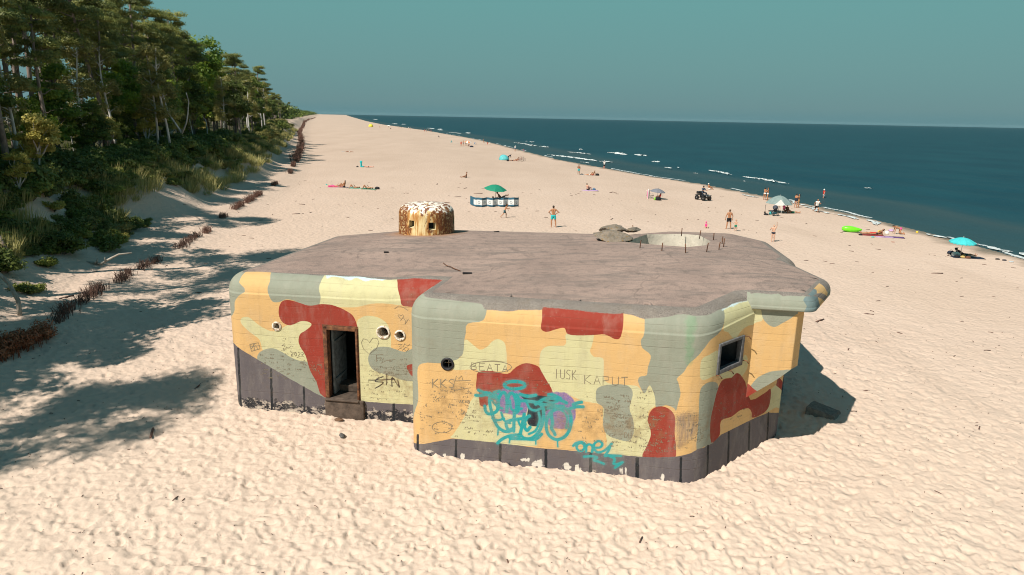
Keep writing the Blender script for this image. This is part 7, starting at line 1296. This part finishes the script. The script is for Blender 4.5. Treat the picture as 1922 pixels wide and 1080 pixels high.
# --- couple and standing man near the surf
pat(1086, 328, -20, 1.82, 'face', 'man in turquoise trunks holding a hand to his head near the surf', skin='dark', hair='dark', wear={'swim_trunks': (TEAL, SHORTS)}); bag(1092, 328.5, (.6, .35, .2), BLACK, 'dark bag at the feet of the man near the surf'); towel(1096, 329, (1.2, .6), 0, WHITE, 'white towel beside the dark bag near the surf')
pat(1106, 329.5, 85, 1.65, 'propped', 'woman in white propped on her elbows near the surf', skin='tan', hair='dark', wear={'bikini': (WHITE, ('bust', 'hips'))}, long_hair=True); pat(1113, 329.5, 60, 1.75, 'sitback', 'person sitting beside the woman in white', skin='tan', hair='dark', wear={'briefs': (RED, BRIEF)}); bag(1121, 330, (.7, .4, .4), BLACK, 'black and red bag right of the sitting pair'); 
pat(1134, 317.5, 10, 1.72, 'hold', 'wader with a white cap and dark shorts at the waterline', skin='pink', hair=None, wear={'shorts': (BLACK, SHORTS), 'top': (WHITE, TOP)}, hat=WHITE)
towel(1105, 358, (2.6, 1.1), -3, LILAC, 'lilac patterned towel under the man sitting on open sand'); pat(1103, 357.5, -50, 1.78, 'sit', 'man sitting with bent knees on the lilac towel', skin='light', hair='brown', wear={'shorts': (BLACK, SHORTS)}); bag(1115, 357, (.45, .3, .25), BLUE, 'blue bag on the right end of the lilac towel')
# --- grey umbrella camp
parasol(at(1234, 374), 1.0, 1.32, plain('grey_fabric', (.17, .175, .20), .7, .12, 5), 'low grey beach umbrella with a person sitting under it', .32, 10, (.05, .10), m_dpole)
person(at(1236, 375) + Vector((.1, .1, 0)), 1.2, 1.7, 'sit', 'person sitting under the low grey umbrella', 'dark', 'dark', {'shirt': (RED, TOP), 'shorts': (BLACK, SHORTS)}); beach_chair(1222, 372, -95, BLACK, 'black folding chair left of the grey umbrella'); bag(1230, 376, (.4, .3, .35), plain('lime_cloth', (.20, .50, .05), .7), 'lime green bag in front of the grey umbrella'); bag(1235, 376.5, (.7, .5, .5), BLACK, 'black bag beside the lime green one')
def board():
    p = at(1216, 374); mb = MB(); vs = []; fs = []; n = 14
    for i in range(n + 1):
        t = i / n; w = .27 * math.sin(math.pi * min(.97, .06 + t * .93)) ** .5
        for x, y in ((-w, 0), (0, -.035), (w, 0), (0, .035)): vs.append((x * .8, y + .12 * t, 1.25 * t))
    for i in range(n):
        for k in range(4): fs.append((i * 4 + k, i * 4 + (k + 1) % 4, i * 4 + 4 + (k + 1) % 4, i * 4 + 4 + k))
    t = NT('board_paint'); c = t.coord(); s = t.n('ShaderNodeSeparateXYZ'); t.l(c, s.inputs[0]); f = t.rng(t.math('ABSOLUTE', s.outputs[0]), .06, .10); t.done(t.mix(f, (.75, .72, .70), (.70, .20, .32)), .35)
    o = mesh_obj('swim_board', vs, fs, t.m, None, True); o.location = p; o.rotation_euler = (0, .1, .5); tag(o, 'pink and white swim board standing upright left of the grey umbrella', 'swim board')
board()
def stick(px, py, L, rz, label):
    p = at(px, py); o = stems('driftwood_branch', [([(-L / 2, 0, .06), (-L * .1, .05, .16), (L / 2, -.05, .05)], .045, .025), ([(-L * .1, .05, .14), (-L * .25, -.2, .05)], .03, .015)], m_twig, label, 'driftwood', p, 'limb'); o.rotation_euler = (0, 0, math.radians(rz))
stick(1151, 363, 1.0, -20, 'bent driftwood branch on the open sand left of the grey umbrella')
# --- quad bike
def quad_bike():
    o = empty('quad_bike', at(1319, 376), math.radians(205), 'black quad bike with a rider on the beach near the surf', 'quad bike'); m_body = plain('black_plastic', (.016, .017, .019), .35, .2, 6, spec=.5); m_blue = plain('dark_blue_paint', (.02, .04, .07), .35, .1, 6, spec=.5)
    for x in (-.48, .48):
        for y in (-.62, .66):
            w = empty('wheel', (x, y, .3)); w.parent = o; mb = MB(); n = 24; prof = [(.12, -.12), (.26, -.13), (.30, -.09), (.305, 0), (.30, .09), (.26, .13), (.12, .12)]; vs = []; fs = []
            for r, xx in prof: vs += [(xx, r * math.cos(2 * math.pi * k / n), r * math.sin(2 * math.pi * k / n)) for k in range(n)]
            for i in range(len(prof) - 1): fs += [(i * n + k, i * n + (k + 1) % n, (i + 1) * n + (k + 1) % n, (i + 1) * n + k) for k in range(n)]
            for k in range(0, n, 2): mb.box((0, .305 * math.cos(2 * math.pi * k / n), .305 * math.sin(2 * math.pi * k / n)), (.22, .035, .03), Matrix.Rotation(2 * math.pi * k / n, 3, 'X'))
            mb.add(vs, fs); mb.build('tyre', m_tyre, w); mb = MB(); mb.tube([(-.10, 0, 0), (.10, 0, 0)], .125, 16); mb.build('rim', m_steel, w)
    mb = MB(); mb.box((0, .05, .52), (.34, 1.1, .22), None, .06); mb.box((0, .62, .66), (.62, .42, .12), Matrix.Rotation(-.2, 3, 'X'), .05); mb.box((0, .86, .52), (.36, .12, .28), None, .04); mb.box((0, -.62, .66), (.66, .5, .08), None, .03)
    for x in (-.46, .46): mb.box((x, .64, .66), (.30, .62, .05), None, .02); mb.box((x, -.62, .66), (.30, .62, .05), None, .02)
    mb.build('body', m_body, o); mb = MB(); mb.box((0, -.08, .72), (.30, .72, .14), None, .06); mb.build('seat', BLACK, o); mb = MB(); mb.box((0, -.74, .92), (.72, .42, .34), None, .06); mb.build('rear_box', m_body, o)
    mb = MB(); mb.tube([(0, .42, .68), (0, .34, .95)], .03, 8); mb.tube([(-.38, .22, .98), (-.15, .33, .96), (.15, .33, .96), (.38, .22, .98)], .016, 8); mb.build('handlebar', m_steel, o)
    for x in (-.24, .24): mb = MB(); mb.ball((x, .87, .62), (.07, .05, .055), 10); mb.build('headlight', plain('lamp_glass', (.65, .65, .62), .15, .05, 4, spec=.6), o)
    mb = MB()
    for y in (.48, .60, .72): mb.tube([(-.38, y, .78), (.38, y, .78)], .010, 5)
    for x in (-.38, 0, .38): mb.tube([(x, .45, .78), (x, .76, .78)], .010, 5)
    mb.tube([(-.3, .93, .32), (-.3, .95, .60), (.3, .95, .60), (.3, .93, .32)], .016, 6); mb.build('front_rack', m_steel, o)
    mb = MB(); mb.box((0, 0, .34), (.4, 1.2, .12), None, .03); mb.tube([(-.48, -.62, .3), (.48, -.62, .3)], .03, 6); mb.tube([(-.48, .66, .3), (.48, .66, .3)], .03, 6); mb.build('chassis', m_dpole, o)
    p = o.location; a = math.radians(205); person((p.x + math.sin(a) * .12, p.y - math.cos(a) * .12, p.z), a, 1.78, 'ride', 'quad bike rider in grey blue clothes with a dark cap', 'tan', 'dark', {'shirt': (cloth('greyblue', (.06, .09, .13)), TEE), 'trousers': (NAVY, PANTS)}, hat=BLACK)
quad_bike()
pat(1331, 356, -75, 1.7, 'sit', 'person with a white cap sitting at the waterline behind the quad bike', skin='tan', hair=None, wear={'briefs': (WHITE, BRIEF)}, hat=WHITE)
# --- couples and strollers along the water
pat(1434.5, 375.5, -60, 1.68, 'hold', 'left person of the embracing pair in white at the waterline', skin='tan', hair='dark', wear={'bikini': (WHITE, ('bust', 'hips'))}, long_hair=True); pat(1440, 376.5, 60, 1.74, 'hold', 'right person of the embracing pair in white at the waterline', skin='tan', hair='dark', wear={'briefs': (WHITE, BRIEF)}, long_hair=True)
pat(1493, 390, -50, 1.74, 'hold', 'person in navy swimwear facing a companion at the waterline', skin='tan', hair='dark', wear={'swimsuit': (NAVY, ('hips', 'waist'))}); pat(1498, 390, 60, 1.70, 'hold', 'long haired person with a patterned wrap beside the one in navy', skin='tan', hair='dark', wear={'wrap': (cloth('ochre', (.35, .20, .08)), SHORTS)}, long_hair=True)
pat(1532, 399, 175, 1.76, 'run', 'jogger in a white vest and black shorts at the water edge', skin='tan', hair='brown', wear={'vest': (WHITE, TOP), 'shorts': (BLACK, SHORTS)}); pat(1545, 378, 100, 1.66, 'walk', 'wader in a red top and white hat in the shallow water', skin='pink', hair=None, wear={'top': (RED, TOP), 'skirt': (LGREY, SHORTS)}, hat=WHITE)
pat(1367, 430, 5, 1.84, 'wide', 'broad man in black shorts seen from behind', skin='tan', hair='brown', wear={'shorts': (BLACK, SHORTS)}); pat(1380, 434, 170, 1.02, 'reach', 'toddler in green shorts beside the broad man', skin='light', hair='blond', wear={'shorts': (GREEN, SHORTS)}, child=True)
pat(1325, 428, 175, .98, 'sitlong', 'small child in pink hat sitting on the sand', skin='light', hair=None, wear={'top': (PINK, TOP), 'shorts': (NAVY, BRIEF)}, child=True, hat=PINK); pat(1450, 454, 160, 1.45, 'raise', 'child in dark briefs stretching one arm straight up', skin='light', hair='blond', wear={'briefs': (NAVY, BRIEF)}, child=False)
# --- grey sun shelter with stroller
parasol(at(1461, 399), 1.55, 1.95, plain('sage_grey_fabric', (.20, .26, .25), .6, .12, 3), 'large grey sun shelter umbrella near the water', .48, 8, (0, .04))
def shelter_panel():
    p = at(1458, 400); mb = MB(); mb.add([(-.75, 0, .95), (.55, 0, .95), (0, .1, 1.62), (-.75, .02, .95), (.55, .02, .95), (0, .12, 1.62)], [(0, 1, 2), (5, 4, 3), (0, 3, 4, 1), (1, 4, 5, 2), (2, 5, 3, 0)]); mb.tube([(.15, .02, -.1), (.15, .02, .97)], .02, 6); mb.tube([(-.7, .02, -.1), (-.7, .02, .97)], .02, 6); o = mb.build('shelter_panel', WHITE, None, False); o.location = p + Vector((0, -.9, 0)); tag(o, 'white front panel on two poles under the grey sun shelter', 'panel')
shelter_panel()
def stroller():
    o = empty('stroller', at(1452, 405), math.radians(15), 'dark baby stroller parked in front of the grey sun shelter', 'stroller')
    for x in (-.28, .28):
        for y, r in ((-.32, .14), (.36, .11)): mb = MB(); wheel(mb, (0, 0, 0), r, .025); w = mb.build('wheel', m_tyre, o); w.location = (x, y, r + .025); w.rotation_euler = (0, 0, math.pi / 2)
        mb = MB(); mb.tube([(x, .36, .13), (x, -.2, .62), (x, -.55, 1.05)], .016, 6); mb.tube([(x, -.32, .16), (x, .1, .58)], .016, 6); mb.build('frame', m_steel, o)
    mb = MB(); mb.tube([(-.28, -.55, 1.05), (.28, -.55, 1.05)], .02, 6); mb.build('handle', BLACK, o); mb = MB(); mb.box((0, .08, .52), (.44, .5, .10), None, .04); mb.box((0, -.22, .74), (.44, .10, .5), Matrix.Rotation(.4, 3, 'X'), .04); mb.build('seat', NAVY, o)
    mb = MB(); mb.ball((0, -.16, .92), (.26, .34, .26), 14); h = mb.build('hood', cloth('slate', (.05, .06, .08)), o); mb = MB(); mb.box((0, 0, .28), (.46, .46, .20), None, .04); mb.build('basket', PETROL, o)
stroller()
pat(1476, 400, 150, 1.70, 'sit', 'person with bare dark back sitting beside the grey sun shelter', skin='dark', hair='brown', wear={'briefs': (WHITE, BRIEF)}); pat(1470.5, 400, -20, 1.0, 'hold', 'child in pink hat and top behind the sitting person', skin='light', hair=None, wear={'dress': (PINK, SUIT)}, child=True, hat=PINK)
pat(1486, 400.5, -97, 1.78, 'propped', 'person in green shorts stretched out on the sand beside the shelter', skin='tan', hair='dark', wear={'shorts': (GREEN, SHORTS)}); bag(1438, 404, (.5, .35, .18), BLACK, 'flat dark bag left of the stroller'); bag(1446, 403, (.3, .3, .3), TEAL, 'turquoise bag at the left wheel of the stroller')
def spade():
    p = at(1435.5, 401); mb = MB(); mb.tube([(0, 0, 0), (0, 0, .95)], .018, 6); mb.tube([(-.07, 0, .96), (.07, 0, .96)], .02, 6); mb.box((0, 0, .1), (.18, .02, .24), None, .008); o = mb.build('spade', BLACK); o.location = p; tag(o, 'black spade standing upright in the sand left of the stroller', 'spade')
spade()
# --- lime lounger and sunbathers at the right
def lounger():
    p = at(1598, 436); vs = []; fs = []; n = 22; m = 18
    for i in range(n + 1):
        t = i / n; x = (t - .5) * 1.75; s = max(.02, math.sin(math.pi * min(max(t * .94 + .03, 0), 1)) ** .38); top = .74 - .30 * t
        for k in range(m):
            a = 2 * math.pi * k / m; cy = .42 * s * math.copysign(abs(math.cos(a)) ** .8, math.cos(a)); cz = math.sin(a); z = .30 + .30 * s * cz if cz < 0 else .30 + (top - .30) * s * cz * (.62 + .38 * min(1, abs(cy) / .26)); vs.append((x, cy, max(0.0, z)))
    for i in range(n):
        for k in range(m): fs.append((i * m + k, (i + 1) * m + k, (i + 1) * m + (k + 1) % m, i * m + (k + 1) % m))
    fs += [tuple(range(m)), tuple(range(n * m, n * m + m))[::-1]]
    o = mesh_obj('air_lounger', vs, fs, plain('lime_nylon', (.16, .78, .02), .35, .08, 5, spec=.5), None, True); o.location = p; o.rotation_euler = (0, 0, math.radians(-8)); tag(o, 'bright lime green inflatable lounger on the sand near the water', 'lounger')
lounger()
towel(1635, 442, (2.2, 1.0), -10, cloth('dark_red', (.20, .03, .03)), 'dark towel under the sunbather in red'); pat(1634, 440, 82, 1.70, 'supine', 'sunbather in a red swimsuit lying beside the lime lounger', skin='tan', hair='dark', wear={'swimsuit': (RED, SUIT)}, long_hair=True); pat(1645, 441, 75, 1.66, 'propped', 'second sunbather behind the one in red, propped up', skin='dark', hair='dark', wear={'bikini': (BLACK, ('bust', 'hips'))}, long_hair=True)
bag(1651, 438, (.32, .32, .30), YELL, 'yellow ball beside the sunbathers', name='beach_ball', cat='ball'); bag(1664, 440, (.34, .34, .34), WHITE, 'white ball between the sunbathers and the kneeling woman', name='beach_ball', cat='ball'); bag(1615, 442, (.3, .25, .16), BLACK, 'small black bag at the foot end of the sunbathers')
pat(1689, 440, 75, 1.66, 'kneel', 'woman in a pink bikini kneeling on all fours', skin='tan', hair='dark', wear={'bikini': (PINK, BRIEF), 'bikini_top': (BLACK, BRA)}, long_hair=True); bag(1673, 434.5, (.5, .4, .2), LILAC, 'lilac bag behind the kneeling woman')
towel(1660, 445.5, (1.5, .7), -12, LILAC, 'lilac and white towel spread in front of the white ball'); towel(1679, 446, (1.6, .8), -18, cloth('plum', (.10, .05, .16)), 'dark plum towel in front of the kneeling woman'); towel(1676, 455, (.25, .16), 10, cloth('rust', (.40, .10, .05)), 'tiny rust coloured cloth alone on the sand')
bag(1721, 437.5, (.2, .2, .18), YELL, 'small yellow toy at the wet edge of the sand', name='beach_toy', cat='toy'); bag(1638, 446, (.28, .18, .10), TEAL, 'small turquoise sandals in front of the dark towel', name='sandals', cat='sandals')
# --- turquoise umbrella
parasol(at(1802, 484), .95, 1.62, plain('turquoise_fabric', (.05, .46, .48), .6, .1, 6), 'turquoise beach umbrella with a fringed rim at the right', .30, 10, (.06, 0), m_pole, .07)
pat(1808, 481, -100, 1.80, 'propped', 'man with a cap and green shorts reclining under the turquoise umbrella', skin='tan', hair='dark', wear={'shirt': (cloth('maroon', (.06, .03, .035)), TEE), 'shorts': (PETROL, SHORTS)}, hat=BLACK); towel(1815, 484, (2.4, .9), -6, NAVY, 'dark towel under the man at the turquoise umbrella')
bag(1784, 477, (.5, .35, .28), NAVY, 'dark blue bag left of the turquoise umbrella'); bag(1793, 481, (.6, .4, .36), WHITE, 'white bag in front of the reclining man'); bag(1796, 483.5, (.32, .25, .2), BLACK, 'black pouch beside the umbrella pole'); bag(1808, 484.5, (.45, .28, .24), cloth('straw', (.55, .38, .14)), 'straw coloured bag right of the umbrella pole'); bag(1816, 485.5, (.4, .28, .22), cloth('brown', (.14, .06, .035)), 'brown bag right of the straw coloured one')
for px, py, mt, lab in [(1872, 487.5, BLACK, 'black sandals on the sand right of the turquoise umbrella'), (1885, 489.5, NAVY, 'navy sandals farther right than the black ones'), (1898, 492.5, LGREY, 'pale sandals at the right picture edge')]: bag(px, py, (.32, .2, .10), mt, lab, name='sandals', cat='sandals')
# --- the farthest bathers
FAR = [(572, 239.5, 'walker in dark clothes beside the brush fence far away', 'tan', {'shirt': (NAVY, TEE), 'trousers': (BLACK, PANTS)}, 'walk'), (713, 241, 'far bather in a red suit standing on the sand', 'tan', {'swimsuit': (RED, SUIT)}, 'stand'), (717, 238, 'far bather in white at the waterline', 'light', {'shirt': (WHITE, TEE)}, 'stand'), (729.5, 240, 'far bather in white right of the first', 'light', {'shirt': (WHITE, SUIT)}, 'stand'),
 (733, 242.5, 'far person in dark clothes sitting on the sand', 'tan', {'shirt': (BLACK, TEE), 'shorts': (BLACK, SHORTS)}, 'sit'), (749, 241, 'far bather in a white shirt by the surf', 'tan', {'shirt': (WHITE, TEE)}, 'walk'), (753, 241.5, 'far bather in black next to the white shirt', 'tan', {'swimsuit': (BLACK, SUIT)}, 'walk'), (767, 243.5, 'left one of a far pair in white', 'light', {'shirt': (WHITE, TEE)}, 'stand'), (770, 244, 'right one of a far pair in white', 'light', {'shirt': (WHITE, SUIT)}, 'stand'),
 (797, 248, 'leftmost of four far bathers in the surf, in red', 'pink', {'swimsuit': (RED, SUIT)}, 'stand'), (800.5, 248.3, 'second of four far bathers in the surf, in blue', 'tan', {'shorts': (BLUE, SHORTS)}, 'stand'), (805, 248, 'third of four far bathers in the surf, in black', 'tan', {'shorts': (BLACK, SHORTS)}, 'walk'), (809, 248.3, 'rightmost of four far bathers in the surf, in pink', 'pink', {'swimsuit': (PINK, SUIT)}, 'walk')]
for px, py, lab, sk, wr, po in FAR: pat(px, py, random.uniform(0, 360), 1.72, po, lab, skin=sk, hair='dark', wear=wr, detail=False)
beach_tent(at(696, 238.5), 3.6, 2.4, 2.2, plain('yellow_tent', (.72, .60, .05), .6, .1, 2), 'yellow beach tent far along the beach', math.radians(190)); parasol(at(730, 240), 1.4, 2.0, WHITE, 'white umbrella far along the beach')
# ------------------------------------------------------------------ surf
def surf():
    V = []; Fs = []; r = random.Random(4)
    def strip(pts, w, h, dens=1.0):
        P = [at(px, py, SEA_Z) for px, py in pts]; Q = []
        for a, b in zip(P[:-1], P[1:]):
            n = max(2, int((b - a).length / .35)); Q += [a.lerp(b, i / n) for i in range(n)]
        Q.append(P[-1]); n = len(Q); base = len(V); m = 7
        for i, q in enumerate(Q):
            t = Q[min(i + 1, n - 1)] - Q[max(i - 1, 0)]; t.normalize(); s = Vector((t.y, -t.x, 0)); e = math.sin(math.pi * min(1, (i + .5) / n)) ** .4; ww = w * e * (.55 + .6 * abs(float(vnoise(i * .33 + px * .1, w * 3, 88))) + .35 * abs(float(vnoise(i * .9, 3 + w, 89)))); sh = float(vnoise(i * .2, w * 7, 87)) * w * .8
            for k in range(m):
                u = k / (m - 1) * 2 - 1; jx = float(vnoise(i * 1.1, k * 1.7, 86)) * .25; V.append((q.x + s.x * (u * ww / 2 + sh) + jx * .3, q.y + s.y * (u * ww / 2 + sh) + jx, SEA_Z + .10 + h * e * max(0, 1 - u * u) * (.6 + .8 * abs(float(vnoise(i * .8, k * 1.3, 85))))))
        for i in range(n - 1):
            for k in range(m - 1):
                if float(vnoise(i * .45, k * .9 + w, 84)) > -.85 * dens + .1: Fs.append((base + i * m + k, base + (i + 1) * m + k, base + (i + 1) * m + k + 1, base + i * m + k + 1))
    for (x0, y0), (x1, y1), w, h in [((1147, 287.5), (1178, 291.5), 3.0, .45), ((1190, 291), (1211, 293.5), 2.2, .35), ((1222, 304.5), (1237, 305.5), 2.0, .35), ((1065, 286), (1110, 291), 1.0, .2), ((1247, 315.5), (1262, 317), 1.0, .2), ((1271, 315), (1277, 316), .8, .15), ((1330, 320.5), (1372, 329.5), 1.0, .25), ((1394, 332.5), (1480, 347), .9, .25), ((1030, 291.5), (1122, 303.5), 2.0, .3), ((1124, 304), (1152, 306), 1.5, .2),
        ((1092, 305), (1110, 307.5), 1.2, .1), ((965, 268), (1000, 274), 1.6, .2), ((995, 273), (1003, 274.5), 2.2, .3), ((1015, 275.5), (1028, 277.5), 2.0, .3), ((994, 266.5), (1001, 268), 1.6, .3), ((986, 266), (991, 266.5), 1.2, .2), ((840, 249), (866, 251.5), 2.0, .2), ((875, 250), (882, 251), 3, .4), ((820, 244), (830, 245), 3, .3), ((737, 233), (744, 233.5), 4, .4), ((755, 234), (760, 234), 3, .3), ((800, 241), (815, 242.5), 2.5, .3), ((823, 243), (829, 243.5), 2.5, .3), ((697, 224), (707, 225), 5, .4), ((1087, 281), (1094, 282), 1.6, .3), ((1620, 354), (1640, 355), .8, .15), ((1300, 326), (1312, 327), .7, .1), ((1395, 341), (1400, 342), .6, .1)]:
        strip([(x0, y0), ((x0 + x1) / 2, (y0 + y1) / 2 - .4), (x1, y1)], w * .62, h * .8, 1.0 if w > 1.6 else .75)
    for a, b, w in [((1395, 366), (1425, 372), .5), ((1476, 376), (1520, 390), .9), ((1515, 389), (1566, 404), .8), ((1578, 404), (1618, 413), .8), ((1622, 414), (1650, 424), .9), ((1745, 441), (1750, 443), .5), ((1761, 443.5), (1785, 448.5), .7), ((1826, 456), (1842, 461), .5), ((1864, 466.5), (1896, 475), .8), ((1908, 476), (1922, 484), .9), ((1474, 376), (1482, 380), .8)]: strip([a, ((a[0] + b[0]) / 2, (a[1] + b[1]) / 2 + .6), b], w, .05, .8)
    # thin swash line at the waterline
    pts = [];
    for i in range(1400):
        y = 40 + i * .12 if i < 800 else 136 + (i - 800) * .8
        if float(vnoise(y * .12, 3, 91)) > .05: pts.append(y)
    for y in pts:
        x = float(shore_x(y)) + .4 + .5 * float(vnoise(y * .3, 1, 92)); w = .12 + .22 * r.random(); l = .14 if y < 136 else .9; b = len(V); V.extend([(x - w, y, SEA_Z + .03), (x + w, y, SEA_Z + .035), (x + w + .05, y + l, SEA_Z + .035), (x - w + .04, y + l, SEA_Z + .03)]); Fs.append((b, b + 1, b + 2, b + 3))
    t = NT('sea_foam'); c = t.coord(); q = t.noise(c, 3, 5, .7); t.done(t.mix(t.rng(q, .35, .6), (.22, .30, .31), (.66, .68, .67)), .8, t.bump(q, .6, .1)); tag(mesh_obj('sea_foam', V, Fs, t.m, None, True), kind='stuff')
surf()
# ------------------------------------------------------------------ summer haze over land and sea
def haze():
    m = bpy.data.materials.new('haze'); m.use_nodes = True; t = m.node_tree; t.nodes.clear(); o = t.nodes.new('ShaderNodeOutputMaterial'); v = t.nodes.new('ShaderNodeVolumePrincipled')
    v.inputs['Color'].default_value = (.55, .75, .80, 1); v.inputs['Density'].default_value = HAZE; v.inputs['Anisotropy'].default_value = .1; t.links.new(v.outputs[0], o.inputs['Volume'])
    mb = MB(); mb.box((0, 0, 18.5), (40000, 40000, 60)); ob = mb.build('haze', m, None, False); ob.location.z = 0; tag(ob, kind='stuff')
HAZE = .000015
haze()
